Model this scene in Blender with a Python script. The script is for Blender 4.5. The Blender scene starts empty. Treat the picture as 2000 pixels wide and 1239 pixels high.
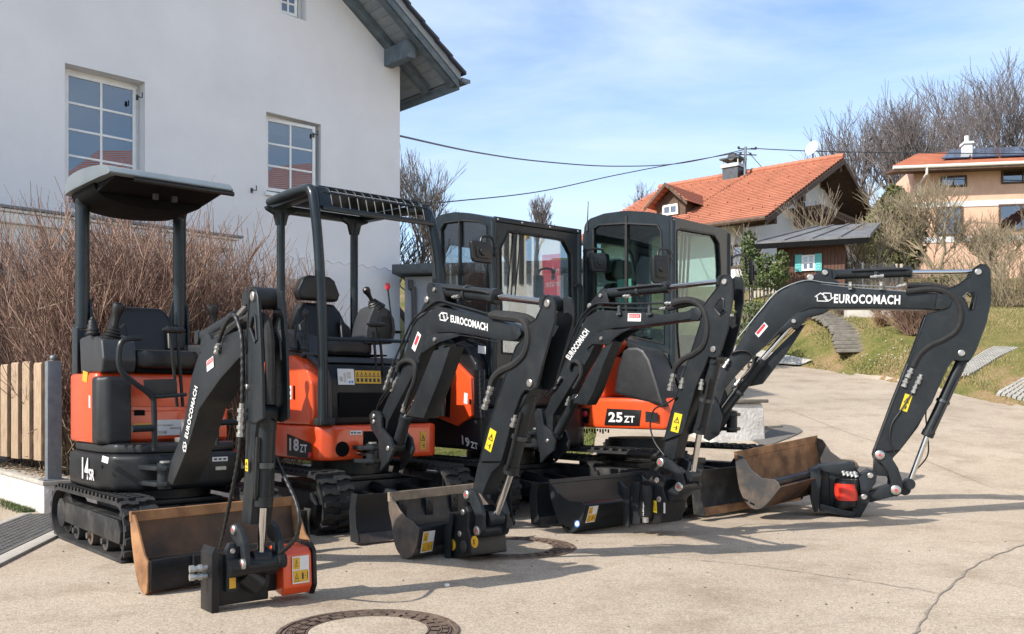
import bpy, bmesh, math, random
from mathutils import Vector, Matrix, noise
from mathutils.geometry import tessellate_polygon
R = math.radians
sc = bpy.context.scene
col = sc.collection
rnd = random.Random(7)

# ---------------------------------------------------------------- camera, sky, sun, exposure
FPX, CX, HY, CAMH = 1790.0, 1000.0, 775.0, 0.95
cam_d = bpy.data.cameras.new('camera')
cam = bpy.data.objects.new('camera', cam_d); col.objects.link(cam)
cam.location = (0, 0, CAMH); cam.rotation_euler = (R(90), 0, 0)
cam_d.sensor_width = 36; cam_d.lens = FPX / 2000 * 36
cam_d.shift_y = (HY - 619.5) / 2000
cam_d.clip_end = 2000; cam_d.clip_start = 0.05
sc.camera = cam

SUN_DIR = Vector((-0.655, -0.43, 0.615)).normalized()      # towards the sun
SUN_EL = math.asin(SUN_DIR.z); SUN_AZ = math.atan2(SUN_DIR.x, SUN_DIR.y)
world = bpy.data.worlds.new('World'); sc.world = world; world.use_nodes = True
wn, wl = world.node_tree.nodes, world.node_tree.links
wn.clear()
out = wn.new('ShaderNodeOutputWorld'); bg = wn.new('ShaderNodeBackground')
sky = wn.new('ShaderNodeTexSky'); sky.sky_type = 'NISHITA'; sky.sun_disc = False
sky.sun_elevation = SUN_EL; sky.sun_rotation = SUN_AZ
sky.air_density = 1.0; sky.dust_density = 1.3; sky.ozone_density = 1.9; sky.altitude = 600
bg.inputs[1].default_value = 0.15
tc = wn.new('ShaderNodeTexCoord'); mp = wn.new('ShaderNodeMapping')
mp.inputs['Rotation'].default_value = (0, R(8), R(25)); mp.inputs['Scale'].default_value = (1.1, 1.9, 4.6)
nz = wn.new('ShaderNodeTexNoise'); nz.inputs['Scale'].default_value = 1.5; nz.inputs['Detail'].default_value = 9; nz.inputs['Roughness'].default_value = 0.58
nz.inputs['Distortion'].default_value = 0.5
rp = wn.new('ShaderNodeValToRGB'); rp.color_ramp.elements[0].position = 0.37; rp.color_ramp.elements[1].position = 0.78
rp.color_ramp.elements[0].color = (0, 0, 0, 1); rp.color_ramp.elements[1].color = (0.85, 0.85, 0.85, 1)
mx = wn.new('ShaderNodeMixRGB'); mx.inputs[2].default_value = (3.9, 4.4, 4.9, 1)
wl.new(tc.outputs['Generated'], mp.inputs[0]); wl.new(mp.outputs[0], nz.inputs[0]); wl.new(nz.outputs[0], rp.inputs[0])
wl.new(rp.outputs[0], mx.inputs[0]); wl.new(sky.outputs[0], mx.inputs[1])
wl.new(mx.outputs[0], bg.inputs[0]); wl.new(bg.outputs[0], out.inputs[0])

sun_d = bpy.data.lights.new('sun', 'SUN'); sun_d.energy = 4.0; sun_d.angle = R(0.6); sun_d.color = (1.0, 0.94, 0.86)
sun = bpy.data.objects.new('sun', sun_d); col.objects.link(sun)
sun.rotation_euler = SUN_DIR.to_track_quat('Z', 'Y').to_euler()
sun.location = (-20, -12, 20)
sc.view_settings.view_transform = 'Standard'; sc.view_settings.look = 'None'
sc.view_settings.exposure = 0.82; sc.view_settings.gamma = 1.0; sc.view_settings.use_curve_mapping = False

# ---------------------------------------------------------------- materials
MATS = {}
def nodes_mat(name):
    m = bpy.data.materials.new(name); m.use_nodes = True
    n = m.node_tree.nodes; l = m.node_tree.links
    return m, n, l, n['Principled BSDF']
def ramp(n, a, b, p0=0.3, p1=0.7):
    r = n.new('ShaderNodeValToRGB'); e = r.color_ramp.elements
    e[0].position = p0; e[1].position = p1; e[0].color = (*a, 1); e[1].color = (*b, 1)
    return r
def coords(n, l, scale=None, rot=None):
    t = n.new('ShaderNodeTexCoord')
    if scale is None: return t.outputs['Object']
    m = n.new('ShaderNodeMapping'); m.inputs['Scale'].default_value = scale
    if rot: m.inputs['Rotation'].default_value = rot
    l.new(t.outputs['Object'], m.inputs[0]); return m.outputs[0]
def mat(key, a, b=None, rough=0.5, metal=0.0, scale=6.0, p=(0.35, 0.65), bump=0.0, bscale=None, coat=0.0, r2=None, stretch=None, detail=6, spec=None, dist=0.0, dust=0.0):
    m, n, l, bs = nodes_mat(key)
    b = b or a
    co = coords(n, l, stretch) if stretch else coords(n, l)
    nt = n.new('ShaderNodeTexNoise'); nt.inputs['Scale'].default_value = scale; nt.inputs['Detail'].default_value = detail
    nt.inputs['Roughness'].default_value = 0.62; nt.inputs['Distortion'].default_value = dist
    l.new(co, nt.inputs[0])
    r = ramp(n, a, b, *p); l.new(nt.outputs[0], r.inputs[0]); l.new(r.outputs[0], bs.inputs['Base Color'])
    if dust:
        dn_ = n.new('ShaderNodeTexNoise'); dn_.inputs['Scale'].default_value = 5.5; dn_.inputs['Detail'].default_value = 15; dn_.inputs['Roughness'].default_value = 0.78
        l.new(co, dn_.inputs[0]); dr_ = ramp(n, (0, 0, 0), (dust, dust, dust), 0.50, 0.78); l.new(dn_.outputs[0], dr_.inputs[0])
        sm_ = n.new('ShaderNodeMapping'); sm_.inputs['Scale'].default_value = (3, 60, 60); sm_.inputs['Rotation'].default_value = (0.4, 0.7, 0.2); l.new(co, sm_.inputs[0])
        sn_ = n.new('ShaderNodeTexNoise'); sn_.inputs['Scale'].default_value = 2.2; sn_.inputs['Detail'].default_value = 3; l.new(sm_.outputs[0], sn_.inputs[0])
        sr_ = ramp(n, (0, 0, 0), (dust, dust, dust), 0.70, 0.74); l.new(sn_.outputs[0], sr_.inputs[0])
        ad_ = n.new('ShaderNodeMixRGB'); ad_.blend_type = 'ADD'; ad_.inputs[0].default_value = 1; l.new(dr_.outputs[0], ad_.inputs[1]); l.new(sr_.outputs[0], ad_.inputs[2])
        mm = n.new('ShaderNodeMixRGB'); mm.inputs[2].default_value = (0.20, 0.175, 0.145, 1); l.new(ad_.outputs[0], mm.inputs[0]); l.new(r.outputs[0], mm.inputs[1]); l.new(mm.outputs[0], bs.inputs['Base Color'])
    bs.inputs['Metallic'].default_value = metal
    if r2 is None: bs.inputs['Roughness'].default_value = rough
    else:
        rr = n.new('ShaderNodeMapRange'); rr.inputs[3].default_value = rough; rr.inputs[4].default_value = r2
        l.new(nt.outputs[0], rr.inputs[0]); l.new(rr.outputs[0], bs.inputs['Roughness'])
    if coat: bs.inputs['Coat Weight'].default_value = coat; bs.inputs['Coat Roughness'].default_value = 0.08
    if spec is not None: bs.inputs['Specular IOR Level'].default_value = spec
    if bump:
        bt = n.new('ShaderNodeTexNoise'); bt.inputs['Scale'].default_value = bscale or scale * 8; bt.inputs['Detail'].default_value = 4
        l.new(co, bt.inputs[0])
        bu = n.new('ShaderNodeBump'); bu.inputs['Strength'].default_value = 0.5; bu.inputs['Distance'].default_value = bump
        l.new(bt.outputs[0], bu.inputs['Height']); l.new(bu.outputs[0], bs.inputs['Normal'])
    MATS[key] = m
    return m
def glass(key, tint, refl=0.1, rough=0.0):
    m, n, l, bs = nodes_mat(key); n.remove(bs)
    o = n['Material Output']; tr = n.new('ShaderNodeBsdfTransparent'); tr.inputs[0].default_value = (*tint, 1)
    gl = n.new('ShaderNodeBsdfGlossy'); gl.inputs['Roughness'].default_value = rough
    gl.inputs[0].default_value = (0.95, 0.98, 1, 1)
    lw = n.new('ShaderNodeLayerWeight'); lw.inputs[0].default_value = 0.5
    fr = n.new('ShaderNodeMath'); fr.operation = 'POWER'; fr.inputs[1].default_value = 5.0; l.new(lw.outputs['Facing'], fr.inputs[0])
    ad = n.new('ShaderNodeMath'); ad.operation = 'ADD'; ad.inputs[1].default_value = refl + .04; ad.use_clamp = True
    mxs = n.new('ShaderNodeMixShader')
    l.new(fr.outputs[0], ad.inputs[0]); l.new(ad.outputs[0], mxs.inputs[0]); l.new(tr.outputs[0], mxs.inputs[1]); l.new(gl.outputs[0], mxs.inputs[2])
    l.new(mxs.outputs[0], o.inputs[0]); MATS[key] = m
    return m
mat('boom_paint', (0.0125, 0.0155, 0.0180), (0.0185, 0.0225, 0.026), 0.30, scale=3, coat=0.03, r2=0.46, bump=0.0004, bscale=300, detail=10, spec=0.24, dust=0.10)
mat('machine_black', (0.0075, 0.0085, 0.0100), (0.0125, 0.0135, 0.0155), 0.30, scale=4, coat=0.08, r2=0.5, spec=0.25, dust=0.10)
mat('dark_plastic', (0.008, 0.009, 0.0105), (0.014, 0.015, 0.017), 0.5, scale=8, bump=0.0006, bscale=500, dust=0.14)
mat('deep_black', (0.002, 0.002, 0.0025), (0.004, 0.004, 0.0045), 0.7, scale=6, spec=0.12)
mat('grey_plastic', (0.022, 0.024, 0.027), (0.034, 0.036, 0.039), 0.42, scale=6)
mat('orange_paint', (0.64, 0.066, 0.013), (0.71, 0.082, 0.017), 0.28, scale=2, coat=0.5, r2=0.40, dust=0.07)
mat('red_paint', (0.55, 0.025, 0.015), (0.62, 0.04, 0.02), 0.35, scale=12)
mat('roof_silver', (0.12, 0.145, 0.155), (0.17, 0.195, 0.205), 0.3, scale=3, coat=0.5)
mat('post_paint', (0.0105, 0.0165, 0.0205), (0.016, 0.0235, 0.0285), 0.30, scale=10, coat=0.10, spec=0.3, bump=0.0003, bscale=300)
mat('blade_paint', (0.008, 0.010, 0.012), (0.09, 0.075, 0.06), 0.4, scale=3.0, p=(0.58, 0.95), bump=0.001, bscale=60, r2=0.7, detail=10)
mat('chrome', (0.62, 0.62, 0.62), rough=0.13, metal=1.0)
mat('steel_pin', (0.5, 0.49, 0.46), (0.38, 0.34, 0.3), 0.35, metal=0.8, scale=40)
mat('zinc', (0.42, 0.42, 0.40), (0.30, 0.30, 0.29), 0.4, metal=0.7, scale=30)
mat('galvanised', (0.20, 0.22, 0.235), (0.14, 0.16, 0.175), 0.5, metal=0.35, scale=14, detail=8)
mat('rubber_track', (0.009, 0.009, 0.010), (0.060, 0.056, 0.048), 0.75, scale=5, p=(0.42, 0.9), bump=0.002, bscale=60, detail=10)
mat('hose_black', (0.005, 0.005, 0.0055), (0.012, 0.012, 0.012), 0.5, scale=20)
mat('hose_fabric', (0.007, 0.007, 0.0075), (0.015, 0.015, 0.015), 0.85, scale=20, bump=0.003, bscale=60)
mat('seat_vinyl', (0.0045, 0.005, 0.006), (0.007, 0.0078, 0.009), 0.42, scale=10)
mat('rust_steel', (0.022, 0.014, 0.010), (0.125, 0.058, 0.026), 0.6, scale=3.0, p=(0.38, 0.66), bump=0.002, bscale=50, detail=12)
mat('rust_bright', (0.105, 0.045, 0.018), (0.36, 0.185, 0.080), 0.8, scale=6, p=(0.32, 0.66), bump=0.002, bscale=60, detail=10)
mat('worn_steel', (0.055, 0.055, 0.056), (0.22, 0.155, 0.11), 0.5, metal=0.3, scale=4, p=(0.45, 0.75), bump=0.001, bscale=60, detail=10)
mat('scuffed_black', (0.0085, 0.0095, 0.011), (0.060, 0.056, 0.050), 0.42, scale=7, p=(0.46, 0.8), r2=0.6, detail=14, dust=0.25)
mat('edge_steel', (0.18, 0.14, 0.10), (0.28, 0.22, 0.165), 0.6, metal=0.2, scale=14)
mat('white_print', (0.62, 0.62, 0.61), rough=0.5)
mat('yellow_print', (0.62, 0.46, 0.02), rough=0.45)
mat('yellow_deep', (0.58, 0.32, 0.02), rough=0.45)
mat('black_print', (0.02, 0.02, 0.02), rough=0.5)
mat('blue_print', (0.05, 0.18, 0.50), rough=0.5)
mat('red_print', (0.55, 0.03, 0.04), rough=0.5)
mat('stucco', (0.69, 0.68, 0.685), (0.77, 0.76, 0.76), 0.9, scale=0.7, bump=0.004, bscale=60, detail=12)
mat('white_wood', (0.72, 0.72, 0.70), (0.80, 0.80, 0.78), 0.45, scale=8)
mat('concrete', (0.30, 0.28, 0.245), (0.43, 0.405, 0.355), 0.9, scale=5, bump=0.003, bscale=90, detail=10)
mat('plaster_wall', (0.42, 0.40, 0.37), (0.60, 0.59, 0.565), 0.95, scale=4, bump=0.03, bscale=22, detail=8)
mat('grey_wall', (0.27, 0.275, 0.285), (0.33, 0.335, 0.345), 0.9, scale=2, bump=0.003)
mat('grey_timber', (0.085, 0.115, 0.14), (0.15, 0.185, 0.21), 0.75, scale=7, stretch=(1, 1, 1), bump=0.002)
mat('soffit_paint', (0.23, 0.26, 0.285), (0.29, 0.32, 0.34), 0.7, scale=6)
mat('dark_tile', (0.030, 0.032, 0.045), (0.055, 0.055, 0.07), 0.45, scale=9)
mat('dark_metal', (0.045, 0.050, 0.056), (0.07, 0.075, 0.08), 0.4, metal=0.5, scale=9)
mat('sheet_grey', (0.10, 0.10, 0.10), (0.17, 0.166, 0.16), 0.6, scale=2.5, detail=10)
mat('zinc_roof', (0.13, 0.15, 0.165), (0.18, 0.20, 0.215), 0.5, metal=0.3, scale=4)
mat('picket_wood', (0.24, 0.165, 0.105), (0.40, 0.295, 0.20), 0.75, scale=6, stretch=(9, 9, 1.2), bump=0.002, detail=8)
mat('grey_picket', (0.28, 0.25, 0.21), (0.42, 0.38, 0.32), 0.85, scale=8, stretch=(6, 6, 1))
mat('hut_wood', (0.065, 0.028, 0.016), (0.13, 0.058, 0.034), 0.7, scale=4, stretch=(8, 8, 0.8), detail=8)
mat('brown_wood', (0.06, 0.034, 0.02), (0.11, 0.065, 0.04), 0.75, scale=6)
mat('turquoise', (0.10, 0.42, 0.42), (0.14, 0.48, 0.47), 0.6)
mat('white_wall', (0.74, 0.74, 0.745), (0.80, 0.80, 0.80), 0.9, scale=2)
mat('cream_wall', (0.74, 0.70, 0.62), (0.80, 0.76, 0.68), 0.9, scale=2)
mat('salmon_wall', (0.62, 0.38, 0.26), (0.70, 0.45, 0.32), 0.9, scale=2.5)
mat('tile_red', (0.30, 0.105, 0.060), (0.46, 0.175, 0.100), 0.8, scale=1.6, p=(0.25, 0.75), detail=12, bump=0.004, bscale=20)
mat('solar_panel', (0.02, 0.025, 0.05), (0.03, 0.035, 0.06), 0.12)
mat('bark', (0.10, 0.082, 0.068), (0.19, 0.16, 0.135), 0.9, scale=6)
mat('far_bark', (0.10, 0.085, 0.085), (0.17, 0.145, 0.14), 0.9, scale=4)
mat('twig_brown', (0.11, 0.060, 0.043), (0.35, 0.225, 0.165), 0.85, scale=3.0, p=(0.3, 0.7))
mat('twig_old', (0.12, 0.085, 0.06), (0.34, 0.27, 0.19), 0.9, scale=3.0, p=(0.3, 0.7))
mat('twig_garden', (0.20, 0.16, 0.10), (0.36, 0.29, 0.19), 0.9, scale=2.0)
mat('leaf_green', (0.028, 0.05, 0.010), (0.09, 0.125, 0.03), 0.6, scale=3)
mat('leaf_conifer', (0.06, 0.075, 0.018), (0.12, 0.12, 0.04), 0.7, scale=1.2)
mat('dry_leaf', (0.20, 0.12, 0.06), (0.32, 0.21, 0.11), 0.8, scale=9)
mat('stone_slab', (0.12, 0.11, 0.09), (0.21, 0.19, 0.16), 0.9, scale=6)
mat('paver', (0.26, 0.25, 0.22), (0.35, 0.335, 0.30), 0.9, scale=6)
mat('cast_iron', (0.085, 0.058, 0.042), (0.20, 0.145, 0.11), 0.65, metal=0.3, scale=20, bump=0.001)
mat('grate_steel', (0.12, 0.12, 0.118), (0.19, 0.185, 0.175), 0.55, metal=0.3, scale=20)
mat('crack_dark', (0.18, 0.155, 0.125), (0.27, 0.23, 0.18), 0.95, scale=20)
mat('patch_asphalt', (0.085, 0.078, 0.068), (0.17, 0.158, 0.14), 0.95, scale=60, p=(0.35, 0.7), bump=0.002, bscale=150)
mat('curtain_white', (0.7, 0.7, 0.68), rough=0.9)
mat('room_dark', (0.05, 0.055, 0.065), (0.07, 0.075, 0.085), 0.8, scale=1)
mat('mirror_back', (0.006, 0.0065, 0.007), (0.009, 0.0095, 0.010), 0.45, scale=10)
mat('mint_board', (0.32, 0.62, 0.54), rough=0.5)
glass('cab_glass', (0.80, 0.85, 0.87), 0.10)
glass('cab_glass_green', (0.66, 0.76, 0.74), 0.01)
glass('window_glass', (0.40, 0.44, 0.50), 0.15)

def ground_mat():
    m, n, l, bs = nodes_mat('asphalt_yard'); co = coords(n, l)
    big = n.new('ShaderNodeTexNoise'); big.inputs['Scale'].default_value = 0.55; big.inputs['Detail'].default_value = 8; l.new(co, big.inputs[0])
    r1 = ramp(n, (0.335, 0.275, 0.208), (0.41, 0.345, 0.268), 0.3, 0.7); l.new(big.outputs[0], r1.inputs[0])
    vo = n.new('ShaderNodeTexVoronoi'); vo.inputs['Scale'].default_value = 150; l.new(co, vo.inputs['Vector'])
    r2 = ramp(n, (0.42, 0.42, 0.42), (1.55, 1.5, 1.42), 0.05, 0.95); 
    sep = n.new('ShaderNodeSeparateColor'); l.new(vo.outputs['Color'], sep.inputs[0]); l.new(sep.outputs[0], r2.inputs[0])
    mu = n.new('ShaderNodeMixRGB'); mu.blend_type = 'MULTIPLY'; mu.inputs[0].default_value = 0.5
    l.new(r1.outputs[0], mu.inputs[1]); l.new(r2.outputs[0], mu.inputs[2])
    st = n.new('ShaderNodeTexNoise'); st.inputs['Scale'].default_value = 1.7; st.inputs['Detail'].default_value = 12; st.inputs['Roughness'].default_value = 0.75; l.new(co, st.inputs[0])
    r3 = ramp(n, (0.70, 0.66, 0.62), (1, 1, 1), 0.36, 0.52); l.new(st.outputs[0], r3.inputs[0])
    m2 = n.new('ShaderNodeMixRGB'); m2.blend_type = 'MULTIPLY'; m2.inputs[0].default_value = 0.8
    l.new(mu.outputs[0], m2.inputs[1]); l.new(r3.outputs[0], m2.inputs[2]); l.new(m2.outputs[0], bs.inputs['Base Color'])
    bs.inputs['Roughness'].default_value = 0.9
    fn = n.new('ShaderNodeTexNoise'); fn.inputs['Scale'].default_value = 160; fn.inputs['Detail'].default_value = 3; l.new(co, fn.inputs[0])
    bu = n.new('ShaderNodeBump'); bu.inputs['Strength'].default_value = 0.7; bu.inputs['Distance'].default_value = 0.004
    l.new(fn.outputs[0], bu.inputs['Height']); l.new(bu.outputs[0], bs.inputs['Normal']); MATS['asphalt_yard'] = m
ground_mat()
def grass_mat():
    m, n, l, bs = nodes_mat('grass_ground'); co = coords(n, l)
    a = n.new('ShaderNodeTexNoise'); a.inputs['Scale'].default_value = 0.7; a.inputs['Detail'].default_value = 12; a.inputs['Roughness'].default_value = 0.7; l.new(co, a.inputs[0])
    r = ramp(n, (0.10, 0.115, 0.032), (0.27, 0.19, 0.11), 0.36, 0.60)
    e = r.color_ramp.elements.new(0.5); e.color = (0.185, 0.165, 0.065, 1); l.new(a.outputs[0], r.inputs[0])
    f = n.new('ShaderNodeTexNoise'); f.inputs['Scale'].default_value = 26; f.inputs['Detail'].default_value = 6; l.new(co, f.inputs[0])
    r2 = ramp(n, (0.55, 0.55, 0.5), (1.35, 1.3, 1.2), 0.3, 0.7); l.new(f.outputs[0], r2.inputs[0])
    mu = n.new('ShaderNodeMixRGB'); mu.blend_type = 'MULTIPLY'; mu.inputs[0].default_value = 0.9
    l.new(r.outputs[0], mu.inputs[1]); l.new(r2.outputs[0], mu.inputs[2]); l.new(mu.outputs[0], bs.inputs['Base Color'])
    bs.inputs['Roughness'].default_value = 0.95; bs.inputs['Specular IOR Level'].default_value = 0.1
    bu = n.new('ShaderNodeBump'); bu.inputs['Strength'].default_value = 0.8; bu.inputs['Distance'].default_value = 0.05
    l.new(f.outputs[0], bu.inputs['Height']); l.new(bu.outputs[0], bs.inputs['Normal']); MATS['grass_ground'] = m
grass_mat()

# ---------------------------------------------------------------- frames and mesh building
class Frame:
    """a place in the world: origin on the ground, x forward, y to its left, z up"""
    def __init__(s, X, Y, phi, z=0.0):
        s.o = Vector((X, Y, z)); s.phi = phi
        s.f = Vector((math.sin(R(phi)), -math.cos(R(phi)), 0)); s.l = Vector((math.cos(R(phi)), math.sin(R(phi)), 0))
    def P(s, x, y, z): return s.o + s.f * x + s.l * y + Vector((0, 0, z))
    def ray(s, px, py): return Vector(((px - CX) / FPX, 1.0, (HY - py) / FPX))
    def side(s, px, py, y=0.0):
        d = s.ray(px, py); c = Vector((0, 0, CAMH)); p0 = s.o + s.l * y
        t = (p0 - c).dot(s.l) / d.dot(s.l); q = c + d * t - s.o
        return (q.dot(s.f), q.z)
    def front(s, px, py, x=0.0):
        d = s.ray(px, py); c = Vector((0, 0, CAMH)); p0 = s.o + s.f * x
        t = (p0 - c).dot(s.f) / d.dot(s.f); q = c + d * t - s.o
        return (q.dot(s.l), q.z)
    def S(s, px, py, y=0.0):
        x, z = s.side(px, py, y); return s.P(x, y, z)
    def Fr(s, px, py, x=0.0):
        y, z = s.front(px, py, x); return s.P(x, y, z)
    def mat(s):
        m = Matrix.Identity(4); m.col[0][:3] = s.f; m.col[1][:3] = s.l; m.col[3][:3] = s.o; return m
def gpt(px, py, z=0.0):
    Y = FPX * (CAMH - z) / (py - HY); return Vector(((px - CX) / FPX * Y, Y, z))
def at(px, py, Y):
    return Vector(((px - CX) / FPX * Y, Y, CAMH + (HY - py) / FPX * Y))

class B:
    def __init__(s): s.v = []; s.f = []; s.c = []
    def add(s, vs, fs):
        s.c.append((len(s.v), len(s.f))); k = len(s.v); s.v += [Vector(p) for p in vs]; s.f += [tuple(i + k for i in f) for f in fs]
    def box(s, F, x0, x1, y0, y1, z0, z1):
        P = F.P
        s.add([P(x0,y0,z0),P(x1,y0,z0),P(x1,y1,z0),P(x0,y1,z0),P(x0,y0,z1),P(x1,y0,z1),P(x1,y1,z1),P(x0,y1,z1)],
              [(0,3,2,1),(4,5,6,7),(0,1,5,4),(1,2,6,5),(2,3,7,6),(3,0,4,7)])
    def prism(s, loop, vec):
        vec = Vector(vec); n = len(loop); a = [Vector(p) for p in loop]
        nn = Vector((0,0,0))
        for i in range(n): nn += a[i].cross(a[(i+1) % n])
        if nn.dot(vec) > 0: a.reverse()
        s.add(a + [p + vec for p in a], [tuple(range(n)), tuple(range(2*n-1, n-1, -1))] +
              [(i, i+n, (i+1) % n + n, (i+1) % n) for i in range(n)])
    def side_prism(s, F, pts, y0, y1):               # pts (x,z)
        s.prism([F.P(x, y0, z) for x, z in pts], F.l * (y1 - y0))
    def front_prism(s, F, pts, x0, x1):              # pts (y,z)
        s.prism([F.P(x0, y, z) for y, z in pts], F.f * (x1 - x0))
    def top_prism(s, F, pts, z0, z1):                # pts (x,y)
        s.prism([F.P(x, y, z0) for x, y in pts], Vector((0, 0, z1 - z0)))
    def holed(s, F, outer, holes, y0, y1):           # plate with real openings, outlines in (x,z)
        loops = [list(outer)] + [list(h) for h in holes]; flat = [p for lp in loops for p in lp]
        tris = tessellate_polygon([[Vector((p[0], p[1], 0)) for p in lp] for lp in loops]); n = len(flat)
        vs = [F.P(p[0], y0, p[1]) for p in flat] + [F.P(p[0], y1, p[1]) for p in flat]
        fs = [tuple(t) for t in tris] + [tuple(i + n for i in reversed(t)) for t in tris]; k = 0
        for lp in loops:
            m = len(lp)
            for i in range(m): fs.append((k+i, k+(i+1) % m, n+k+(i+1) % m, n+k+i))
            k += m
        s.add(vs, fs)
    def quad(s, a, b, c, d): s.add([a, b, c, d], [(0,1,2,3)])
    def tube(s, pts, r, n=8, caps=True, r2=None):
        pts = [Vector(p) for p in pts]; m = len(pts)
        if m < 2: return
        s.c.append((len(s.v), len(s.f))); k = len(s.v); up = None
        for i, p in enumerate(pts):
            t = (pts[min(i+1, m-1)] - pts[max(i-1, 0)])
            if t.length < 1e-9: t = Vector((0,0,1))
            t.normalize()
            if up is None:
                up = Vector((0,0,1)) if abs(t.z) < 0.9 else Vector((1,0,0))
            a = t.cross(up)
            if a.length < 1e-6: a = t.cross(Vector((0.3,1,0.2)))
            a.normalize(); b = a.cross(t).normalized(); up = b
            rr = r if r2 is None else r + (r2 - r) * i / (m - 1)
            if isinstance(r, (list, tuple)): rr = r[i]
            for j in range(n):
                an = 2 * math.pi * j / n
                s.v.append(p + a * (math.cos(an) * rr) + b * (math.sin(an) * rr))
        for i in range(m-1):
            for j in range(n):
                q = (j+1) % n
                s.f.append((k+i*n+j, k+(i+1)*n+j, k+(i+1)*n+q, k+i*n+q))
        if caps and n > 2:
            s.f.append(tuple(k + j for j in range(n))); s.f.append(tuple(k + (m-1)*n + j for j in reversed(range(n))))
    def cyl(s, a, b, r, n=16, r2=None): s.tube([a, b], r, n, True, r2)
    def ball(s, c, r, sx=1, sy=1, sz=1, n=10):
        s.c.append((len(s.v), len(s.f))); c = Vector(c); k = len(s.v); m = n // 2
        s.v.append(c + Vector((0,0,r*sz)))
        for i in range(1, m):
            th = math.pi * i / m
            for j in range(n):
                an = 2*math.pi*j/n
                s.v.append(c + Vector((r*sx*math.sin(th)*math.cos(an), r*sy*math.sin(th)*math.sin(an), r*sz*math.cos(th))))
        s.v.append(c - Vector((0,0,r*sz))); e = len(s.v) - 1
        for j in range(n): s.f.append((k, k+1+j, k+1+(j+1)%n))
        for i in range(m-2):
            for j in range(n):
                a = k+1+i*n; q = (j+1)%n
                s.f.append((a+j, a+n+j, a+n+q, a+q))
        a = k+1+(m-2)*n
        for j in range(n): s.f.append((a+j, e, a+(j+1)%n))
def smooth_pts(pts, k=6):
    pts = [Vector(p) for p in pts]; o = []
    for i in range(len(pts)-1):
        p0 = pts[max(i-1,0)]; p1 = pts[i]; p2 = pts[i+1]; p3 = pts[min(i+2, len(pts)-1)]
        for j in range(k):
            t = j / k; t2 = t*t; t3 = t2*t
            o.append(0.5*((2*p1)+(p2-p0)*t+(2*p0-5*p1+4*p2-p3)*t2+(3*p1-p0-3*p2+p3)*t3))
    o.append(pts[-1]); return o
def sm2(pts, k=4, closed=False):                      # smooth a 2-D outline
    return [(p.x, p.y) for p in smooth_pts([Vector((a, b, 0)) for a, b in pts], k)]
ROOTINV = {}
def root_inv(o):
    while o is not None:
        if o.name in ROOTINV: return ROOTINV[o.name]
        o = o.parent
    return Matrix.Identity(4)
SPLIT = {'foot_rail', 'blade_cheek', 'side_bolster', 'cylinder_ear', 'cylinder_bracket', 'rod_eye', 'guard_rail', 'coupler_ear', 'coupler_plate', 'blade_arm', 'swing_post', 'lever_handle', 'purlin', 'rail', 'muntin', 'eaves_timber', 'rotator_flange', 'insulator', 'kerb_strip', 'chimney_collar', 'post_bracket', 'roof_frame', 'swing_lug', 'porch_cornice', 'side_wall', 'dormer_roof', 'room_interior'}
def fin(b, name, m, parent=None, **kw):
    if name in SPLIT and len(b.c) > 1:
        out_ = None; cs_ = b.c + [(len(b.v), len(b.f))]
        for (v0, f0), (v1, f1) in zip(cs_, cs_[1:]):
            q = B(); q.v = b.v[v0:v1]; q.f = [tuple(i - v0 for i in f) for f in b.f[f0:f1]]; o = fin1(q, name, m, parent, **kw); out_ = out_ or o
        return out_
    return fin1(b, name, m, parent, **kw)
def fin1(b, name, m, parent=None, bevel=0.0, seg=2, ang=32, smooth=True, label=None, frame=None, subdiv=0):
    """turn collected shapes into ONE mesh object"""
    me = bpy.data.meshes.new(name); inv = root_inv(parent) if parent else (frame.mat().inverted() if frame else Matrix.Identity(4))
    me.from_pydata([inv @ p for p in b.v], [], b.f)
    bm = bmesh.new(); bm.from_mesh(me)
    if not smooth == 'fast': bmesh.ops.recalc_face_normals(bm, faces=bm.faces)
    if bevel:
        es = [e for e in bm.edges if len(e.link_faces) == 2 and e.calc_face_angle(0) > R(25)]
        bmesh.ops.bevel(bm, geom=es, offset=bevel, segments=seg, profile=0.6, affect='EDGES', clamp_overlap=True)
    bm.to_mesh(me); bm.free()
    if smooth:
        me.polygons.foreach_set('use_smooth', [True] * len(me.polygons))
        if smooth != 'fast': me.set_sharp_from_angle(angle=R(ang))
    me.materials.append(MATS[m])
    o = bpy.data.objects.new(name, me); col.objects.link(o)
    if parent is not None: o.parent = parent
    elif frame is not None: o.matrix_world = frame.mat()
    if label: o['label'] = label
    if subdiv:
        md = o.modifiers.new('sub', 'SUBSURF'); md.levels = subdiv; md.render_levels = subdiv
    return o
def thing(name, F, label, cat, group=None):
    o = bpy.data.objects.new(name, None); col.objects.link(o)
    o.matrix_world = F.mat(); o.empty_display_size = 0.3
    o['label'] = label; o['category'] = cat
    if group: o['group'] = group
    ROOTINV[o.name] = F.mat().inverted()
    return o
def tag(o, label=None, cat=None, group=None, kind=None):
    if label: o['label'] = label
    if cat: o['category'] = cat
    if group: o['group'] = group
    if kind: o['kind'] = kind
    return o
def piece(src, parent, M, name=None):
    """another object that shares the mesh of a like piece"""
    o = bpy.data.objects.new(name or src.name.split('.')[0], src.data); col.objects.link(o); o.parent = parent; o.matrix_local = M
    return o
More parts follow.
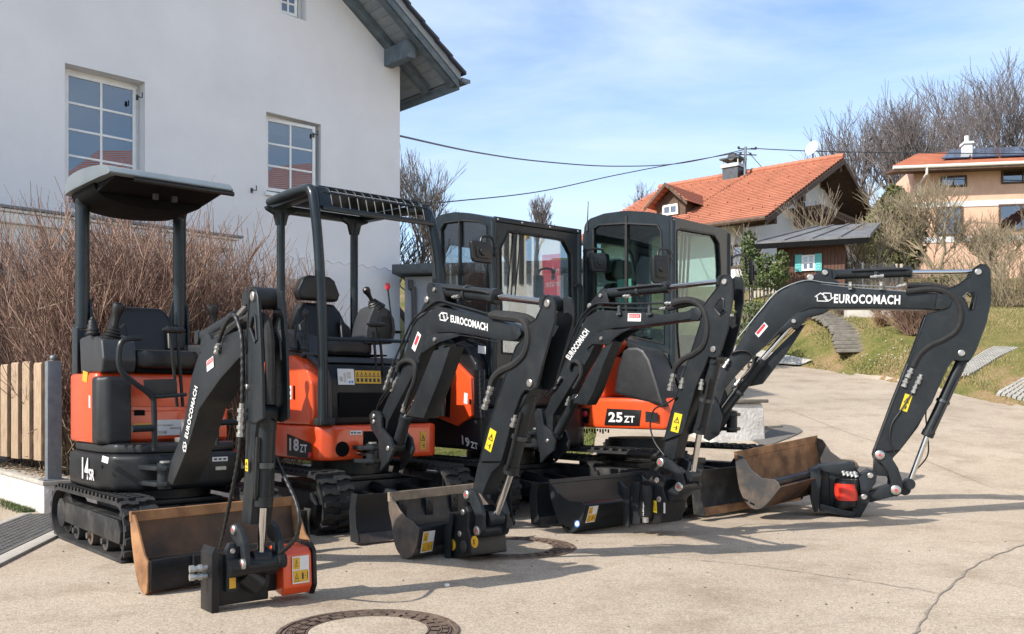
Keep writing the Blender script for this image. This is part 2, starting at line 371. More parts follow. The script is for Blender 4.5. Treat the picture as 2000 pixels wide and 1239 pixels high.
def lettering(txt, O, U, V, m, parent, name='lettering', bold=0.0, lift=None, font_depth=0.0015, shear=0.0):
    """flat raised print: O lower left corner, U along the line, V up; the words fill that box"""
    c = bpy.data.curves.new('t', 'FONT'); c.body = txt; c.offset = bold*.6; c.space_character = 1.10; c.shear = shear; c.resolution_u = 3
    ob = bpy.data.objects.new('t', c); col.objects.link(ob)
    dg = bpy.context.evaluated_depsgraph_get(); dg.update()
    me = bpy.data.meshes.new_from_object(ob.evaluated_get(dg)); bpy.data.objects.remove(ob)
    xs = [v.co.x for v in me.vertices]; ys = [v.co.y for v in me.vertices]
    x0, x1, y0, y1 = min(xs), max(xs), min(ys), max(ys)
    N = Vector(U).cross(Vector(V)).normalized() * 0.002
    inv = root_inv(parent)
    for v in me.vertices:
        a = (v.co.x - x0) / (x1 - x0); b_ = (v.co.y - y0) / (y1 - y0)
        v.co = inv @ (Vector(O) + Vector(U) * a + Vector(V) * b_ + N)
    me.materials.append(MATS[m]); me.name = name
    o = bpy.data.objects.new(name, me); col.objects.link(o); o.parent = parent
    return o
def pq(F, y, a, b_, c, d):
    """px quad (lower left, lower right, upper right, upper left) on the side plane y"""
    return [F.S(*p, y) for p in (a, b_, c, d)]
def sticker(O, U, V, m, parent, name='sticker', layout=None, lift=0.0015):
    O, U, V = Vector(O), Vector(U), Vector(V); N = U.cross(V).normalized()
    b = B(); b.prism([O + N*lift, O + U + N*lift, O + U + V + N*lift, O + V + N*lift], N * 0.0006); s = fin(b, name, m, parent, smooth=False)
    if layout:
        for nm, mm, shapes in layout:
            b = B()
            for sh in shapes:
                L = [O + U*x + V*y + N*(lift + 0.0012) for x, y in sh]; b.prism(L, N * 0.0004)
            fin(b, nm, mm, parent, smooth=False)
    return s
def rect(x0, y0, x1, y1): return [(x0,y0),(x1,y0),(x1,y1),(x0,y1)]
def tri_sign(cx, cy, w, h):
    return [[(cx-w/2,cy-h/2),(cx+w/2,cy-h/2),(cx+w*.4,cy-h*.38),(cx-w*.4,cy-h*.38)],
            [(cx-w/2,cy-h/2),(cx-w*.36,cy-h/2),(cx+w*.06,cy+h*.42),(cx,cy+h/2)],
            [(cx+w/2,cy-h/2),(cx,cy+h/2),(cx-w*.06,cy+h*.42),(cx+w*.36,cy-h/2)],
            rect(cx-w*.06, cy-h*.25, cx+w*.06, cy+h*.15)]
SAFETY = [('sticker_print', 'yellow_deep', [rect(.05,.52,.45,.95), rect(.05,.05,.95,.48)]),
          ('sticker_symbol', 'black_print', tri_sign(.25,.75,.22,.28) + tri_sign(.25,.30,.22,.26) + [rect(.55,.15,.66,.38), rect(.72,.24,.80,.28), rect(.86,.12,.92,.40), rect(.1,.08,.4,.12)])]
WARN = [('sticker_symbol', 'black_print', tri_sign(.5,.66,.74,.34) + [rect(.2,.22,.8,.25), rect(.58,.10,.72,.35)])]
# ================================================================ SETTING
W0 = Frame(0, 0, 90)                                   # world frame: x east, y ahead
W0.f = Vector((1,0,0)); W0.l = Vector((0,1,0)); W0.o = Vector((0,0,0))
def lerp_tab(t, v):
    if v <= t[0][0]: return t[0][1]
    for (a, b_), (c, d) in zip(t, t[1:]):
        if v <= c: return b_ + (d-b_)*(v-a)/(c-a)
    return t[-1][1]
BANKY = [(-3.0, 12.6), (1.2, 14.0), (1.8, 24.2), (4.0, 24.4), (6.6, 23.3), (7.56, 21.1), (8.4, 16.8), (8.6, 15.3), (9.6, 13.9), (12, 12.3), (16, 11.2), (40, 10)]
def gz(X, Y):
    z = 0.13 * math.log1p(math.exp((Y - 9.4) * 2.2)) / 2.2 if Y < 20 else 0.13 * (Y - 9.4)
    if X < -6: z *= max(0.0, 1 - (-6 - X) / 6)
    yb = lerp_tab(BANKY, X)
    s = (0.20 - 0.055*max(0, min(1, (X-7.3)/1.5))) if X > 3 else 0.14
    if Y > yb:
        d = Y - yb
        z += s * min(d, 9) + 0.10 * max(0, min(d - 9, 40)) - 0.13 * 0.4 * max(0, d - 9)
    return z
XL = [(-6, -14), (6.8, -14), (10.4, -6), (10.75, 0.2), (11.3, 1.0), (14, 1.3), (24.6, 1.6)]
XR = [(-6, 40), (10, 40), (11.2, 16), (12.3, 12), (13.9, 9.6), (15.3, 8.62), (16.8, 8.42), (19, 8.05), (21.1, 7.56), (22.4, 7.0), (23.3, 6.5), (24.2, 4.0), (24.6, 1.9)]
def on_pave(X, Y): return -6 < Y < 24.6 and lerp_tab(XL, Y) < X < lerp_tab(XR, Y)
b = B(); xs = []; ys = []
v = -200.0
while v < 260: xs.append(v); v += 0.45 if -9 < v < 22 else (1.5 if -25 < v < 50 else 12)
v = -60.0
while v < 400: ys.append(v); v += 0.45 if 8 < v < 34 else (1.5 if -8 < v < 60 else 12)
for Y in ys:
    for X in xs:
        n_ = noise.noise(Vector((X*0.5, Y*0.5, 0))) * 0.06 if Y > 15 and not on_pave(X, Y) else 0
        b.v.append(Vector((X, Y, gz(X, Y) + n_ - (0.06 if (on_pave(X, Y) or on_pave(X-.45, Y) or on_pave(X+.45, Y) or Y < 10) else 0.0) - (0.02 if X < -14 else 0))))
nx = len(xs)
b.f = [(j*nx+i, j*nx+i+1, (j+1)*nx+i+1, (j+1)*nx+i) for j in range(len(ys)-1) for i in range(nx-1)]
tag(fin(b, 'grass_ground', 'grass_ground', smooth='fast'), kind='structure')
b = B(); Y = -6.0; rows = []
while Y < 24.6:
    rows.append(Y); Y += 0.8 if Y < 6 else 0.25
rows.append(24.6)
NU = 60
for Y in rows:
    a, c = lerp_tab(XL, Y), lerp_tab(XR, Y)
    a += 0.08*noise.noise(Vector((0, Y*1.3, 3))); c += 0.08*noise.noise(Vector((5, Y*1.3, 3)))
    for i in range(NU+1):
        u = i / NU; X = a + (c-a)*u; b.v.append(Vector((X, Y, gz(X, Y))))
b.f = [(j*(NU+1)+i, j*(NU+1)+i+1, (j+1)*(NU+1)+i+1, (j+1)*(NU+1)+i) for j in range(len(rows)-1) for i in range(NU)]
tag(fin(b, 'pavement', 'asphalt_yard', smooth='fast'), kind='structure')

def sheet(name, pts, m, lift=0.004, kind='structure'):
    b = B(); ys_ = [p.y for p in pts]; y = min(ys_) + 1e-4; rows_ = []; n = len(pts); step = (max(ys_)-min(ys_)-2e-4)/24
    for k in range(25):
        yy = y + step*k; xs_ = []
        for i in range(n):
            p, q = pts[i], pts[(i+1) % n]
            if (p.y-yy)*(q.y-yy) < 0: xs_.append(p.x + (q.x-p.x)*(yy-p.y)/(q.y-p.y))
        if len(xs_) >= 2: rows_.append((yy, min(xs_), max(xs_)))
    for (ya, a, c), (yb, d, e) in zip(rows_, rows_[1:]):
        for j in range(8):
            u, w = j/8, (j+1)/8; L = [(a+(c-a)*u, ya), (a+(c-a)*w, ya), (d+(e-d)*w, yb), (d+(e-d)*u, yb)]
            b.quad(*[Vector((x_, y_, gz(x_, y_)+lift)) for x_, y_ in L])
    return tag(fin(b, name, m, smooth='fast'), kind=kind)
def crack(pts, w=0.008):
    pts = smooth_pts(pts, 8); b = B(); pr = []
    for i, p in enumerate(pts):
        t = pts[min(i+1, len(pts)-1)] - pts[max(i-1,0)]; t.z = 0; t.normalize(); nn = Vector((-t.y, t.x, 0))
        q = p + nn * rnd.uniform(-.012, .012); ww = w * rnd.uniform(.4, 1.3)
        pr.append((q + nn*ww, q - nn*ww))
    for (a, c), (d, e) in zip(pr, pr[1:]):
        b.quad(*[Vector((p.x, p.y, gz(p.x, p.y)+0.004)) for p in (a, d, e, c)])
    tag(fin(b, 'pavement_crack', 'crack_dark', smooth='fast'), kind='structure')
crack([gpt(1175,1077), gpt(1300,1090), gpt(1420,1100), gpt(1560,1118), gpt(1700,1138), gpt(1838,1160)], .004)
crack([gpt(2010,1062), gpt(1930,1092), gpt(1860,1140), gpt(1825,1185), gpt(1780,1245)], .006)
crack([gpt(1480,878), gpt(1640,905), gpt(1800,930), gpt(2010,975)], .004)
sheet('asphalt_patch', smooth_pts([at(1468,850,12.2), at(1490,835,12.6), at(1520,806,13.4), at(1545,806,13.4), at(1566,815,13.0), at(1560,828,12.7), at(1530,845,12.2), at(1495,858,11.8), at(1468,850,12.2)], 5)[:-1], 'patch_asphalt', 0.012)
sheet('gravel_path', [Vector((4.2,24.3,0)), Vector((5.6,23.6,0)), Vector((6.9,22.3,0)), Vector((7.3,22.3,0)), Vector((6.6,24.3,0)), Vector((5.6,25.3,0)), Vector((3.6,25.6,0))], 'concrete', 0.05)

# manhole covers
def manhole(x, y, r, label):
    F = Frame(x, y, 20); t = thing('manhole_cover', F, label, 'manhole cover')
    def ring(b, ra, rb, z0, z1, n=72, a0=0, a1=2*math.pi):
        k = len(b.v)
        for i in range(n+1):
            a = a0 + (a1-a0)*i/n; c, s_ = math.cos(a), math.sin(a)
            for rr, z in ((ra, z0), (ra, z1), (rb, z1), (rb, z0)): b.v.append(F.P(rr*c, rr*s_, z))
        for i in range(n):
            for j in range(4): b.f.append((k+i*4+j, k+(i+1)*4+j, k+(i+1)*4+(j+1)%4, k+i*4+(j+1)%4))
    b = B(); ring(b, r*.955, r, 0, .008); fin(b, 'outer_frame', 'cast_iron', t)
    b = B(); ring(b, r*.66, r*.94, 0, .003); fin(b, 'rim', 'cast_iron', t)
    b = B(); ring(b, r*.90, r*.915, .003, .008); ring(b, r*.80, r*.812, .003, .008); ring(b, r*.66, r*.675, .003, .008); fin(b, 'ridge', 'cast_iron', t)
    src = None
    for k, (ra, rb, nn, gap) in enumerate(((r*.825, r*.885, 34, .2), (r*.695, r*.785, 26, .25))):
        for i in range(nn):
            b = B(); a0 = 2*math.pi*i/nn; ring(b, ra, rb, .003, .0085, 2, a0, a0 + 2*math.pi/nn*(1-gap))
            fin(b, 'raised_block', 'cast_iron', t, smooth=False)
    b = B(); b.tube([F.P(0,0,.001), F.P(0,0,.006)], r*.655, 48); fin(b, 'concrete_infill', 'asphalt_yard', t)
manhole(-.58, 3.70, .365, 'round rusty manhole cover cut by the bottom edge of the photo')
manhole(-.02, 5.76, .42, 'worn round manhole cover in shadow beside the second bucket')

# drain grate
GF = Frame(-3.13, 5.35, 187); GF2 = Frame(-3.14, 5.3, 0)
def grate():
    A = gpt(0,1090); Bp = gpt(100,1042); d = (Bp - A); d.z = 0; L = 3.4; d.normalize(); nn = Vector((-d.y, d.x, 0))
    F = Frame(0, 0, 0); F.o = A - d*1.4; F.f = d; F.l = nn; 
    t = thing('drain_grate', F, 'steel drain grating let into the yard at the far left', 'drain grate')
    W_ = 0.46
    b = B(); b.box(F, 0, L, 0.0, .02, .0, .022); b.box(F, 0, L, W_-.02, W_, 0, .022); fin(b, 'frame', 'grate_steel', t, smooth=False)
    b = B(); b.box(F, 0, L, .02, W_-.02, .0015, .003); fin(b, 'channel_shade', 'deep_black', t, smooth=False)  # flat black sheet just under the bars, painted as the shade in the holes
    b = B()
    for i in range(10):
        y = .02 + (W_-.04)*i/9; b.box(F, 0, L, y-.005, y+.005, .004, .021)
    for i in range(62):
        x = L*i/61; b.box(F, x-.008, x+.006, .021, W_-.021, .006, .0205)
    g = fin(b, 'grating', 'grate_steel', t, smooth=False); g['kind'] = 'stuff'
    b = B(); b.box(F, -.2, L+.1, -.10, -.002, .0, .018)
    F2 = F; k = fin(b, 'kerb_strip', 'concrete', None, bevel=.004); tag(k, kind='structure')
    b = B(); b.box(F, -.2, L+.1, W_+.002, W_+.07, .0, .016); tag(fin(b, 'kerb_strip', 'concrete', None, bevel=.004), kind='structure')
grate()

# low wall, picket fence and post
FF = Frame(-3.80, 7.43, 41)
WH = .23
t = thing('low_wall', FF, 'low rendered garden wall under the wooden picket fence', 'wall')
b = B(); b.box(FF, -3.5, 0.02, 0, .30, -.05, WH); b.box(FF, -.29, .02, .30, 5.5, -.05, WH); fin(b, 'wall_body', 'plaster_wall', t, bevel=.008)
b = B(); b.box(FF, -3.5, .035, -.012, .315, WH+.002, WH+.035); b.box(FF, -.29, .035, .317, 5.5, WH+.002, WH+.033); fin(b, 'coping', 'concrete', t, bevel=.006)
zt = FF.front(105, 702, 0)[1]
PF = Frame(-3.80, 7.43, 41); PF.o = FF.P(-.02, .16, 0)
t = thing('fence_post', PF, 'galvanised square steel post with a ball cap at the fence end', 'fence post')
py0, pz0 = PF.front(93, 705, 0); py1, _ = PF.front(121, 705, 0); zt = pz0
b = B(); b.box(PF, -.09, 0, py0, py1, WH+.035, zt); fin(b, 'post', 'galvanised', t, bevel=.004)
b = B(); b.ball(PF.P(-.045, (py0+py1)/2, zt+.025), .028, n=14); b.cyl(PF.P(-.045,(py0+py1)/2,zt), PF.P(-.045,(py0+py1)/2,zt+.012), .02); fin(b, 'ball_cap', 'galvanised', t)
b = B(); b.box(PF, -.13, .04, py0-.04, py1+.03, WH+.035, WH+.045); fin(b, 'base_plate', 'galvanised', t, bevel=.002)
FX = Frame(0,0,49); FX.o = FF.P(-.06, .13, 0)
t = thing('picket_fence', FX, 'pale wooden picket fence standing on the low wall at far left', 'fence')
for i in range(13):
    # pickets get closer together in the picture as they recede; even spacing in the place
    x = -.10 - i * .245; w = .155
    ztop = .95 + (775-702)/1790*7.35 + rnd.uniform(-.01,.01); zb = .40 + rnd.uniform(-.012, .012)
    b = B(); b.front_prism(FX, [(0,zb),(0,ztop-.02),(0.006,ztop),(.024,ztop),(.03,ztop-.02),(.03,zb)], x-w, x)
    fin(b, 'picket', 'picket_wood', t, bevel=.004)
b = B(); b.box(FX, -3.4, -.09, .032, .065, .55, .62); b.box(FX, -3.4, -.09, .032, .065, 1.02, 1.09); fin(b, 'rail', 'picket_wood', t, bevel=.003)

# ---------------------------------------------------------------- white house on the left
HF = Frame(-1.835, 15, 44)
house = thing('white_house', HF, 'white rendered gabled house with grey painted eaves on the left', 'house')
m_r = (7.109-6.301)/(-1.117-.052)                       # roof fall along the wall
def roofz(y): return 6.30 + m_r * (y - .052)
def wall_with_holes(F, name, poly_y0, poly_y1, ztop, holes, x0, x1, m, parent, zb=-0.4):
    """wall as strips round its openings; ztop is a function of y"""
    b = B(); cuts = sorted(set([poly_y0, poly_y1] + [h[0] for h in holes] + [h[1] for h in holes] + [-6.5]))
    for a, c in zip(cuts, cuts[1:]):
        hs = sorted([h for h in holes if h[0] <= a + 1e-6 and h[1] >= c - 1e-6], key=lambda h: h[2]); z = zb
        for h in hs:
            if h[2] > z: b.front_prism(F, [(a,z),(c,z),(c,h[2]),(a,h[2])], x0, x1)
            z = h[3]
        b.front_prism(F, [(a,z),(c,z),(c,ztop(c)),(a,ztop(a))], x0, x1)
    # merge shared seams so the wall reads as one surface
    o = fin(b, name, m, parent, smooth=False)
    return o
w1 = (-5.18, -4.183, 3.24, 5.104); w2 = (-2.415, -1.494, 3.93, 5.095); w3 = (-2.19, -1.75, 6.60, 7.05)
w4 = (HF.front(566,550,0)[0], HF.front(598,550,0)[0], HF.front(580,610,0)[1], HF.front(580,563,0)[1])
w0 = (-9.2, -8.2, 3.24, 5.104)
wall_with_holes(HF, 'front_wall', -14.0, 0.0, lambda y: roofz(y) if y >= -6.5 else roofz(-13 - y), [w1, w2, w3, w4, w0], -.34, 0, 'stucco', house)
b = B(); b.box(HF, -9, -.341, -.34, 0, -.4, 6.2); b.box(HF, -9, -.341, -14, -13.7, -.4, 6.2); fin(b, 'side_wall', 'stucco', house, smooth=False)
b = B(); b.box(HF, -9, -.37, -13.65, -.37, 2.4, 2.45); b.box(HF, -2.6, -2.5, -13.65, -.37, -.4, 6.1); fin(b, 'room_interior', 'room_dark', house, smooth=False)
def window(F, parent, w, cols, rows, recess=.20, fw=.07, fr='white_wood', muntin=.028, swing=0, name='window', curtain=0.0, right_cut=0.0):
    y0, y1, z0, z1 = w; x = -recess
    wn_ = B(); 
    for r in ((y0,y0+fw,z0,z1),(y1-fw,y1,z0,z1),(y0+fw,y1-fw,z0,z0+fw),(y0+fw,y1-fw,z1-fw,z1)): wn_.box(F, x-.05, x, *r[:2], *r[2:])
    fo = fin(wn_, name, fr, parent, bevel=.004)
    # casement turned about its left edge
    iy0, iy1, iz0, iz1 = y0+fw, y1-fw-right_cut, z0+fw, z1-fw
    G = Frame(0,0,F.phi + swing); G.o = F.P(x+.004, iy0, 0); W_ = iy1-iy0
    sw = .045; b = B()
    for r in ((0,sw,iz0,iz1),(W_-sw,W_,iz0,iz1),(sw,W_-sw,iz0,iz0+sw),(sw,W_-sw,iz1-sw,iz1)): b.box(G, 0, .035, *r)
    fin(b, 'casement', fr, fo, bevel=.004)
    gy0, gy1, gz0, gz1 = sw, W_-sw, iz0+sw, iz1-sw
    for i in range(1, cols):
        y = gy0+(gy1-gy0)*i/cols; b = B(); b.box(G, .004, .030, y-muntin/2, y+muntin/2, gz0, gz1); fin(b, 'muntin', fr, fo, bevel=.003)
    for j in range(1, rows):
        z = gz0+(gz1-gz0)*j/rows; b = B(); b.box(G, .006, .028, gy0, gy1, z-muntin/2, z+muntin/2); fin(b, 'muntin', fr, fo, bevel=.003)
    for i in range(cols):
        for j in range(rows):
            b = B(); a = gy0+(gy1-gy0)*i/cols; c = gy0+(gy1-gy0)*(i+1)/cols; d = gz0+(gz1-gz0)*j/rows; e = gz0+(gz1-gz0)*(j+1)/rows
            b.box(G, .012, .016, a+.002, c-.002, d+.002, e-.002)
            fin(b, 'pane', 'window_glass', fo, smooth=False)
    if curtain:
        b = B(); b.box(G, -.06, -.05, gy0, gy1, gz1-curtain, gz1); fin(b, 'blind', 'curtain_white', fo, smooth=False)
    return fo
window(HF, house, w1, 2, 5, .20, .05)
window(HF, house, w2, 2, 3, .15, .05, swing=-7, curtain=.16, right_cut=.03)
window(HF, house, w3, 2, 2, .15, .05, swing=-6, right_cut=.05)
window(HF, house, w4, 1, 1, .12, .04, fr='grey_plastic')
window(HF, house, w0, 2, 5, .20, .05)
b = B(); b.box(HF, -.18, .05, w2[0]-.03, w2[1]+.03, w2[2]-.06, w2[2]-.002); fin(b, 'window_sill', 'white_wood', house, bevel=.01)
b = B(); b.box(HF, .003, .03, w4[0]-.12, w4[1]+.12, w4[3]+.002, w4[3]+.13); fin(b, 'lintel', 'concrete', house, bevel=.006)
for (a, c) in ((150,156), (272,192), (615,265), (495,373), (131,155)):
    y, z = HF.front(a, c, 0); b = B(); 
    if a in (150, 131): continue
    b.tube([HF.P(0,y-.03,z), HF.P(.05,y-.03,z), HF.P(.05,y+.02,z), HF.P(.05,y+.02,z+.07)], .008, 6); b.box(HF, 0, .012, y-.045, y-.015, z-.035, z+.035)
    fin(b, 'shutter_hook', 'dark_metal', house)
b = B(); y = -13.9; pts = []
while y <= 0.0: pts.append(HF.P(.003, y, 3.02 + .022*math.cos((y+.1)*2*math.pi/.215))); y += .0215
b.tube(pts, .007, 5); fin(b, 'scalloped_trim', 'stucco', house)
# porch ledge
ly1 = HF.front(470,462,.9)[0]
b = B(); b.box(HF, .0, .86, -13, ly1-.04, 2.885, 3.00); b.box(HF, 0, .90, -13, ly1, 3.002, 3.035); fin(b, 'porch_cornice', 'white_wood', house, bevel=.015)
b = B(); b.box(HF, -.0, .93, -13, ly1+.03, 3.037, 3.065); b.box(HF, .0, .6, -13, ly1-.75, 3.067, 3.13); fin(b, 'porch_sheet', 'zinc_roof', house, bevel=.004)
b = B(); b.box(HF, .05, .80, -13, ly1-.3, -.4, 2.883); fin(b, 'porch_wall', 'cream_wall', house, bevel=.01)
# rafters, soffit boards, barge boards, tiles
OVX, OVY = .81, .57
def rake(y, dz=0.0): return roofz(y) + dz
def rake_prism(name, x0, x1, ya, yb, dz0, dz1, m, bevel=.006):
    b = B(); b.front_prism(HF, [(ya, rake(ya,dz0)), (yb, rake(yb,dz0)), (yb, rake(yb,dz1)), (ya, rake(ya,dz1))], x0, x1)
    return fin(b, name, m, house, bevel=bevel)
rake_prism('rafter', .002, .16, -6.5, OVY-.10, .0, .13, 'grey_timber')
rake_prism('rafter', OVX-.17, OVX-.03, -6.5, OVY-.05, -.005, .13, 'grey_timber')
for k in range(1, 9): rake_prism('rafter', -.75*k-.06, -.75*k+.06, -.2, OVY-.10, .0, .13, 'grey_timber')
ln = math.hypot(1, m_r); y = OVY - .02; w = .155/ln
first = None
k = 0
while y > -6.2:
    b = B(); ya, yb = y-w+.006, y; b.front_prism(HF, [(ya, rake(ya,.132)), (yb, rake(yb,.132)), (yb, rake(yb,.152)), (ya, rake(ya,.152))], -6.5 if y > -.1 else -.2, OVX-.02)
    fin(b, 'soffit_board', 'soffit_paint', house, bevel=.003, seg=1); y -= w; k += 1
rake_prism('barge_board', OVX, OVX+.03, -6.5, OVY-.02, -.02, .19, 'grey_timber')
rake_prism('barge_board', OVX+.032, OVX+.055, -6.5, OVY+.0, .10, .225, 'soffit_paint')
rake_prism('roof_deck', -9, OVX-.001, -6.5, OVY+.02, .154, .19, 'grey_timber')
# purlin end
py_, pz_ = HF.front(750, 110, 0)
b = B(); b.box(HF, .0, .62, py_, py_+.16, rake(py_)-.28, rake(py_)-.012)
fin(b, 'purlin_end', 'grey_timber', house, bevel=.005)
# roof tiles: stepped courses; those by the verge single tiles
cw = .34/ln*1.0; y = OVY + .06; k = 0
while y > -6.3:
    ya = y - cw - .05
    for (xa, xb) in ((OVX-.16, OVX+.13), (OVX-.40, OVX-.165), (OVX-.64, OVX-.405)):
        b = B(); b.front_prism(HF, [(ya, rake(ya,.205)), (y, rake(y,.230)), (y, rake(y,.285)), (ya, rake(ya,.250))], xa, xb)
        fin(b, 'roof_tile', 'dark_tile', house, bevel=.006, seg=1)
    y -= cw; k += 1
b = B(); y = OVY + .06
while y > -6.3:
    ya = y - cw - .05
    b.front_prism(HF, [(ya, rake(ya,.205)), (y, rake(y,.235)), (y, rake(y,.262)), (ya, rake(ya,.235))], -9.2, OVX-.645); y -= cw
fin(b, 'roof_covering', 'dark_tile', house, smooth=False)['kind'] = 'stuff'
# far slope of the roof
b = B(); yr = -6.5; b.add([HF.P(-9.2,yr,rake(yr,.2)), HF.P(OVX,yr,rake(yr,.2)), HF.P(OVX,-14.6,rake(yr,.2)-5.6), HF.P(-9.2,-14.6,rake(yr,.2)-5.6)], [(0,1,2,3)]); b2 = B(); b2.prism(b.v, (0,0,.06)); fin(b2, 'rear_roof_slope', 'dark_tile', house, smooth=False)
# gutter
gy, gzv = OVY + .075, rake(OVY) + .135
b = B(); b.box(HF, -9, OVX-.002, OVY-.0, OVY+.022, rake(OVY)-.03, rake(OVY)+.15); fin(b, 'fascia_board', 'grey_timber', house, bevel=.003)
b = B(); n_ = 9; prof = [(gy + .085*math.cos(math.pi + math.pi*i/(n_-1)), gzv + .085*math.sin(math.pi + math.pi*i/(n_-1))) for i in range(n_)]
prof += [(p[0]*1 + (-.006 if p[0] > gy else .006), p[1]+.006) for p in reversed(prof)]
b.front_prism(HF, prof, -9, OVX+.10); b.box(HF, OVX+.10, OVX+.106, gy-.085, gy+.085, gzv-.06, gzv+.0); fin(b, 'gutter', 'zinc_roof', house, ang=50)

# ---------------------------------------------------------------- grey garage behind the cabs
SF = Frame(0, 0, 0); SA = at(790, 520, 14.6); SB = at(1000, 505, 13.4)
SF.o = Vector((SA.x, SA.y, 0)); dd = Vector((1.95, -.35, 0)).normalized(); SF.l = dd; SF.f = Vector((dd.y, -dd.x, 0))
g = thing('garage', SF, 'low grey rendered garage with a dark flat roof behind the cabs', 'garage')
b = B(); b.box(SF, -3.5, 0, 0, 3.3, .2, 2.86); fin(b, 'wall', 'grey_wall', g, bevel=.01)
b = B(); b.top_prism(SF, [(-3.7,-.14),(.22,-.14),(.22,3.45),(-3.7,3.45)], 2.88, 3.03); fin(b, 'roof', 'dark_metal', g, bevel=.01)
b = B(); q0 = SF.P(.07, .12, 2.8); b.tube(smooth_pts([q0, q0 - Vector((0,0,.15)), SF.P(.05,.17,2.5), SF.P(.05,.17,.3)], 4), .04, 8); fin(b, 'downpipe', 'grey_plastic', g)
b = B(); b.box(SF, .004, .02, 2.45, 2.55, .3, 2.82); fin(b, 'white_board', 'white_wood', g, smooth=False)

# sales building across the road: outside the frame, mirrored in the cab glass
RF = Frame(9.2, 3.2, 270); RF.l = Vector((-0.25, .968, 0)); RF.f = Vector((-.968, -.25, 0))
NB = Frame(19.0, 8.0, 270)
nb_ = thing('neighbour_house', NB, 'tall house with a red tiled roof mirrored in the lower panes of the open window', 'house')
b = B(); b.box(NB, -9, -.6, -12, 8, -.5, 8.8); fin(b, 'wall', 'cream_wall', nb_, smooth=False)
b = B()
for k in range(22):
    x0_, x1_ = .2 - 6*k/22, .2 - 6*(k+1)/22 - .05; z0_, z1_ = 8.6 + 3.7*k/22, 8.6 + 3.7*(k+1)/22
    b.prism([NB.P(x0_,-13,z0_+.07), NB.P(x1_,-13,z1_), NB.P(x1_,-13,z1_+.04), NB.P(x0_,-13,z0_+.13)], NB.l*24)
fin(b, 'roof', 'tile_red', nb_, smooth=False)
sh = thing('sales_building', RF, 'building with corrugated fascia and red sign, mirrored in the third cab windscreen', 'building')
b = B(); b.box(RF, -4, 0, -7, 8, -.2, 4.4); fin(b, 'wall', 'cream_wall', sh, smooth=False)
b = B()
for i in range(66): b.prism([RF.P(.01,-7+.15*i,2.95), RF.P(.01,-7+.15*i+.10,2.95), RF.P(.06,-7+.15*i+.05,2.95)], (0,0,1.5))
fin(b, 'corrugated_fascia', 'sheet_grey', sh, smooth=False)
b = B(); b.box(RF, .02, .08, 2.95, 4.4, 2.62, 3.42); sg = fin(b, 'red_sign', 'red_print', sh, smooth=False)
lettering('Forst- und', RF.P(.083, 3.75, 3.08), RF.l*-.60, Vector((0,0,.13)), 'white_print', sh)
lettering('Gartengeräte', RF.P(.083, 3.80, 2.82), RF.l*-.78, Vector((0,0,.15)), 'white_print', sh)

# low white block with flagstone cap
KF = Frame(0,0,20); kp = at(1452, 850, 12.2); KF.o = Vector((kp.x+.02, kp.y+.3, gz(kp.x, kp.y)))
t = thing('gate_pillar', KF, 'short white rendered block with a stone cap beside the road', 'pillar')
b = B(); b.side_prism(KF, [(-.30,-.3),(.34,-.3),(.28,.42),(.24,.50),(-.24,.50)], -.62, .20)
fin(b, 'block', 'plaster_wall', t, bevel=.03, seg=3)
b = B(); b.top_prism(KF, [(-.28,-.64),(.28,-.64),(.30,-.1),(.29,.27),(-.27,.24)], .502, .55); fin(b, 'cap_stone', 'stone_slab', t, bevel=.012)
b = B(); e0 = at(1480, 785, 13.0); e1 = at(1527, 806, 13.2); e0.z = gz(e0.x, e0.y)-.04; e1.z = gz(e1.x, e1.y)-.06
nn = Vector((.08,.2,0)); b.prism([e0, e1, e1+nn, e0+nn], (0,0,.10)); tag(fin(b, 'kerb_stone', 'stone_slab', None, bevel=.02), kind='structure')
# ---------------------------------------------------------------- fence, steps, paths on the bank
def ray_ground(px, py, y0=11.0, y1=60.0):
    y = y0
    while y < y1:
        p = at(px, py, y)
        if p.z <= gz(p.x, p.y): return Vector((p.x, p.y, gz(p.x, p.y)))
        y += .05
    p = at(px, py, y1); return p
fa = ray_ground(1466, 590); fb = ray_ground(1770, 598)
fd = (fb - fa); fl = math.hypot(fd.x, fd.y); FG = Frame(0,0,0); FG.o = Vector((fa.x, fa.y, 0)); FG.l = Vector((fd.x, fd.y, 0)).normalized(); FG.f = Vector((FG.l.y, -FG.l.x, 0))
t = thing('picket_fence', FG, 'weathered grey picket fence along the top of the grass bank', 'fence')
b = B(); b.box(FG, -.012, .012, 0, .075, 0, 1.0); proto = fin(b, 'picket', 'grey_picket', t, smooth=False); n_ = int(fl/.135)
for i in range(n_):
    y = .135*i; p = FG.P(0, y, 0); z = gz(p.x, p.y) + .12
    M = Matrix.Translation((0, y, z)) @ Matrix.Rotation(rnd.uniform(-.03,.03), 4, 'X')
    if i == 0: proto.matrix_local = M
    else: piece(proto, t, M)
b = B()
for i in range(0, n_-1):
    y = .135*i; p = FG.P(0,y,0); q = FG.P(0,y+.135,0)
    for h in (.35, .9):
        b.prism([FG.P(-.035,y,gz(p.x,p.y)+h), FG.P(-.035,y+.135,gz(q.x,q.y)+h), FG.P(-.035,y+.135,gz(q.x,q.y)+h+.07), FG.P(-.035,y,gz(p.x,p.y)+h+.07)], FG.f*.02)
fin(b, 'rail', 'brown_wood', t, smooth=False)
b = B()
for i in range(0, n_, 14):
    y = .135*i; p = FG.P(0,y,0); b.box(FG, -.12, -.03, y-.04, y+.05, gz(p.x,p.y)-.1, gz(p.x,p.y)+1.15)
fin(b, 'post', 'white_wood', t, smooth=False)
ga, gb_ = ray_ground(1655, 622), ray_ground(1830, 625)
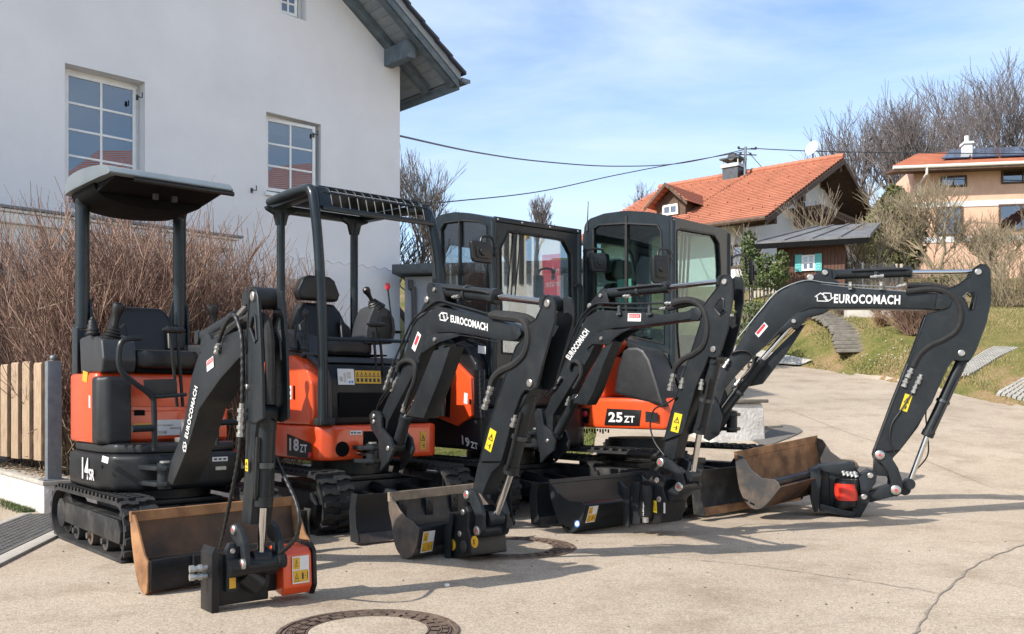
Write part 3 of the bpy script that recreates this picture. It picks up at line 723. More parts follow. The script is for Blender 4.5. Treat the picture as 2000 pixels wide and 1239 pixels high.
b = B(); b.prism([ga+Vector((0,0,-.2)), gb_+Vector((0,0,-.2)), gb_+Vector((0,0,.32)), ga+Vector((0,0,.32))], (0,.25,0)); tag(fin(b, 'garden_wall', 'concrete', None, bevel=.01), 'low concrete garden wall in front of the grey picket fence', 'wall')
# steps
SFm = Frame(0,0,0)
st = None
cl = smooth_pts([ray_ground(1668, 690), ray_ground(1662, 668), ray_ground(1655, 648), ray_ground(1635, 630), ray_ground(1610, 617)], 4)
SFm.o = cl[0].copy(); st = thing('garden_steps', SFm, 'flight of weathered flat steps climbing the grass bank', 'steps')
SFI = root_inv(st)
Lc = [0]
for a, c in zip(cl, cl[1:]): Lc.append(Lc[-1] + (c-a).length)
ns = 15
for i in range(ns):
    s_ = Lc[-1]*i/(ns-1)
    for j in range(len(cl)-1):
        if Lc[j+1] >= s_ - 1e-6: break
    u = (s_-Lc[j])/max(1e-6, Lc[j+1]-Lc[j]); p = cl[j].lerp(cl[j+1], u); d = (cl[j+1]-cl[j]); d.z = 0; d.normalize(); nn = Vector((d.y, -d.x, 0))
    wv = rnd.uniform(.37, .45); dp = .19; p.z = gz(p.x, p.y) + .03
    p.z -= .05; b = B(); b.prism([p-nn*wv-d*dp, p+nn*wv-d*dp, p+nn*wv+d*dp*.8, p-nn*wv+d*dp*.8], (0,0,.09)); b2 = b
    fin(b, 'step', 'stone_slab', st, bevel=.012, seg=1)
# paver paths
def paver_path(corners, nu, nv, label):
    A, Bq, C_, D = corners; F = Frame(0,0,0); F.o = A.copy(); t = thing('paver_path', F, label, 'path')
    for i in range(nu):
        for j in range(nv):
            def q(u, v):
                p = (A*(1-u)+Bq*u)*(1-v) + (D*(1-u)+C_*u)*v; return Vector((p.x, p.y, gz(p.x,p.y)-.01))
            g_ = .20; u0, u1, v0, v1 = (i+g_)/nu, (i+1-g_*.3)/nu, (j+g_)/nv, (j+1-g_*.3)/nv
            b = B(); b.prism([q(u0,v0), q(u1,v0), q(u1,v1), q(u0,v1)], (0,0,.04)); fin(b, 'paver', 'paver', t, smooth=False)
paver_path([ray_ground(1850,752), ray_ground(1892,735), ray_ground(1990,682), ray_ground(1940,680)], 8, 22, 'grass paver path on the bank, the farther and longer one')
paver_path([ray_ground(1942,778), ray_ground(2050,800), ray_ground(2090,735), ray_ground(2020,728)], 10, 10, 'grass paver path cut by the right edge of the photo')

# ---------------------------------------------------------------- red roofed house
RH = Frame(8.3, 30, 0); RH.l = Vector((.647,.763,0)); RH.f = Vector((.763,-.647,0))      # l across the gable, f towards us along the ridge
rh = thing('red_roofed_house', RH, 'white farmhouse with a big red tiled roof, dormer and balcony', 'house')
hw = 6.9; ez = 6.8; rz = 10.12; L = 8.15
def rr(y): return ez + (rz-ez)*(1-abs(y-hw)/hw)
b = B()
b.front_prism(RH, [(.9,2.5),(2*hw-.9,2.5),(2*hw-.9,rr(2*hw-.9)-.2),(hw,rz-.2),(.9,rr(.9)-.2)], -1.55, -1.25)
b.box(RH, -L+1.2, -1.25, .9, 1.15, 2.5, rr(.9)-.2); b.box(RH, -L+1.0, -1.25, 2*hw-1.15, 2*hw-.9, 2.5, rr(.9)-.2)
b.front_prism(RH, [(.9,2.5),(2*hw-.9,2.5),(2*hw-.9,rr(2*hw-.9)-.2),(hw,rz-.2),(.9,rr(.9)-.2)], -L+1.0, -L+1.2)
fin(b, 'wall', 'white_wall', rh, smooth=False)
# tiled slopes: saw-tooth courses
for side in (0, 1):
    b = B(); N_ = 30
    for k in range(N_):
        a, c = hw*k/N_, hw*(k+1)/N_ + .03
        if side: a, c = 2*hw-a, 2*hw-c
        b.front_prism(RH, [(a, rr(a)+.05), (c, rr(c)+.0), (c, rr(c)+.03), (a, rr(a)+.09)], -L, 0)
    if side == 0:
        rows_ = 26; cols_ = 10
        for k in range(4, rows_, 5):
            for j in range(cols_*2):
                y = hw*k/rows_ + (.1 if j % 2 else 0); x = -L + L*(j+.5)/(cols_*2)
                b.box(RH, x-.015, x+.015, y-.05, y+.03, rr(y)+.05, rr(y)+.105)
    o = fin(b, 'roof', 'tile_red', rh, smooth=False)
b = B()
for k in range(28):
    x = -L*k/28; b.tube([RH.P(x, hw, rz+.07), RH.P(x-L/28-.03, hw, rz+.10)], .13, 8)
fin(b, 'ridge_tile', 'tile_red', rh)
b = B(); 
for y0, y1 in ((0, hw), (hw, 2*hw)):
    b.front_prism(RH, [(y0,rr(y0)-.22),(y1,rr(y1)-.22),(y1,rr(y1)-.02),(y0,rr(y0)-.02)], -.03, .04)
    b.front_prism(RH, [(y0,rr(y0)-.12),(y1,rr(y1)-.12),(y1,rr(y1)-.02),(y0,rr(y0)-.02)], -L, -.05)
for k in range(4):
    y = hw*(.12+.76*k/3); 
fin(b, 'eaves_timber', 'brown_wood', rh, smooth=False)
b = B()
for y in (1.0, 3.4, hw, 10.4, 12.8): b.box(RH, -1.25, -.1, y-.1, y+.1, rr(y)-.5, rr(y)-.24)
fin(b, 'purlin', 'brown_wood', rh, smooth=False)
b = B(); b.tube([RH.P(-L,-.1,ez-.02), RH.P(0.05,-.1,ez-.02)], .08, 8); fin(b, 'gutter', 'brown_wood', rh)
# gable windows, door, balcony (front plane x=-1.25)
def gp2(px, py): return RH.front(px, py, -1.25)
def simple_win(F, parent, y0, y1, z0, z1, x, fr='brown_wood', cols=2, rows=1, glassm='window_glass', fw=.08):
    b = B()
    for r in ((y0,y0+fw,z0,z1),(y1-fw,y1,z0,z1),(y0+fw,y1-fw,z0,z0+fw),(y0+fw,y1-fw,z1-fw,z1)): b.box(F, x, x+.05, *r)
    fo = fin(b, 'window', fr, parent, smooth=False)
    b = B()
    for i in range(1, cols): y = y0+(y1-y0)*i/cols; b.box(F, x+.004, x+.046, y-.025, y+.025, z0+fw, z1-fw)
    for j in range(1, rows): z = z0+(z1-z0)*j/rows; b.box(F, x+.008, x+.042, y0+fw, y1-fw, z-.02, z+.02)
    if b.v: fin(b, 'muntin', fr, fo, smooth=False)
    b = B(); b.box(F, x+.012, x+.02, y0+fw, y1-fw, z0+fw, z1-fw); fin(b, 'pane', glassm, fo, smooth=False)
    b = B(); b.box(F, x+.002, x+.006, y0+.02, y1-.02, z0+.02, z1-.02); fin(b, 'dark_inside', 'room_dark', fo, smooth=False)
    return fo
ya, za = gp2(1550, 388); yb, zb = gp2(1570, 425); simple_win(RH, rh, ya, yb, zb-.5, za, -1.25, cols=1)
ya, za = gp2(1592, 393); yb, zb = gp2(1612, 425); simple_win(RH, rh, ya, yb, zb, za, -1.25, fr='white_wood', cols=1, glassm='curtain_white')
ya, za = gp2(1602, 357); yb, zb = gp2(1612, 372); simple_win(RH, rh, ya, yb, zb, za, -1.25, cols=1)
ya, za = gp2(1540, 425); yb, zb = gp2(1640, 448)
b = B(); b.box(RH, -1.25, .0, ya, yb+2, zb-.05, zb+.05)
for k in range(34): y = ya + (yb+2-ya)*k/34; b.box(RH, -.02, .01, y, y+.10, zb-.02, za+.02)
b.box(RH, -.04, .03, ya, yb+2, za+.02, za+.09); fin(b, 'balcony', 'brown_wood', rh, smooth=False)
b = B(); b.box(RH, -1.24, -1.2, RH.front(1512,440,-1.25)[0], RH.front(1560,440,-1.25)[0], RH.front(1530,420,-1.25)[1], RH.front(1530,395,-1.25)[1]+.4); 
# side window under the eave, facing left
def gs(px, py): return RH.side(px, py, .9)
xa, za = gs(1427, 480); xb, zb = gs(1472, 520)
def side_win(F, parent, x0, x1, z0, z1, y, fr='brown_wood', cols=2, rows=2):
    b = B(); fw = .08
    for r in ((x0,x0+fw,z0,z1),(x1-fw,x1,z0,z1),(x0+fw,x1-fw,z0,z0+fw),(x0+fw,x1-fw,z1-fw,z1)): b.box(F, r[0], r[1], y-.06, y, r[2], r[3])
    for i in range(1, cols): x = x0+(x1-x0)*i/cols; b.box(F, x-.025, x+.025, y-.055, y-.01, z0+fw, z1-fw)
    for j in range(1, rows): z = z0+(z1-z0)*j/rows; b.box(F, x0+fw, x1-fw, y-.05, y-.012, z-.02, z+.02)
    fo = fin(b, 'window', fr, parent, smooth=False)
    b = B(); b.box(F, x0+fw, x1-fw, y-.03, y-.02, z0+fw, z1-fw); fin(b, 'pane', 'window_glass', fo, smooth=False)
    b = B(); b.box(F, x0+.03, x1-.03, y-.008, y-.003, z0+.02, z1-.02); fin(b, 'dark_inside', 'room_dark', fo, smooth=False)
side_win(RH, rh, min(xa,xb), max(xa,xb), zb, za, .9)
# dormer
DF = Frame(0,0,0); DF.o = RH.P(0,0,0); DF.l = RH.l; DF.f = RH.f
dx0, _ = RH.side(1283, 410, 1.6); dx1, _ = RH.side(1330, 410, 1.6)
dxc = (dx0+dx1)/2; dw = .62; dyf = 1.75; dzb = rr(dyf)+.05
_, dzt = RH.side(1305, 380, dyf)
b = B(); b.box(RH, dxc-dw, dxc+dw, dyf, dyf+2.2, dzb-.3, dzt-.35); b.prism([RH.P(dxc-dw,dyf,dzt-.35), RH.P(dxc+dw,dyf,dzt-.35), RH.P(dxc,dyf,dzt+.12)], RH.l*2.2); fin(b, 'dormer_wall', 'brown_wood', rh, smooth=False)
b = B()
for sgn in (-1, 1):
    for k in range(6):
        u0, u1 = k/6, (k+1)/6+.03; A_ = dw+.3
        q = lambda u, dz: RH.P(dxc+sgn*A_*(1-u), dyf-.4, dzt-.5+.75*u+dz)
        b.prism([q(u0,.06), q(u1,.02), q(u1,.05), q(u0,.10)], RH.l*3.0)
fin(b, 'dormer_roof', 'tile_red', rh, smooth=False)
b = B(); b.prism([RH.P(dxc-.92,dyf-.43,dzt-.6), RH.P(dxc,dyf-.43,dzt+.22), RH.P(dxc+.92,dyf-.43,dzt-.6), RH.P(dxc+.92,dyf-.43,dzt-.48), RH.P(dxc,dyf-.43,dzt+.36), RH.P(dxc-.92,dyf-.43,dzt-.48)], RH.l*.03); fin(b, 'barge_board', 'brown_wood', rh, smooth=False)
side_win(RH, rh, dxc-.33, dxc+.33, dzb+.05, dzt-.40, dyf, fr='white_wood', cols=2, rows=1)
# chimney
cx0, cz0 = RH.side(1411, 356, hw-.6); cx1, _ = RH.side(1441, 346, hw-.6); _, cz1 = RH.side(1425, 327, hw-.6); _, cz2 = RH.side(1425, 318, hw-.6)
b = B(); x0, x1 = min(cx0,cx1), max(cx0,cx1); b.box(RH, x0, x1, hw-.6, hw-.05, rr(hw-.6)-.3, cz1); ch = fin(b, 'chimney', 'dark_metal', rh, smooth=False)
b = B(); b.box(RH, x0-.06, x1+.06, hw-.66, hw+.01, cz1+.002, cz1+.14)
for x in (x0, x1): b.box(RH, x-.02, x+.02, hw-.6, hw-.56, cz1+.14, cz1+.34); b.box(RH, x-.02, x+.02, hw-.1, hw-.06, cz1+.14, cz1+.34)
fin(b, 'chimney_collar', 'zinc', ch, smooth=False)
b = B(); b.box(RH, x0-.1, x1+.1, hw-.68, hw+.03, cz1+.342, cz1+.40); b.tube([RH.P(x1-.25,hw-.68,cz1+.42), RH.P(x1-.25,hw+.03,cz1+.42)], .17, 12); fin(b, 'chimney_cowl', 'dark_metal', ch)
# roof mast for the overhead line
mx_, mz_ = RH.side(1455, 292, hw-.45)
mast = RH.P(mx_, hw-.45, 0); Yd = mast.y
MF = Frame(mast.x, mast.y, 0, rr(hw-.45))
t = thing('roof_mast', MF, 'thin grey power mast rising from the red tiled roof', 'mast')
top = at(1456, 287, Yd)
b = B(); b.cyl(Vector((mast.x,mast.y,rr(hw-.45)-.1)), top, .055, 8); fin(b, 'pole', 'galvanised', t)
b = B()
for dz in (.08, .32): b.tube([top+Vector((-.3,0,-dz)), top+Vector((.45,0,-dz-.02))], .025, 5)
for dx, dz in ((-.28,.08),(.42,.10),(.2,.34),(-.2,.34)): b.ball(top+Vector((dx,0,-dz+.05)), .06, n=6)
fin(b, 'insulator', 'dark_metal', t)
b = B(); b.tube([top+Vector((.1,0,-.2)), RH.P(mx_+.0, hw-.45, rr(hw-.5))+Vector((1.1,.2,.1))], .015, 4); fin(b, 'stay_wire', 'dark_metal', t)
# satellite dish
dp_ = at(1587, 290, 36.5); dF = Frame(dp_.x, dp_.y, 0, 0)
t = thing('satellite_dish', dF, 'white round satellite dish on a pole above the red roof ridge', 'satellite dish')
b = B(); n_ = 20
dn = Vector((-.75,-.6,.35)).normalized(); du = dn.cross(Vector((0,0,1))).normalized(); dv = du.cross(dn)
rings = [(0,.0),(.12,.01),(.2,.03),(.27,.06)]
k0 = len(b.v); b.v.append(dp_)
for rr_, dd_ in rings[1:]:
    for i in range(n_): a = 2*math.pi*i/n_; b.v.append(dp_ + (du*math.cos(a)*rr_ + dv*math.sin(a)*rr_*1.1 + dn*dd_)*1.02)
for i in range(n_): b.f.append((0, 1+i, 1+(i+1)%n_))
for j in range(2):
    for i in range(n_): a = 1+j*n_; b.f.append((a+i, a+n_+i, a+n_+(i+1)%n_, a+(i+1)%n_))
fin(b, 'dish', 'white_print', t)
b = B(); b.cyl(dp_+Vector((.03,.05,-.1)), dp_+Vector((.05,.1,-1.1)), .03, 6); b.tube([dp_-dv*.25, dp_+dn*.35-dv*.1], .012, 4); fin(b, 'pole', 'dark_metal', t)
# overhead wires
def wire(pts, r, label):
    b = B(); b.tube(smooth_pts(pts, 10), r, 5); tag(fin(b, 'overhead_wire', 'dark_metal', None), label, 'wire')
wire([at(781,266,15.2), at(930,298,20), at(1060,316,25), at(1200,325,30), at(1330,319,34.5), at(1452,293,Yd)], .018, 'black overhead wire from the white house corner to the roof mast')
wire([at(800,400,24), at(890,393,26), at(1050,375,29), at(1200,343,32), at(1330,318,34.5), at(1452,297,Yd)], .017, 'black overhead wire dipping behind the cab roofs to the mast')
wire([at(1466,290,Yd), at(1600,296,37), at(1800,299,36), at(2080,301,35)], .02, 'black overhead wire running right from the roof mast')

# ---------------------------------------------------------------- brown hut
KX = at(1478, 470, 24.5)
HU = Frame(0,0,0); HU.o = Vector((at(1517,600,25).x, 25, 0)); HU.l = Vector((.93,-.37,0)).normalized(); HU.f = Vector((HU.l.y, -HU.l.x, 0))
hu = thing('wooden_hut', HU, 'dark brown timber hut with a grey sheet roof and turquoise shutters', 'hut')
def hz(px, py): return HU.front(px, py, 0)
y1_, _ = hz(1650, 520); z0_ = 3.2; _, zr = hz(1517, 480); _, zr2 = hz(1650, 466)
zr = 5.05
b = B(); b.box(HU, -2.8, -.03, .02, y1_, 2.4, zr); fin(b, 'wall', 'hut_wood', hu, smooth=False)
nb = 20
for k in range(nb):
    b = B(); a = y1_*k/nb; b.box(HU, -.028, 0, a+.004, a+y1_/nb-.004, 2.4, zr); fin(b, 'wall_board', 'hut_wood', hu, smooth=False)
ya, za = hz(1553, 500); yb, zb = hz(1605, 528); w_ = yb-ya
sw_ = w_*.25
simple_win(HU, hu, ya+sw_, yb-sw_, zb, za, .004, fr='white_wood', cols=2, rows=2, fw=.05)
for a in (ya, yb-sw_):
    b = B(); b.box(HU, .03, .06, a, a+sw_, zb-.02, za+.02); 
    for k in range(6): z = zb + (za-zb)*(k+.5)/6; b.box(HU, .06, .07, a+.03, a+sw_-.03, z-.03, z+.03)
    fin(b, 'shutter', 'turquoise', hu, smooth=False)
b = B(); A0 = HU.P(.45, -.5, zr+.02); A1 = HU.P(.45, y1_+.6, zr+.02); A2 = HU.P(-3.0, y1_+.9, zr+.95); A3 = HU.P(-3.0, .9, zr+.95)
for k in range(4):
    u0, u1 = k/4+.003, (k+1)/4-.003; q = B(); q.prism([A0.lerp(A1,u0), A0.lerp(A1,u1), A3.lerp(A2,u1), A3.lerp(A2,u0)], (0,0,.05)); fin(q, 'roof_sheet', 'sheet_grey', hu, smooth=False)
for k in range(5): u = k/4; b.prism([A0.lerp(A1,u)-HU.l*.03, A0.lerp(A1,u)+HU.l*.03, A3.lerp(A2,u)+HU.l*.03, A3.lerp(A2,u)-HU.l*.03], (0,0,.085))
fin(b, 'roof_seam', 'sheet_grey', hu, smooth=False)
b = B(); b.prism([A0-Vector((0,0,.14)), A1-Vector((0,0,.14)), A1-Vector((0,0,.0)), A0-Vector((0,0,.0))], HU.f*.03); fin(b, 'fascia', 'deep_black', hu, smooth=False)

# ---------------------------------------------------------------- salmon house upper right
OH = Frame(0,0,0); OA = at(1785, 345, 38); OH.o = Vector((OA.x, OA.y, 0)); OH.l = Vector((.985,-.17,0)).normalized(); OH.f = Vector((OH.l.y, -OH.l.x, 0))
oh = thing('salmon_house', OH, 'salmon rendered house with white bands and solar panels on its roof', 'house')
def oz(px, py): return OH.front(px, py, 0)
_, ezz = oz(1785, 340)
b = B(); b.box(OH, -7, 0, 0, 13, 2, ezz+.3); fin(b, 'wall', 'salmon_wall', oh, smooth=False)
for (pa, pb) in (((1785,402),(1995,388)), ((1790,470),(1995,458))):
    _, z = oz(*pa); b = B(); b.box(OH, .003, .03, 0, 13, z-.12, z+.12); fin(b, 'white_band', 'white_print', oh, smooth=False)
for (x0_, y0_, x1_, y1__) in ((1836,345,1888,365),(1955,332,2040,357),(1828,405,1880,460),(1950,400,2040,450)):
    ya, za = oz(x0_, y0_); yb, zb = oz(x1_, y1__); simple_win(OH, oh, ya, yb, zb, za, .004, fr='brown_wood', cols=2, rows=1)
eL, eR = OH.P(.8, -1.0, ezz+.10), OH.P(.8, 13.6, ezz+.10); tL, tR = OH.P(-5.5, 1.6, ezz+2.15), OH.P(-5.5, 13.6, ezz+2.15)
for k in range(12):
    u0, u1 = k/12, (k+1)/12; b = B(); b.prism([eL.lerp(tL,u0)+Vector((0,0,.06)), eR.lerp(tR,u0)+Vector((0,0,.06)), eR.lerp(tR,u1), eL.lerp(tL,u1)], (0,0,.06)); fin(b, 'tile_course', 'tile_red', oh, smooth=False)
b = B(); b.prism([eL-Vector((0,0,.16)), eR-Vector((0,0,.16)), OH.P(0,13.6,ezz-.0), OH.P(0,-1.2,ezz-.0)], (0,0,.10)); fin(b, 'soffit', 'brown_wood', oh, smooth=False)
b = B(); b.tube([eL, eR], .07, 8); g0 = eL+OH.l*1.3; b.tube([g0, g0-Vector((0,0,.3)), OH.P(.1,.15,ezz-.5), OH.P(.1,.15,ezz-3)], .05, 6); fin(b, 'gutter', 'cream_wall', oh)
for r_ in range(2):
    for k in range(11):
        u0, u1 = .12+k*.08, .12+k*.08+.075; v0, v1 = .2+.38*r_, .2+.38*r_+.36
        q = lambda u, v: eL.lerp(eR,u).lerp(tL.lerp(tR,u), v) + Vector((0,0,.17))
        b = B(); b.prism([q(u0,v0), q(u1,v0), q(u1,v1), q(u0,v1)], (0,0,.05)); fin(b, 'solar_panel', 'solar_panel', oh, smooth=False)
ya, za = oz(1916, 305); yb, zb = oz(1932, 282)
b = B(); b.box(OH, -2.6, -2.1, ya, yb, ezz+.3, zb+.6); b.box(OH, -2.66, -2.04, ya-.05, yb+.05, zb+.602, zb+.70); b.cyl(OH.P(-2.35,(ya+yb)/2,zb+.7), OH.P(-2.35,(ya+yb)/2,zb+1.0), .1, 8); fin(b, 'chimney', 'white_print', oh, smooth=False)
#print('fence', fa, fb, 'steps', cl[0], cl[-1], 'wall', ga, gb_)
# ================================================================ EXCAVATORS
def hose(parent, pts, r=.012, m='hose_black', name='hose', ribs=False, k=6, n=8):
    P_ = smooth_pts(pts, k)
    if ribs:
        L = []; rs = []
        dist = 0
        for a, c in zip(P_, P_[1:]):
            steps = max(1, int((c-a).length/.008))
            for i in range(steps):
                L.append(a.lerp(c, i/steps)); dist += 1; rs.append(r*(1.16 if (dist//2) % 2 else .92))
        b = B(); b.tube(L, rs, n); return fin(b, name, m, parent, ang=60)
    b = B(); b.tube(P_, r, n); return fin(b, name, m, parent)
def pin(parent, c, axis, r, h, name='pin', m='steel_pin'):
    b = B(); b.tube([c - axis*.002, c + axis*h*.7, c + axis*h], [r, r, r*.8], 16)
    p = fin(b, name, m, parent)
    return p
def bolt(parent, c, axis, r=.012, m='zinc'):
    b = B(); b.cyl(c, c + axis*r*.8, r, 6); return fin(b, 'bolt', m, parent, smooth=False)
def fitting(parent, a, c, r=.014):
    a, c = Vector(a), Vector(c); d = c - a; b = B()
    b.tube([a, a+d*.3, a+d*.3, a+d*.5, a+d*.5, a+d*.75, a+d*.75, c], [r*.8, r*.8, r*1.25, r*1.25, r*.9, r*.9, r*1.2, r*1.2], 8); return fin(b, 'hose_fitting', 'zinc', parent)
def ram(parent, F, y, a, c, d, rb, rr, name='cylinder', clips=True, tail=0):
    """hydraulic ram on plane y: barrel from px a to px c, rod from c to px d"""
    A, C_, D = F.S(*a, y), F.S(*c, y), F.S(*d, y); ax = (C_-A).normalized()
    b = B(); b.tube([A, A+ax*.03, A+ax*.03, C_-ax*.05, C_-ax*.05, C_-ax*.005, C_], [rb*.8, rb*.9, rb, rb, rb*1.12, rb*1.12, rb*.95], 20)
    o = fin(b, name, 'boom_paint', parent)
    b = B(); b.cyl(C_, D, rr, 16); fin(b, 'rod', 'chrome', o)
    b = B(); b.cyl(D - F.l*rb*1.1, D + F.l*rb*1.1, rb*1.0, 16); b.cyl(A - F.l*rb*1.1, A + F.l*rb*1.1, rb*1.0, 16); fin(b, 'rod_eye', 'boom_paint', o)
    if clips:
        off = F.l * (-rb*1.05) + F.P(0,0,0)*0
        side = ax.cross(F.l).normalized()
        p0, p1 = A + ax*(C_-A).length*.25, C_ - ax*.06
        hose(o, [p0 - F.l*rb*1.25 + side*rb*.5, p1 - F.l*rb*1.25 + side*rb*.5, p1 - F.l*rb*.8], .008, name='steel_pipe')
        b = B(); q = A + ax*(C_-A).length*.55; b.tube([q-ax*.012, q+ax*.012], rb*1.22, 16); fin(b, 'clamp', 'dark_metal', o)
    return o
def outline(F, px, y): return [F.side(a, c, y) for a, c in px]

# ---- rubber tracks with separate tread blocks
def make_track(root, F, L, Hh, yc, W_, zb=0.0, name='track', nl=36, xc=0.0):
    r = Hh/2; half = L/2 - r; r2 = r*.86
    prof = []
    N_ = 10
    for i in range(N_+1): a = -math.pi/2 + math.pi*i/N_; prof.append((xc+half+r2*math.cos(a) + (r-r2), zb+r+ (r2 + (r-r2)*(1 if True else 0))*math.sin(a)))
    for i in range(N_+1): a = math.pi/2 + math.pi*i/N_; prof.append((xc-half+r*math.cos(a), zb+r+r*math.sin(a)))
    th = .022; n = len(prof); cen = []
    inner = []
    for i, (x, z) in enumerate(prof):
        a, c = prof[i-1], prof[(i+1) % n]; t = Vector((c[0]-a[0], c[1]-a[1])).normalized(); inner.append((x - t.y*th, z + t.x*th) )
    # outline runs counter-clockwise, so the inward normal is (-t.z, t.x)
    b = B(); k = 0
    for y0 in (yc-W_/2, yc+W_/2):
        for x, z in prof: b.v.append(F.P(x, y0, z))
        for x, z in inner: b.v.append(F.P(x, y0, z))
    for i in range(n):
        j = (i+1) % n; a = 0; o = 2*n
        b.f += [(i, j, j+o, i+o), (i+n, i+n+o, j+n+o, j+n), (i, i+n, j+n, j), (i+o, j+o, j+n+o, i+n+o)]
    tr = fin(b, name, 'rubber_track', root, ang=40)
    # walk the outline
    seg = [0]
    for i in range(n): a, c = prof[i], prof[(i+1) % n]; seg.append(seg[-1] + math.hypot(c[0]-a[0], c[1]-a[1]))
    proto = None
    Finv = root_inv(root) @ F.mat()
    for k in range(nl):
        s_ = seg[-1]*k/nl; i = max(j for j in range(n) if seg[j] <= s_); u = (s_-seg[i])/(seg[i+1]-seg[i]); a, c = prof[i], prof[(i+1)%n]
        x, z = a[0]+(c[0]-a[0])*u, a[1]+(c[1]-a[1])*u; t = Vector((c[0]-a[0], c[1]-a[1])).normalized()
        if proto is None:
            b = B(); Z = Frame(0,0,90); Z.f = Vector((1,0,0)); Z.l = Vector((0,1,0)); w = W_/2
            pts = lambda sg: [(-.020, 0.0), (.018, 0.0), (.018, sg*w*.35), (.004, sg*w*.62), (.016, sg*w*.99), (-.018, sg*w*.99), (-.026, sg*w*.60), (-.014, sg*w*.33)]
            for sg in (-1, 1): 
                off = .012*sg
                b.top_prism(Z, [(px_+off, py_) for px_, py_ in pts(sg)], -.001, .022)
            me = bpy.data.meshes.new('track_lug'); me.from_pydata([tuple(p) for p in b.v], [], b.f); me.materials.append(MATS['rubber_track'])
            bm = bmesh.new(); bm.from_mesh(me); bmesh.ops.recalc_face_normals(bm, faces=bm.faces); bm.to_mesh(me); bm.free(); proto = me
        o = bpy.data.objects.new('track_lug', proto); col.objects.link(o); o.parent = tr
        ang = math.atan2(t.y, t.x)
        # outward normal = (t.z, -t.x); local z must point outward, local x along the belt
        M = Matrix(((t.x, 0, t.y, x), (0, 1, 0, yc), (t.y, 0, -t.x, z), (0,0,0,1)))
        M2 = Matrix(((-t.x, 0, t.y, x), (0, -1, 0, yc), (-t.y, 0, -t.x, z), (0,0,0,1)))
        o.matrix_local = Finv @ M2
    # frame, sprocket, idler, rollers
    sgn = -1 if yc < 0 else 1; yo = yc + sgn*W_*.5
    b = B(); b.side_prism(F, [(xc-half+.02, zb+r*.62), (xc+half+.02, zb+r*.62), (xc+half+.05,zb+r*1.0), (xc+half-.02, zb+r*1.42), (xc-half+.02, zb+r*1.42)], yc-W_*.30, yc+W_*.34 if sgn > 0 else yc+W_*.30)
    b.side_prism(F, [(xc-half+.12, zb+r*.70), (xc+half+.04, zb+r*.58), (xc+half+.06,zb+r*1.0), (xc+half-.0, zb+r*1.38), (xc-half+.12, zb+r*1.46)], yo-sgn*.035, yo-sgn*.012)
    fin(b, 'track_frame', 'scuffed_black', tr, bevel=.006)
    b = B(); c0 = F.P(xc-half, yc-W_*.33, zb+r); b.tube([c0, F.P(xc-half, yo-sgn*.02, zb+r)] if sgn > 0 else [F.P(xc-half, yo-sgn*.02, zb+r), F.P(xc-half, yc+W_*.33, zb+r)], r*.55, 24); b.cyl(F.P(xc-half, yc-W_*.2, zb+r), F.P(xc-half, yc+W_*.2, zb+r), r*.80, 20); fin(b, 'drive_sprocket', 'scuffed_black', tr)
    b = B(); b.cyl(F.P(xc+half+.02, yc-W_*.22, zb+r), F.P(xc+half+.02, yc+W_*.22, zb+r), r*.82, 24); fin(b, 'idler_wheel', 'scuffed_black', tr)
    for i in range(3):
        x = xc - half*.45 + half*.50*i; b = B(); b.cyl(F.P(x, yc-W_*.36, zb+.085), F.P(x, yc+W_*.36, zb+.085), .058, 16); b.cyl(F.P(x, yo-sgn*.03, zb+.085), F.P(x, yo-sgn*.005, zb+.085), .02, 10); fin(b, 'road_roller', 'worn_steel', tr)
    return tr
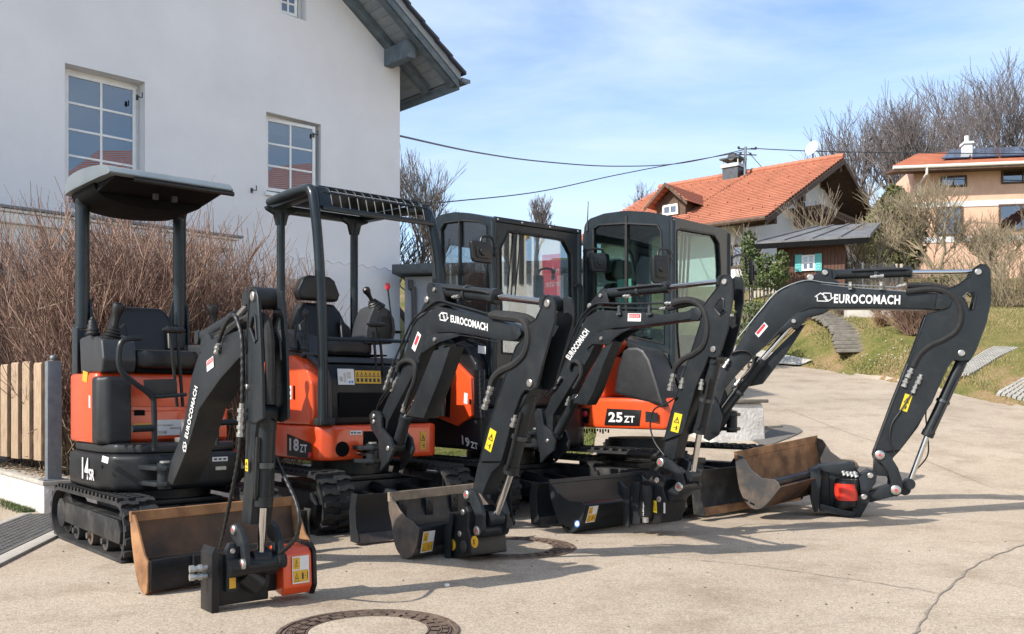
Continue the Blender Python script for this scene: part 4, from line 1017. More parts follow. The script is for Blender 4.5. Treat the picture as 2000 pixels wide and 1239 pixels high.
def undercarriage(root, F, L, Hh, Wtot, W_, bl, zt, zb=0.0, nl=36, blade_w=None, blade_z=0.02, blade_h=.28, blade_mat='blade_paint', xc=0.0):
    make_track(root, F, L, Hh, -(Wtot-W_)/2, W_, zb, nl=nl, xc=xc); make_track(root, F, L, Hh, (Wtot-W_)/2, W_, zb, nl=nl, xc=xc)
    b = B(); yi = Wtot/2 - W_
    b.box(F, xc-.32, xc+.34, -yi-.03, yi+.03, zb+.16, zb+Hh*.78); b.top_prism(F, [(xc-.30,-.28),(xc+.30,-.28),(xc+.30,.28),(xc-.30,.28)], zb+Hh*.79, zb+Hh*.88); fin(b, 'chassis', 'scuffed_black', root, bevel=.01)
    b = B(); b.cyl(F.P(0,0,zb+Hh*.86), F.P(0,0,zt), .27, 32); b.cyl(F.P(0,0,zb+Hh*.9), F.P(0,0,zt-.02), .30, 32); fin(b, 'slew_ring', 'scuffed_black', root)
    bw = (blade_w or Wtot)/2
    # blade: curved plate with side cheeks and a wear edge
    p = [(bl+.05, blade_z), (bl+.015, blade_z+.05), (bl-.012, blade_z+blade_h*.45), (bl-.008, blade_z+blade_h*.8), (bl+.02, blade_z+blade_h)]
    q = [(x-.016, z) for x, z in reversed(p)]
    b = B(); b.side_prism(F, p+q, -bw, bw); bd = fin(b, 'dozer_blade', blade_mat, root, bevel=.002, seg=1)
    b = B(); ck = [(bl+.075, blade_z+.02),(bl+.035, blade_z+blade_h*.35),(bl+.03, blade_z+blade_h*.75),(bl+.055, blade_z+blade_h+.01),(bl-.02, blade_z+blade_h+.01),(bl-.05, blade_z+blade_h*.6),(bl-.03, blade_z+.0),(bl+.06, blade_z-.005)]
    b.side_prism(F, ck, -bw-.012, -bw-.001); b.side_prism(F, ck, bw+.001, bw+.012); fin(b, 'blade_cheek', blade_mat, bd, bevel=.002, seg=1)
    b = B(); b.side_prism(F, [(bl+.065, blade_z-.004),(bl+.038, blade_z+.052),(bl+.019, blade_z+.052),(bl+.048, blade_z-.004)], -bw+.001, bw-.001); fin(b, 'cutting_edge', 'rust_bright' if blade_mat == 'scuffed_black' else 'worn_steel', bd, smooth=False)
    b = B()
    for s_ in (-1, 1):
        y = s_*min(.24, yi-.04); b.side_prism(F, [(xc+.30, zb+.18),(bl-.03, blade_z+.10),(bl-.03, blade_z+blade_h*.7),(xc+.34, zb+Hh*.7)], y-.035, y+.035)
    b.side_prism(F, [(bl-.42, blade_z+blade_h*.62), (bl-.01, blade_z+blade_h*.95), (bl-.01, blade_z+blade_h*.95+.012), (bl-.42, blade_z+blade_h*.62+.012)], -.24, .24)
    fin(b, 'blade_arm', 'scuffed_black', root, bevel=.004)
    b = B(); b.cyl(F.P(xc+.2,0,zb+Hh*.72), F.P(bl-.08,0,blade_z+blade_h*.5), .04, 16); o = fin(b, 'blade_cylinder', 'boom_paint', root)

# ---- boom, arm, rams, links
def boom_set(root, F, S):
    w, aw = S['w'], S['aw']; h = w/2; ah = aw/2
    b = B(); b.side_prism(F, outline(F, S['boom'], -h), -h, h); boom = fin(b, 'boom', 'boom_paint', root, bevel=.007, seg=2)
    if 'gusset' in S:
        b = B(); g = outline(F, S['gusset'], -h); b.side_prism(F, g, -h-.012, -h-.001); b.side_prism(F, g, h+.001, h+.012); fin(b, 'cylinder_bracket', 'boom_paint', boom, bevel=.003)
    if 'ears' in S:
        b = B(); g = outline(F, S['ears'], -h); b.side_prism(F, g, -h*.92, -h*.92+.014); b.side_prism(F, g, h*.92-.014, h*.92); fin(b, 'cylinder_ear', 'boom_paint', boom, bevel=.003)
    if 'seam' in S:
        hose(boom, [F.S(*p, -h-.001) for p in S['seam']], .0035, 'machine_black', 'weld_seam', n=5)
    # arm
    g = outline(F, S['arm'], -ah); hl = [outline(F, S['hole'], -ah)] if 'hole' in S else []; b = B(); b.holed(F, g, hl, -ah, -ah+.012); arm = fin(b, 'arm', 'boom_paint', root)
    b = B(); b.holed(F, g, hl, ah-.012, ah); fin(b, 'arm_plate', 'boom_paint', arm)
    for yy in (-ah-.001,):
        q = B(); lp = [F.P(x, yy, z) for x, z in g]; q.tube(lp + lp[:2], .004, 5); fin(q, 'rolled_edge', 'boom_paint', arm)
    b = B(); b.side_prism(F, outline(F, S['beam'], -ah), -ah+.013, ah-.013); fin(b, 'arm_beam', 'boom_paint', arm, bevel=.004)
    if 'hole' in S:
        for yy in (-ah-.003, ):
            rim = [F.S(*p, -ah-.002) for p in S['hole'] + S['hole'][:2]]; bb = B(); bb.tube(rim, .006, 6); fin(bb, 'opening_rim', 'boom_paint', arm)
    if 'web' in S:
        b = B(); b.side_prism(F, outline(F, S['web'], -ah), -ah+.03, ah-.03); fin(b, 'arm_web', 'machine_black', arm)
    if 'cheek' in S:
        b = B(); b.side_prism(F, outline(F, S['cheek'], -ah), -ah-.010, -ah-.001); fin(b, 'boom_tip_cheek', 'boom_paint', boom, bevel=.003)
    for nm, (a, r, yy) in S['pins'].items():
        c = F.S(*a, -yy); pin(root if nm.startswith('r') else arm, c, -F.l, r, .012)
    for rm in S['rams']:
        ram(root, F, rm.get('y', 0), rm['a'], rm['c'], rm['d'], rm['rb'], rm['rr'], name=rm['n'], clips=rm.get('clips', True))
    for gd in S.get('guards', []):
        gy = gd.get('y', -.06); b = B(); b.side_prism(F, outline(F, gd['p'], gy), gy-.004, gy+.10); fin(b, 'cylinder_guard', 'boom_paint', root, bevel=.006)
    for hp in S.get('hoses', []):
        hose(arm if hp.get('arm') else boom, [F.S(a, c, hp['y'] + (q[0] if q else 0)) for a, c, *q in hp['p']], hp['r'], hp.get('m', 'hose_black'), hp.get('n', 'hose'), hp.get('ribs', False))
    for f_ in S.get('fit', []):
        fitting(arm, F.S(*f_[0], f_[2]), F.S(*f_[1], f_[2]), f_[3] if len(f_) > 3 else .013)
    return boom, arm
def link_set(root, F, S, aw):
    """curved link from the arm to the ram eye, straight link down to the coupler"""
    yl = aw/2 + .018
    for s_ in (-1, 1):
        o = outline(F, S['banana'], -yl); b = B(); y = s_*yl
        b.side_prism(F, o, y-.012, y+.012); fin(b, 'curved_link', 'boom_paint', root, bevel=.004)
    A, C_ = F.S(*S['eye'], -yl), F.S(*S['foot'], -yl)
    b = B(); d = (C_-A).normalized(); up = d.cross(F.l).normalized()
    wv = S.get('lw', .03)
    b.prism([A+up*wv, C_+up*wv*.9, C_-up*wv*.9, A-up*wv], F.l*(2*yl)); fin(b, 'bucket_link', 'boom_paint', root, bevel=.008)
    b = B(); b.cyl(A - F.l*.0, A + F.l*(2*yl+.03), wv*1.05, 18); fin(b, 'link_hub', 'boom_paint', root)
    for p, r in S['lpins']:
        c = F.S(*p, -yl-.012); q = pin(root, c, -F.l, r, .014); b = B(); b.cyl(c-F.l*.0135, c-F.l*.0155, r*.30, 10); fin(b, 'pin_centre', 'red_print', q)
def bucket(root, F, y0, y1, side, rim, mats, box=None, lipm='edge_steel', cut=.03, ym=None, holes=None):
    """side: px from the lip round the back to the box top; rim: px back along the open edge"""
    sh = outline(F, side, y0 if ym is None else ym); rm = outline(F, rim, y0 if ym is None else ym)
    t = .014; pv = [Vector((a, c)) for a, c in sh]; cen = sum(pv, Vector((0,0)))/len(pv); inn = []
    for i, p in enumerate(pv):
        a, c = pv[max(i-1,0)], pv[min(i+1,len(pv)-1)]; tt = (c-a).normalized(); nn = Vector((-tt.y, tt.x))
        if nn.dot(cen-p) < 0: nn = -nn
        inn.append(p + nn*t)
    sp = sm2(sh[:-1], 3) + [sh[-1]]; pv2 = [Vector(p) for p in sp]; inn2 = []
    for i, p in enumerate(pv2):
        a, c = pv2[max(i-1,0)], pv2[min(i+1,len(pv2)-1)]; tt = (c-a).normalized(); nn = Vector((-tt.y, tt.x))
        if nn.dot(cen-p) < 0: nn = -nn
        inn2.append(p + nn*t)
    k = len(pv2); b = B()
    for yy in (y0+.012, y1-.012):
        for p in pv2: b.v.append(F.P(p.x, yy, p.y))
        for p in inn2: b.v.append(F.P(p.x, yy, p.y))
    o = 2*k
    for i in range(k-1): b.f += [(i, i+1, i+1+o, i+o), (k+i, k+i+o, k+i+1+o, k+i+1)]
    b.f += [(0, o, o+k, k), (k-1, 2*k-1, 2*k-1+o, k-1+o)]
    bk = fin(b, 'bucket', mats[0], root, ang=40)
    b = B(); b.v = [F.P(p.x+(cen-p).x*.01, yy, p.y+(cen-p).y*.01) for yy in (y0+.013, y1-.013) for p in inn2]
    b.f = [(i, i+k, i+1+k, i+1) for i in range(k-1)]; 
    for i, v in enumerate(b.v): pass
    fin(b, 'bucket_lining', mats[1], bk, ang=40)
    for ki in (len(inn2)//3, len(inn2)*2//3):
        p = inn2[ki]; q = B(); q.tube([F.P(p.x+(cen-p).x*.03, y0+.015, p.y+(cen-p).y*.03), F.P(p.x+(cen-p).x*.03, y1-.015, p.y+(cen-p).y*.03)], .004, 6); fin(q, 'weld_seam', lipm, bk)
    poly = sp + rm
    for yy, nm in ((y0, 'side_plate'), (y1-.012, 'side_plate')):
        b = B(); b.side_prism(F, poly, yy, yy+.012); fin(b, nm, mats[2], bk, bevel=.002, seg=1)
    if cut:
        a, c = pv[0], pv[1]; d = (c-a).normalized(); nn = Vector((-d.y, d.x)); 
        if nn.dot(cen-a) < 0: nn = -nn
        b = B(); b.side_prism(F, [tuple(a-d*.012-nn*.004), tuple(a+d*cut-nn*.004), tuple(a+d*cut+nn*.020), tuple(a-d*.012+nn*.020)], y0-.004, y1+.004); fin(b, 'cutting_edge', lipm, bk, bevel=.003, seg=1)
    if box:
        g = outline(F, box, y0 if ym is None else ym); b = B(); b.side_prism(F, g, y0+.013, y1-.013); fin(b, 'stiffener_box', mats[3], bk, bevel=.010)
    return bk
def seat(root, F, x, y, zs, w, zt, head=True, lean=.10):
    b = B(); hw_ = w/2
    b.top_prism(F, [(x-.02,y-hw_),(x+.40,y-hw_*.92),(x+.44,y-hw_*.6),(x+.44,y+hw_*.6),(x+.40,y+hw_*.92),(x-.02,y+hw_)], zs-.12, zs); st = fin(b, 'seat', 'seat_vinyl', root, bevel=.045, seg=4)
    pts = [(y-hw_,zs-.0),(y-hw_*1.02,zs+(zt-zs)*.35),(y-hw_*.80,zt-.06),(y-hw_*.6,zt),(y+hw_*.6,zt),(y+hw_*.80,zt-.06),(y+hw_*1.02,zs+(zt-zs)*.35),(y+hw_,zs)]
    b = B(); L0 = [F.P(x+.04-.0*0 - lean*(z-zs)/max(.1,zt-zs), yy, z) for yy, z in pts]; b.prism(L0, -F.f*.13); bk = fin(b, 'seat_back', 'seat_vinyl', st, bevel=.04, seg=4)
    b = B()
    for s_ in (-1, 1):
        L0 = [F.P(x+.05 - lean*(z-zs)/max(.1,zt-zs), yy, z) for yy, z in [(y+s_*hw_*.55,zs+.02),(y+s_*hw_*.98,zs+.03),(y+s_*hw_*.96,zs+(zt-zs)*.4),(y+s_*hw_*.6,zs+(zt-zs)*.62)]]
        b.prism(L0, F.f*.035)
    fin(b, 'side_bolster', 'seat_vinyl', st, bevel=.02, seg=3)
    if head:
        hz0 = zt+.02; hh = .20; pts = [(y-w*.36,hz0),(y-w*.40,hz0+.06),(y-w*.30,hz0+hh-.03),(y-w*.2,hz0+hh),(y+w*.2,hz0+hh),(y+w*.30,hz0+hh-.03),(y+w*.40,hz0+.06),(y+w*.36,hz0)]
        b = B(); b.prism([F.P(x+.05-lean, yy, z) for yy, z in pts], -F.f*.10); fin(b, 'headrest', 'seat_vinyl', st, bevel=.035, seg=4)
    return st
def joystick(root, base, top, r=.03, knob='seat_vinyl', boot=True):
    base, top = Vector(base), Vector(top); d = top-base
    b = B(); n_ = 12
    if boot:
        pts = []; rs = []
        for i in range(n_): pts.append(base + d*(.42*i/(n_-1))); rs.append(.075*(1-.6*i/(n_-1))*(1.12 if i % 2 else .92))
        b.tube(pts, rs, 14); bt = fin(b, 'joystick_boot', 'hose_black', root, ang=60)
    b = B(); b.tube([base+d*.40, base+d*.6, base+d*.72, base+d*.84, base+d*.95, base+d*1.0], [r*.55, r*.62, r*.8, r*1.15, r*1.1, r*.6], 14); fin(b, 'joystick', knob, root)
def lever(root, base, top, r=.008, knob=None, km='hose_black', boot=False):
    b = B(); b.cyl(base, top, r, 8); o = fin(b, 'lever', 'machine_black', root)
    if knob: b = B(); b.ball(Vector(top), knob, 1, 1, 1.4); fin(b, 'lever_knob', km, o)
    if boot:
        b = B(); d = (Vector(top)-Vector(base)).normalized(); pts = [Vector(base)+d*.012*i for i in range(9)]; b.tube(pts, [.045*(1-.07*i)*(1.1 if i%2 else .9) for i in range(9)], 12); fin(b, 'lever_boot', 'hose_black', o, ang=60)
def logo(F, root, O, U, V):
    """two interlocked outline arrows"""
    O, U, V = Vector(O), Vector(U), Vector(V); N = U.cross(V).normalized()
    up = [(.0,.52),(.30,1.0),(.60,.52),(.47,.52),(.72,.10),(.72,.0),(.12,.0),(.12,.52)]
    dn = [(.44,1.0),(.88,1.0),(.88,.46),(1.0,.46),(.72,.0),(.56,.25),(.62,.42),(.50,.62)]
    b = B()
    for lp in (up, dn):
        P_ = [O+U*x+V*y+N*.002 for x, y in lp]; t = .0035
        for i in range(len(P_)):
            a, c = P_[i], P_[(i+1)%len(P_)]; d = (c-a).normalized(); s_ = d.cross(N)*t
            b.prism([a-s_-d*t, c-s_+d*t, c+s_+d*t, a+s_-d*t], N*.0008)
    return fin(b, 'logo', 'white_print', root, smooth=False)
def px_box(F, y, a, c, up):
    """lettering box on side plane y: px lower-left a, lower-right c, upper-left up"""
    O = F.S(*a, y); return O, F.S(*c, y)-O, F.S(*up, y)-O
def swing_post(root, F, S, w):
    b = B(); g = outline(F, S['post'], -w/2-.02); b.side_prism(F, g, -w/2-.035, -w/2-.012); b.side_prism(F, g, w/2+.012, w/2+.035)
    pst = fin(b, 'swing_post', 'boom_paint', root, bevel=.006)
    return pst
def swing_lug(root, F, x0, x1, z0, z1, yw, m='boom_paint'):
    th = .028; b = B()
    for z in (z0, z1): 
        pts = [(x0,-yw*.7),(x1-.05,-yw),(x1,-yw*.5),(x1,yw*.5),(x1-.05,yw),(x0,yw*.7)]; b.top_prism(F, pts, z-th/2, z+th/2)
    o = fin(b, 'swing_lug', m, root, bevel=.006)
    b = B(); b.cyl(F.P(x1-.06,0,z0-.03), F.P(x1-.06,0,z1+.03), .045, 20); fin(b, 'swing_pin', m, o)
    b = B(); b.cyl(F.P(x1-.06,0,z1+.03), F.P(x1-.06,0,z1+.04), .03, 16); fin(b, 'pin_cap', 'zinc', o)
# ---------------------------------------------------------------- first machine: open grey canopy
F1 = Frame(-2.30, 6.04, 41)
E1 = thing('mini_excavator', F1, 'smallest mini excavator with silver grey canopy roof and 14SR on its black base', 'excavator', 'row of parked mini excavators')
undercarriage(E1, F1, 1.50, .345, .98, .20, 1.02, .42, nl=46, blade_w=.98, blade_h=.24, blade_mat='scuffed_black')
foot = [(-.62,-.25),(-.55,-.40),(-.42,-.465),(.14,-.475),(.32,-.42),(.43,-.28),(.46,-.1),(.46,.2),(.40,.36),(.22,.43),(-.45,.43),(-.62,.25)]
b = B(); b.top_prism(F1, foot, .375, .60); fin(b, 'base_shell', 'machine_black', E1, bevel=.05, seg=5)
b = B(); b.top_prism(F1, [(x*.9-.01, y*.93) for x, y in foot], .601, .658); fl_ = fin(b, 'floor', 'dark_plastic', E1, bevel=.02, seg=3)
b = B()
for k in range(9): x = .14 + .028*k; b.box(F1, x, x+.010, -.37, .10, .6555, .661)
fin(b, 'tread_rib', 'dark_plastic', fl_, smooth=False)
ub = [(-.60,-.28),(-.52,-.42),(-.40,-.458),(.06,-.458),(.10,-.44),(.10,.40),(.0,.42),(-.45,.42),(-.60,.3)]
b = B(); b.top_prism(F1, ub, .657, 1.10); fin(b, 'engine_cover', 'orange_paint', E1, bevel=.03, seg=4)
b = B(); b.box(F1, .1005, .118, -.255, .385, .675, .86); fin(b, 'lower_panel', 'orange_paint', E1, bevel=.008, seg=3)
b = B(); b.box(F1, .1005, .112, -.25, .38, .885, 1.075); fin(b, 'upper_panel', 'orange_paint', E1, bevel=.012, seg=3)
b = B(); b.top_prism(F1, [(.062,-.468),(.16,-.465),(.21,-.41),(.215,-.27),(.12,-.265),(.05,-.29)], .657, 1.075); fin(b, 'side_pillar', 'dark_plastic', E1, bevel=.028, seg=4)
b = B(); b.box(F1, .119, .124, -.225, -.16, .83, .865); fin(b, 'vent_slot', 'deep_black', E1, smooth=False)
# consoles and seat
b = B(); b.side_prism(F1, [(-.25,1.10),(.17,1.10),(.20,1.18),(.17,1.30),(-.02,1.345),(-.28,1.33)], -.44, -.235); cns = fin(b, 'control_console', 'grey_plastic', E1, bevel=.02, seg=3)
b = B(); b.side_prism(F1, [(-.25,1.12),(.10,1.12),(.16,1.22),(.14,1.29),(-.25,1.31)], .235, .41); fin(b, 'control_console', 'grey_plastic', E1, bevel=.02, seg=3)
b = B(); b.box(F1, -.22, .14, -.22, .22, 1.101, 1.14); fin(b, 'seat_base', 'deep_black', E1, bevel=.01)
seat(E1, F1, -.24, -.03, 1.25, .46, 1.56, head=False)
joystick(E1, F1.Fr(216,672,.08), F1.Fr(233,592,.10), .034)
joystick(E1, F1.Fr(420,662,.08), F1.Fr(415,596,.08), .032)
lever(E1, F1.Fr(182,655,.0), F1.Fr(180,625,.0), .008, .014, boot=True)
for xa, xb in ((333,346),(346,357)):
    lever(E1, F1.Fr(xb,795,.34), F1.Fr(xa,650,.34), .011)
    b = B(); c = F1.Fr(xa, 645, .34); b.tube([c-F1.l*.05, c-F1.l*.02, c+F1.l*.02, c+F1.l*.05], [.008,.022,.022,.008], 10); fin(b, 'lever_handle', 'hose_black', E1)
hr = [F1.Fr(a, c, .44) for a, c in ((276,661),(252,662),(238,668),(233,684),(233,712),(241,730),(262,748),(296,775),(301,800),(302,880))]
b = B(); b.tube(smooth_pts(hr, 5), .0165, 10); fin(b, 'handrail', 'boom_paint', E1)
b = B(); b.tube([F1.Fr(298,776,.44), F1.Fr(364,771,.44)], .012, 8); b.tube([F1.Fr(300,836,.44), F1.Fr(258,838,.44)], .022, 10); b.tube([F1.Fr(428,826,.44), F1.Fr(466,824,.44)], .020, 10); b.tube([F1.Fr(424,800,.44), F1.Fr(424,870,.44)], .013, 8); fin(b, 'foot_rail', 'boom_paint', E1)
b = B(); b.front_prism(F1, [F1.front(a,c,.43) for a, c in ((280,742),(340,740),(346,746),(347,770),(300,775),(282,760))], .425, .43); fin(b, 'guard_panel', 'dark_plastic', E1, bevel=.002)
b = B(); b.box(F1, .24, .34, -.02, .12, .66, .69); b.side_prism(F1, [(.22,.69),(.36,.70),(.30,.78),(.26,.80)], .02, .09); fin(b, 'foot_pedal', 'zinc', E1, bevel=.006)
# posts
for yy in (-.386, .264):
    b = B(); b.tube(smooth_pts([F1.P(-.40,yy,1.42), F1.P(-.40,yy,1.8), F1.P(-.40,yy,2.12), F1.P(-.39,yy,2.24), F1.P(-.30,yy,2.30)], 5), .045, 16); b.tube([F1.P(-.40,yy,1.40), F1.P(-.40,yy,1.43)], .052, 16); fin(b, 'canopy_post', 'post_paint', E1)
    b = B(); b.side_prism(F1, [(-.46,1.08),(-.34,1.08),(-.34,1.40),(-.37,1.60),(-.42,1.60),(-.46,1.42)], yy+.035, yy+.05); b.side_prism(F1, [(-.46,1.08),(-.34,1.08),(-.34,1.40),(-.46,1.42)], yy-.05, yy-.035); b.box(F1, -.44, -.36, yy-.034, yy+.034, 1.09, 1.39)
    b.front_prism(F1, [(yy+.04,1.30),(yy+.12,1.28),(yy+.04,1.62)] if yy < 0 else [(yy-.04,1.30),(yy-.12,1.34),(yy-.04,1.66)], -.42, -.40); br = fin(b, 'post_bracket', 'post_paint', E1, bevel=.004)
    sg = 1 if yy < 0 else -1; pin(E1, F1.P(-.398, yy+sg*.07, 1.42), F1.f, .02, .012, 'bolt_head', 'zinc')
ya_, yb_ = -.47, .30
b = B(); top = [(-.50,2.29),(-.49,2.36),(-.40,2.40),(-.1,2.395),(.30,2.345),(.40,2.30),(.40,2.275),(.2,2.285),(-.35,2.30)]
b.side_prism(F1, sm2(top+top[:1], 4)[:-1], ya_, yb_); fin(b, 'canopy_roof', 'roof_silver', E1, bevel=.012, seg=3, ang=40)
b = B(); b.front_prism(F1, sm2([(ya_+.03,2.29),(ya_+.05,2.24),(ya_+.12,2.20),(-.2,2.175),(.0,2.175),(yb_-.10,2.20),(yb_-.04,2.24),(yb_-.02,2.29)],3), -.46, .02); b.side_prism(F1, [(.022,2.235),(.20,2.252),(.36,2.268),(.36,2.276),(.022,2.29)], ya_+.05, yb_-.04); fin(b, 'canopy_lining', 'deep_black', E1, bevel=.012, seg=3)
b = B(); b.box(F1, .385, .405, ya_+.16, yb_-.03, 2.262, 2.285); b.tube([F1.P(.40,-.32,2.262), F1.P(.40,.31,2.262)], .016, 8); fin(b, 'front_grille', 'hose_black', E1, bevel=.004)
for y in (-.12, .0): b = B(); b.cyl(F1.P(.2,y,2.235), F1.P(.2,y,2.20), .02, 12); fin(b, 'roof_light', 'grey_plastic', E1)
# print
lettering('14', F1.P(-.075,-.4795,.435), F1.f*.135, Vector((0,0,.135)), 'white_print', E1, bold=.045)
lettering('SR', F1.P(.07,-.4795,.435), F1.f*.10, Vector((0,0,.07)), 'white_print', E1, bold=.035)
O = F1.S(199,902,-.478); sticker(O, F1.S(211,906,-.478)-O, F1.S(201,890,-.478)-O, 'white_print', E1)
O = F1.Fr(246,936,.415); O = F1.P(.45,-.26,.455)+F1.f*0; sticker(F1.P(.462,-.17,.455), F1.l*.05, Vector((0,0,.045)), 'white_print', E1)
sticker(F1.P(.463,.14,.54), F1.l*.10, Vector((0,0,.028)), 'white_print', E1, layout=[('sticker_print','black_print',[rect(.1,.3,.3,.7),rect(.4,.3,.6,.7),rect(.7,.3,.9,.7)])])
sticker(F1.P(.463,.16,.485), F1.l*.07, Vector((0,0,.022)), 'zinc', E1)
sticker(F1.P(.119,-.235,.73), F1.l*.13, Vector((0,0,.05)), 'yellow_deep', E1, layout=[('sticker_symbol','black_print', tri_sign(.18,.5,.24,.7)+tri_sign(.5,.5,.24,.7)+tri_sign(.82,.5,.24,.7))])
sticker(F1.P(.119,-.10,.70), F1.l*.20, Vector((0,0,.10)), 'white_print', E1, layout=[('sticker_print','zinc',[rect(.1,.1,.4,.3),rect(.5,.4,.9,.5),rect(.1,.6,.6,.7)])])
O = F1.S(161,744,-.459); sticker(O, F1.S(170,748,-.459)-O, F1.S(163,724,-.459)-O, 'yellow_deep', E1)
O = F1.S(174,796,-.459); sticker(O, F1.S(177,798,-.459)-O, F1.S(174,772,-.459)-O, 'white_print', E1)
pin(E1, F1.S(200,912,-.476), -F1.l, .012, .004, 'plug', 'deep_black')
# boom
BF1 = Frame(-1.98, 5.30, 36)
def bezel(pts): return pts
swing_lug(E1, Frame(F1.P(.42,-.25,0).x, F1.P(.42,-.25,0).y, 60), -.02, .22, .43, .525, .075)
S1 = dict(w=.14, aw=.125,
  boom=[(326,940),(334,899),(347,868),(358,830),(366,786),(372,741),(385,700),(398,676),(415,662),(440,655),(462,646),(480,645),(480,690),(466,700),(430,740),(405,775),(388,800),(376,840),(366,875),(350,915),(336,948)],
  ears=[(386,690),(390,665),(397,650),(404,650),(412,668),(440,655)],
  arm=[(489,572),(493,564),(501,567),(504,580),(507,620),(510,680),(512,740),(513,818),(500,826),(490,822),(476,820),(478,790),(482,740),(480,690),(484,640),(486,600)],
  beam=[(476,800),(496,812),(492,850),(489,960),(483,1026),(466,1020),(470,960),(474,860)],
  hole=[(495,616),(499,619),(502,664),(499,669),(489,641),(491,628)],
  pins={'arm_pin':((496,579),.022,.0625),'boom_pin':((484,756),.014,.0625)},
  rams=[dict(n='arm_cylinder', a=(398,660), c=(462,622), d=(494,584), rb=.036, rr=.017, clips=False),
        dict(n='bucket_cylinder', a=(521,806), c=(514,990), d=(509,1090), rb=.036, rr=.018, y=.0)],
  hoses=[dict(y=-.085, r=.010, ribs=True, n='armoured_hose', p=[(427,668),(437,640),(448,622),(457,616),(464,628),(472,660),(474,720),(473,790)]),
         dict(y=-.085, r=.009, ribs=True, n='armoured_hose', p=[(470,852),(464,905),(448,985),(432,1060),(418,1095),(404,1116)]),
         dict(y=.075, r=.009, ribs=True, n='armoured_hose', p=[(536,890),(555,930),(578,980),(585,1020),(575,1055),(545,1084)])] +
        [dict(y=yy, r=.023, m='hose_fabric', n='hose_sleeve', p=[(400,672),(430,660),(470,630),(505,618),(523,640),(527,700),(526,790)]) for yy in (-.025, .012, .045)] +
        [dict(y=.0, r=.028, m='hose_fabric', n='hose_sleeve', p=[(402,664),(425,655),(455,640),(478,632)])],
  fit=[((426,672),(423,690),-.085), ((473,788),(471,822),-.085,.016), ((471,822),(470,853),-.085,.016), ((406,1113),(420,1116),-.085)])
boom_set(E1, BF1, S1)
b = B(); b.cyl(BF1.P(*[BF1.side(512,583,0)[0]],-.055,BF1.side(512,583,0)[1]), BF1.P(BF1.side(512,583,0)[0],.055,BF1.side(512,583,0)[1]), .05, 20); fin(b, 'pivot_roller', 'hose_black', E1)
b = B(); c = BF1.side(505,800,0); b.box(BF1, c[0]-.03, c[0]+.012, -.05, .05, c[1]-.03, c[1]+.0); fin(b, 'cross_plate', 'boom_paint', E1, bevel=.004)
link_set(E1, BF1, dict(banana=[(455,1026),(463,1022),(473,1035),(481,1060),(484,1090),(484,1108),(474,1116),(467,1108),(470,1090),(466,1062),(456,1048),(452,1036)], eye=(476,1103), foot=(470,1120), lw=.032,
   lpins=[((459,1035),.022),((476,1102),.024)]), .125)
GB1 = Frame(0,0,40); cpl = gpt(478,1186); GB1.o = Vector((cpl.x, cpl.y, 0))
cp = B(); cp.box(GB1, -.05, .0, -.125, .115, .02, .245); cp.front_prism(GB1, [(-.165,.0),(-.13,.0),(-.125,.24),(-.135,.28),(-.15,.29),(-.165,.26)], -.10, .03); fin(cp, 'coupler_plate', 'machine_black', E1, bevel=.006)
b = B(); b.front_prism(GB1, [(-.10,.085),(-.05,.085),(-.04,.11),(-.045,.28),(-.06,.30),(-.085,.30),(-.10,.27)], .003, .035); b.front_prism(GB1, [(.055,.085),(.10,.085),(.10,.26),(.07,.28),(.05,.25)], .003, .035); fin(b, 'coupler_ear', 'boom_paint', E1, bevel=.005)
b = B(); b.cyl(GB1.P(.05,-.10,.19), GB1.P(.05,.12,.19), .040, 18); b.cyl(GB1.P(.03,-.02,.16), GB1.P(.03,.05,.10), .05, 14); fin(b, 'tilt_hub', 'machine_black', E1)
for y, z in ((-.072,.265),(-.07,.185)): pin(E1, GB1.P(.036,y,z), GB1.f, .012, .006, 'pin', 'steel_pin')
sticker(GB1.P(.0355,-.088,.10), GB1.l*.03, Vector((0,0,.05)), 'yellow_deep', E1)
for z in (.16, .195): fitting(E1, GB1.P(-.02,-.165,z), GB1.P(-.03,-.24,z), .014)
b = B(); oy = .165; b.side_prism(GB1, [(-.10,.05),(.03,.03),(.055,.07),(.045,.22),(.02,.245),(-.10,.25)], oy, oy+.145); org = fin(b, 'rotator_cover', 'orange_paint', E1, bevel=.010, seg=3)
b = B(); b.side_prism(GB1, [(-.12,.03),(.035,.02),(.065,.07),(.055,.23),(.02,.262),(-.12,.262)], oy+.146, oy+.165); b.box(GB1, -.12, -.02, .10, oy-.002, .05, .24); fin(b, 'rotator_flange', 'machine_black', E1, bevel=.006)
O = GB1.P(.059, oy+.045, .085); 
sticker(GB1.P(.0575,oy+.04,.085)+Vector((0,0,0)), GB1.l*.085, Vector((0,0,.125))-GB1.f*.0085, 'white_print', E1, lift=.003, layout=SAFETY)
# sticker on the boom, brand print running up the boom
O = BF1.S(405,727,-.0715); sticker(O, BF1.S(418,717,-.0715)-O, BF1.S(404,706,-.0715)-O, 'white_print', E1, layout=[('sticker_print','red_print',[rect(.06,.55,.94,.92)])])
lettering('BÖHLER', O+ (BF1.S(418,717,-.0715)-O)*.12 + (BF1.S(404,706,-.0715)-O)*.62, (BF1.S(418,717,-.0715)-O)*.76, (BF1.S(404,706,-.0715)-O)*.24, 'white_print', E1).location = tuple(root_inv(E1).to_3x3() @ (-BF1.l*.003))
O = BF1.S(367,858,-.072); lettering('EUROCOMACH', O, BF1.S(387,757,-.072)-O, BF1.S(361,853,-.072)-O, 'white_print', E1, bold=.05)
O = BF1.S(363,884,-.072); logo(BF1, E1, O, BF1.S(366,866,-.072)-O, BF1.S(357,880,-.072)-O)
O = BF1.S(480,920,-.0635); sticker(O, BF1.S(485,921,-.0635)-O, BF1.S(480,897,-.0635)-O, 'yellow_print', E1, layout=WARN)
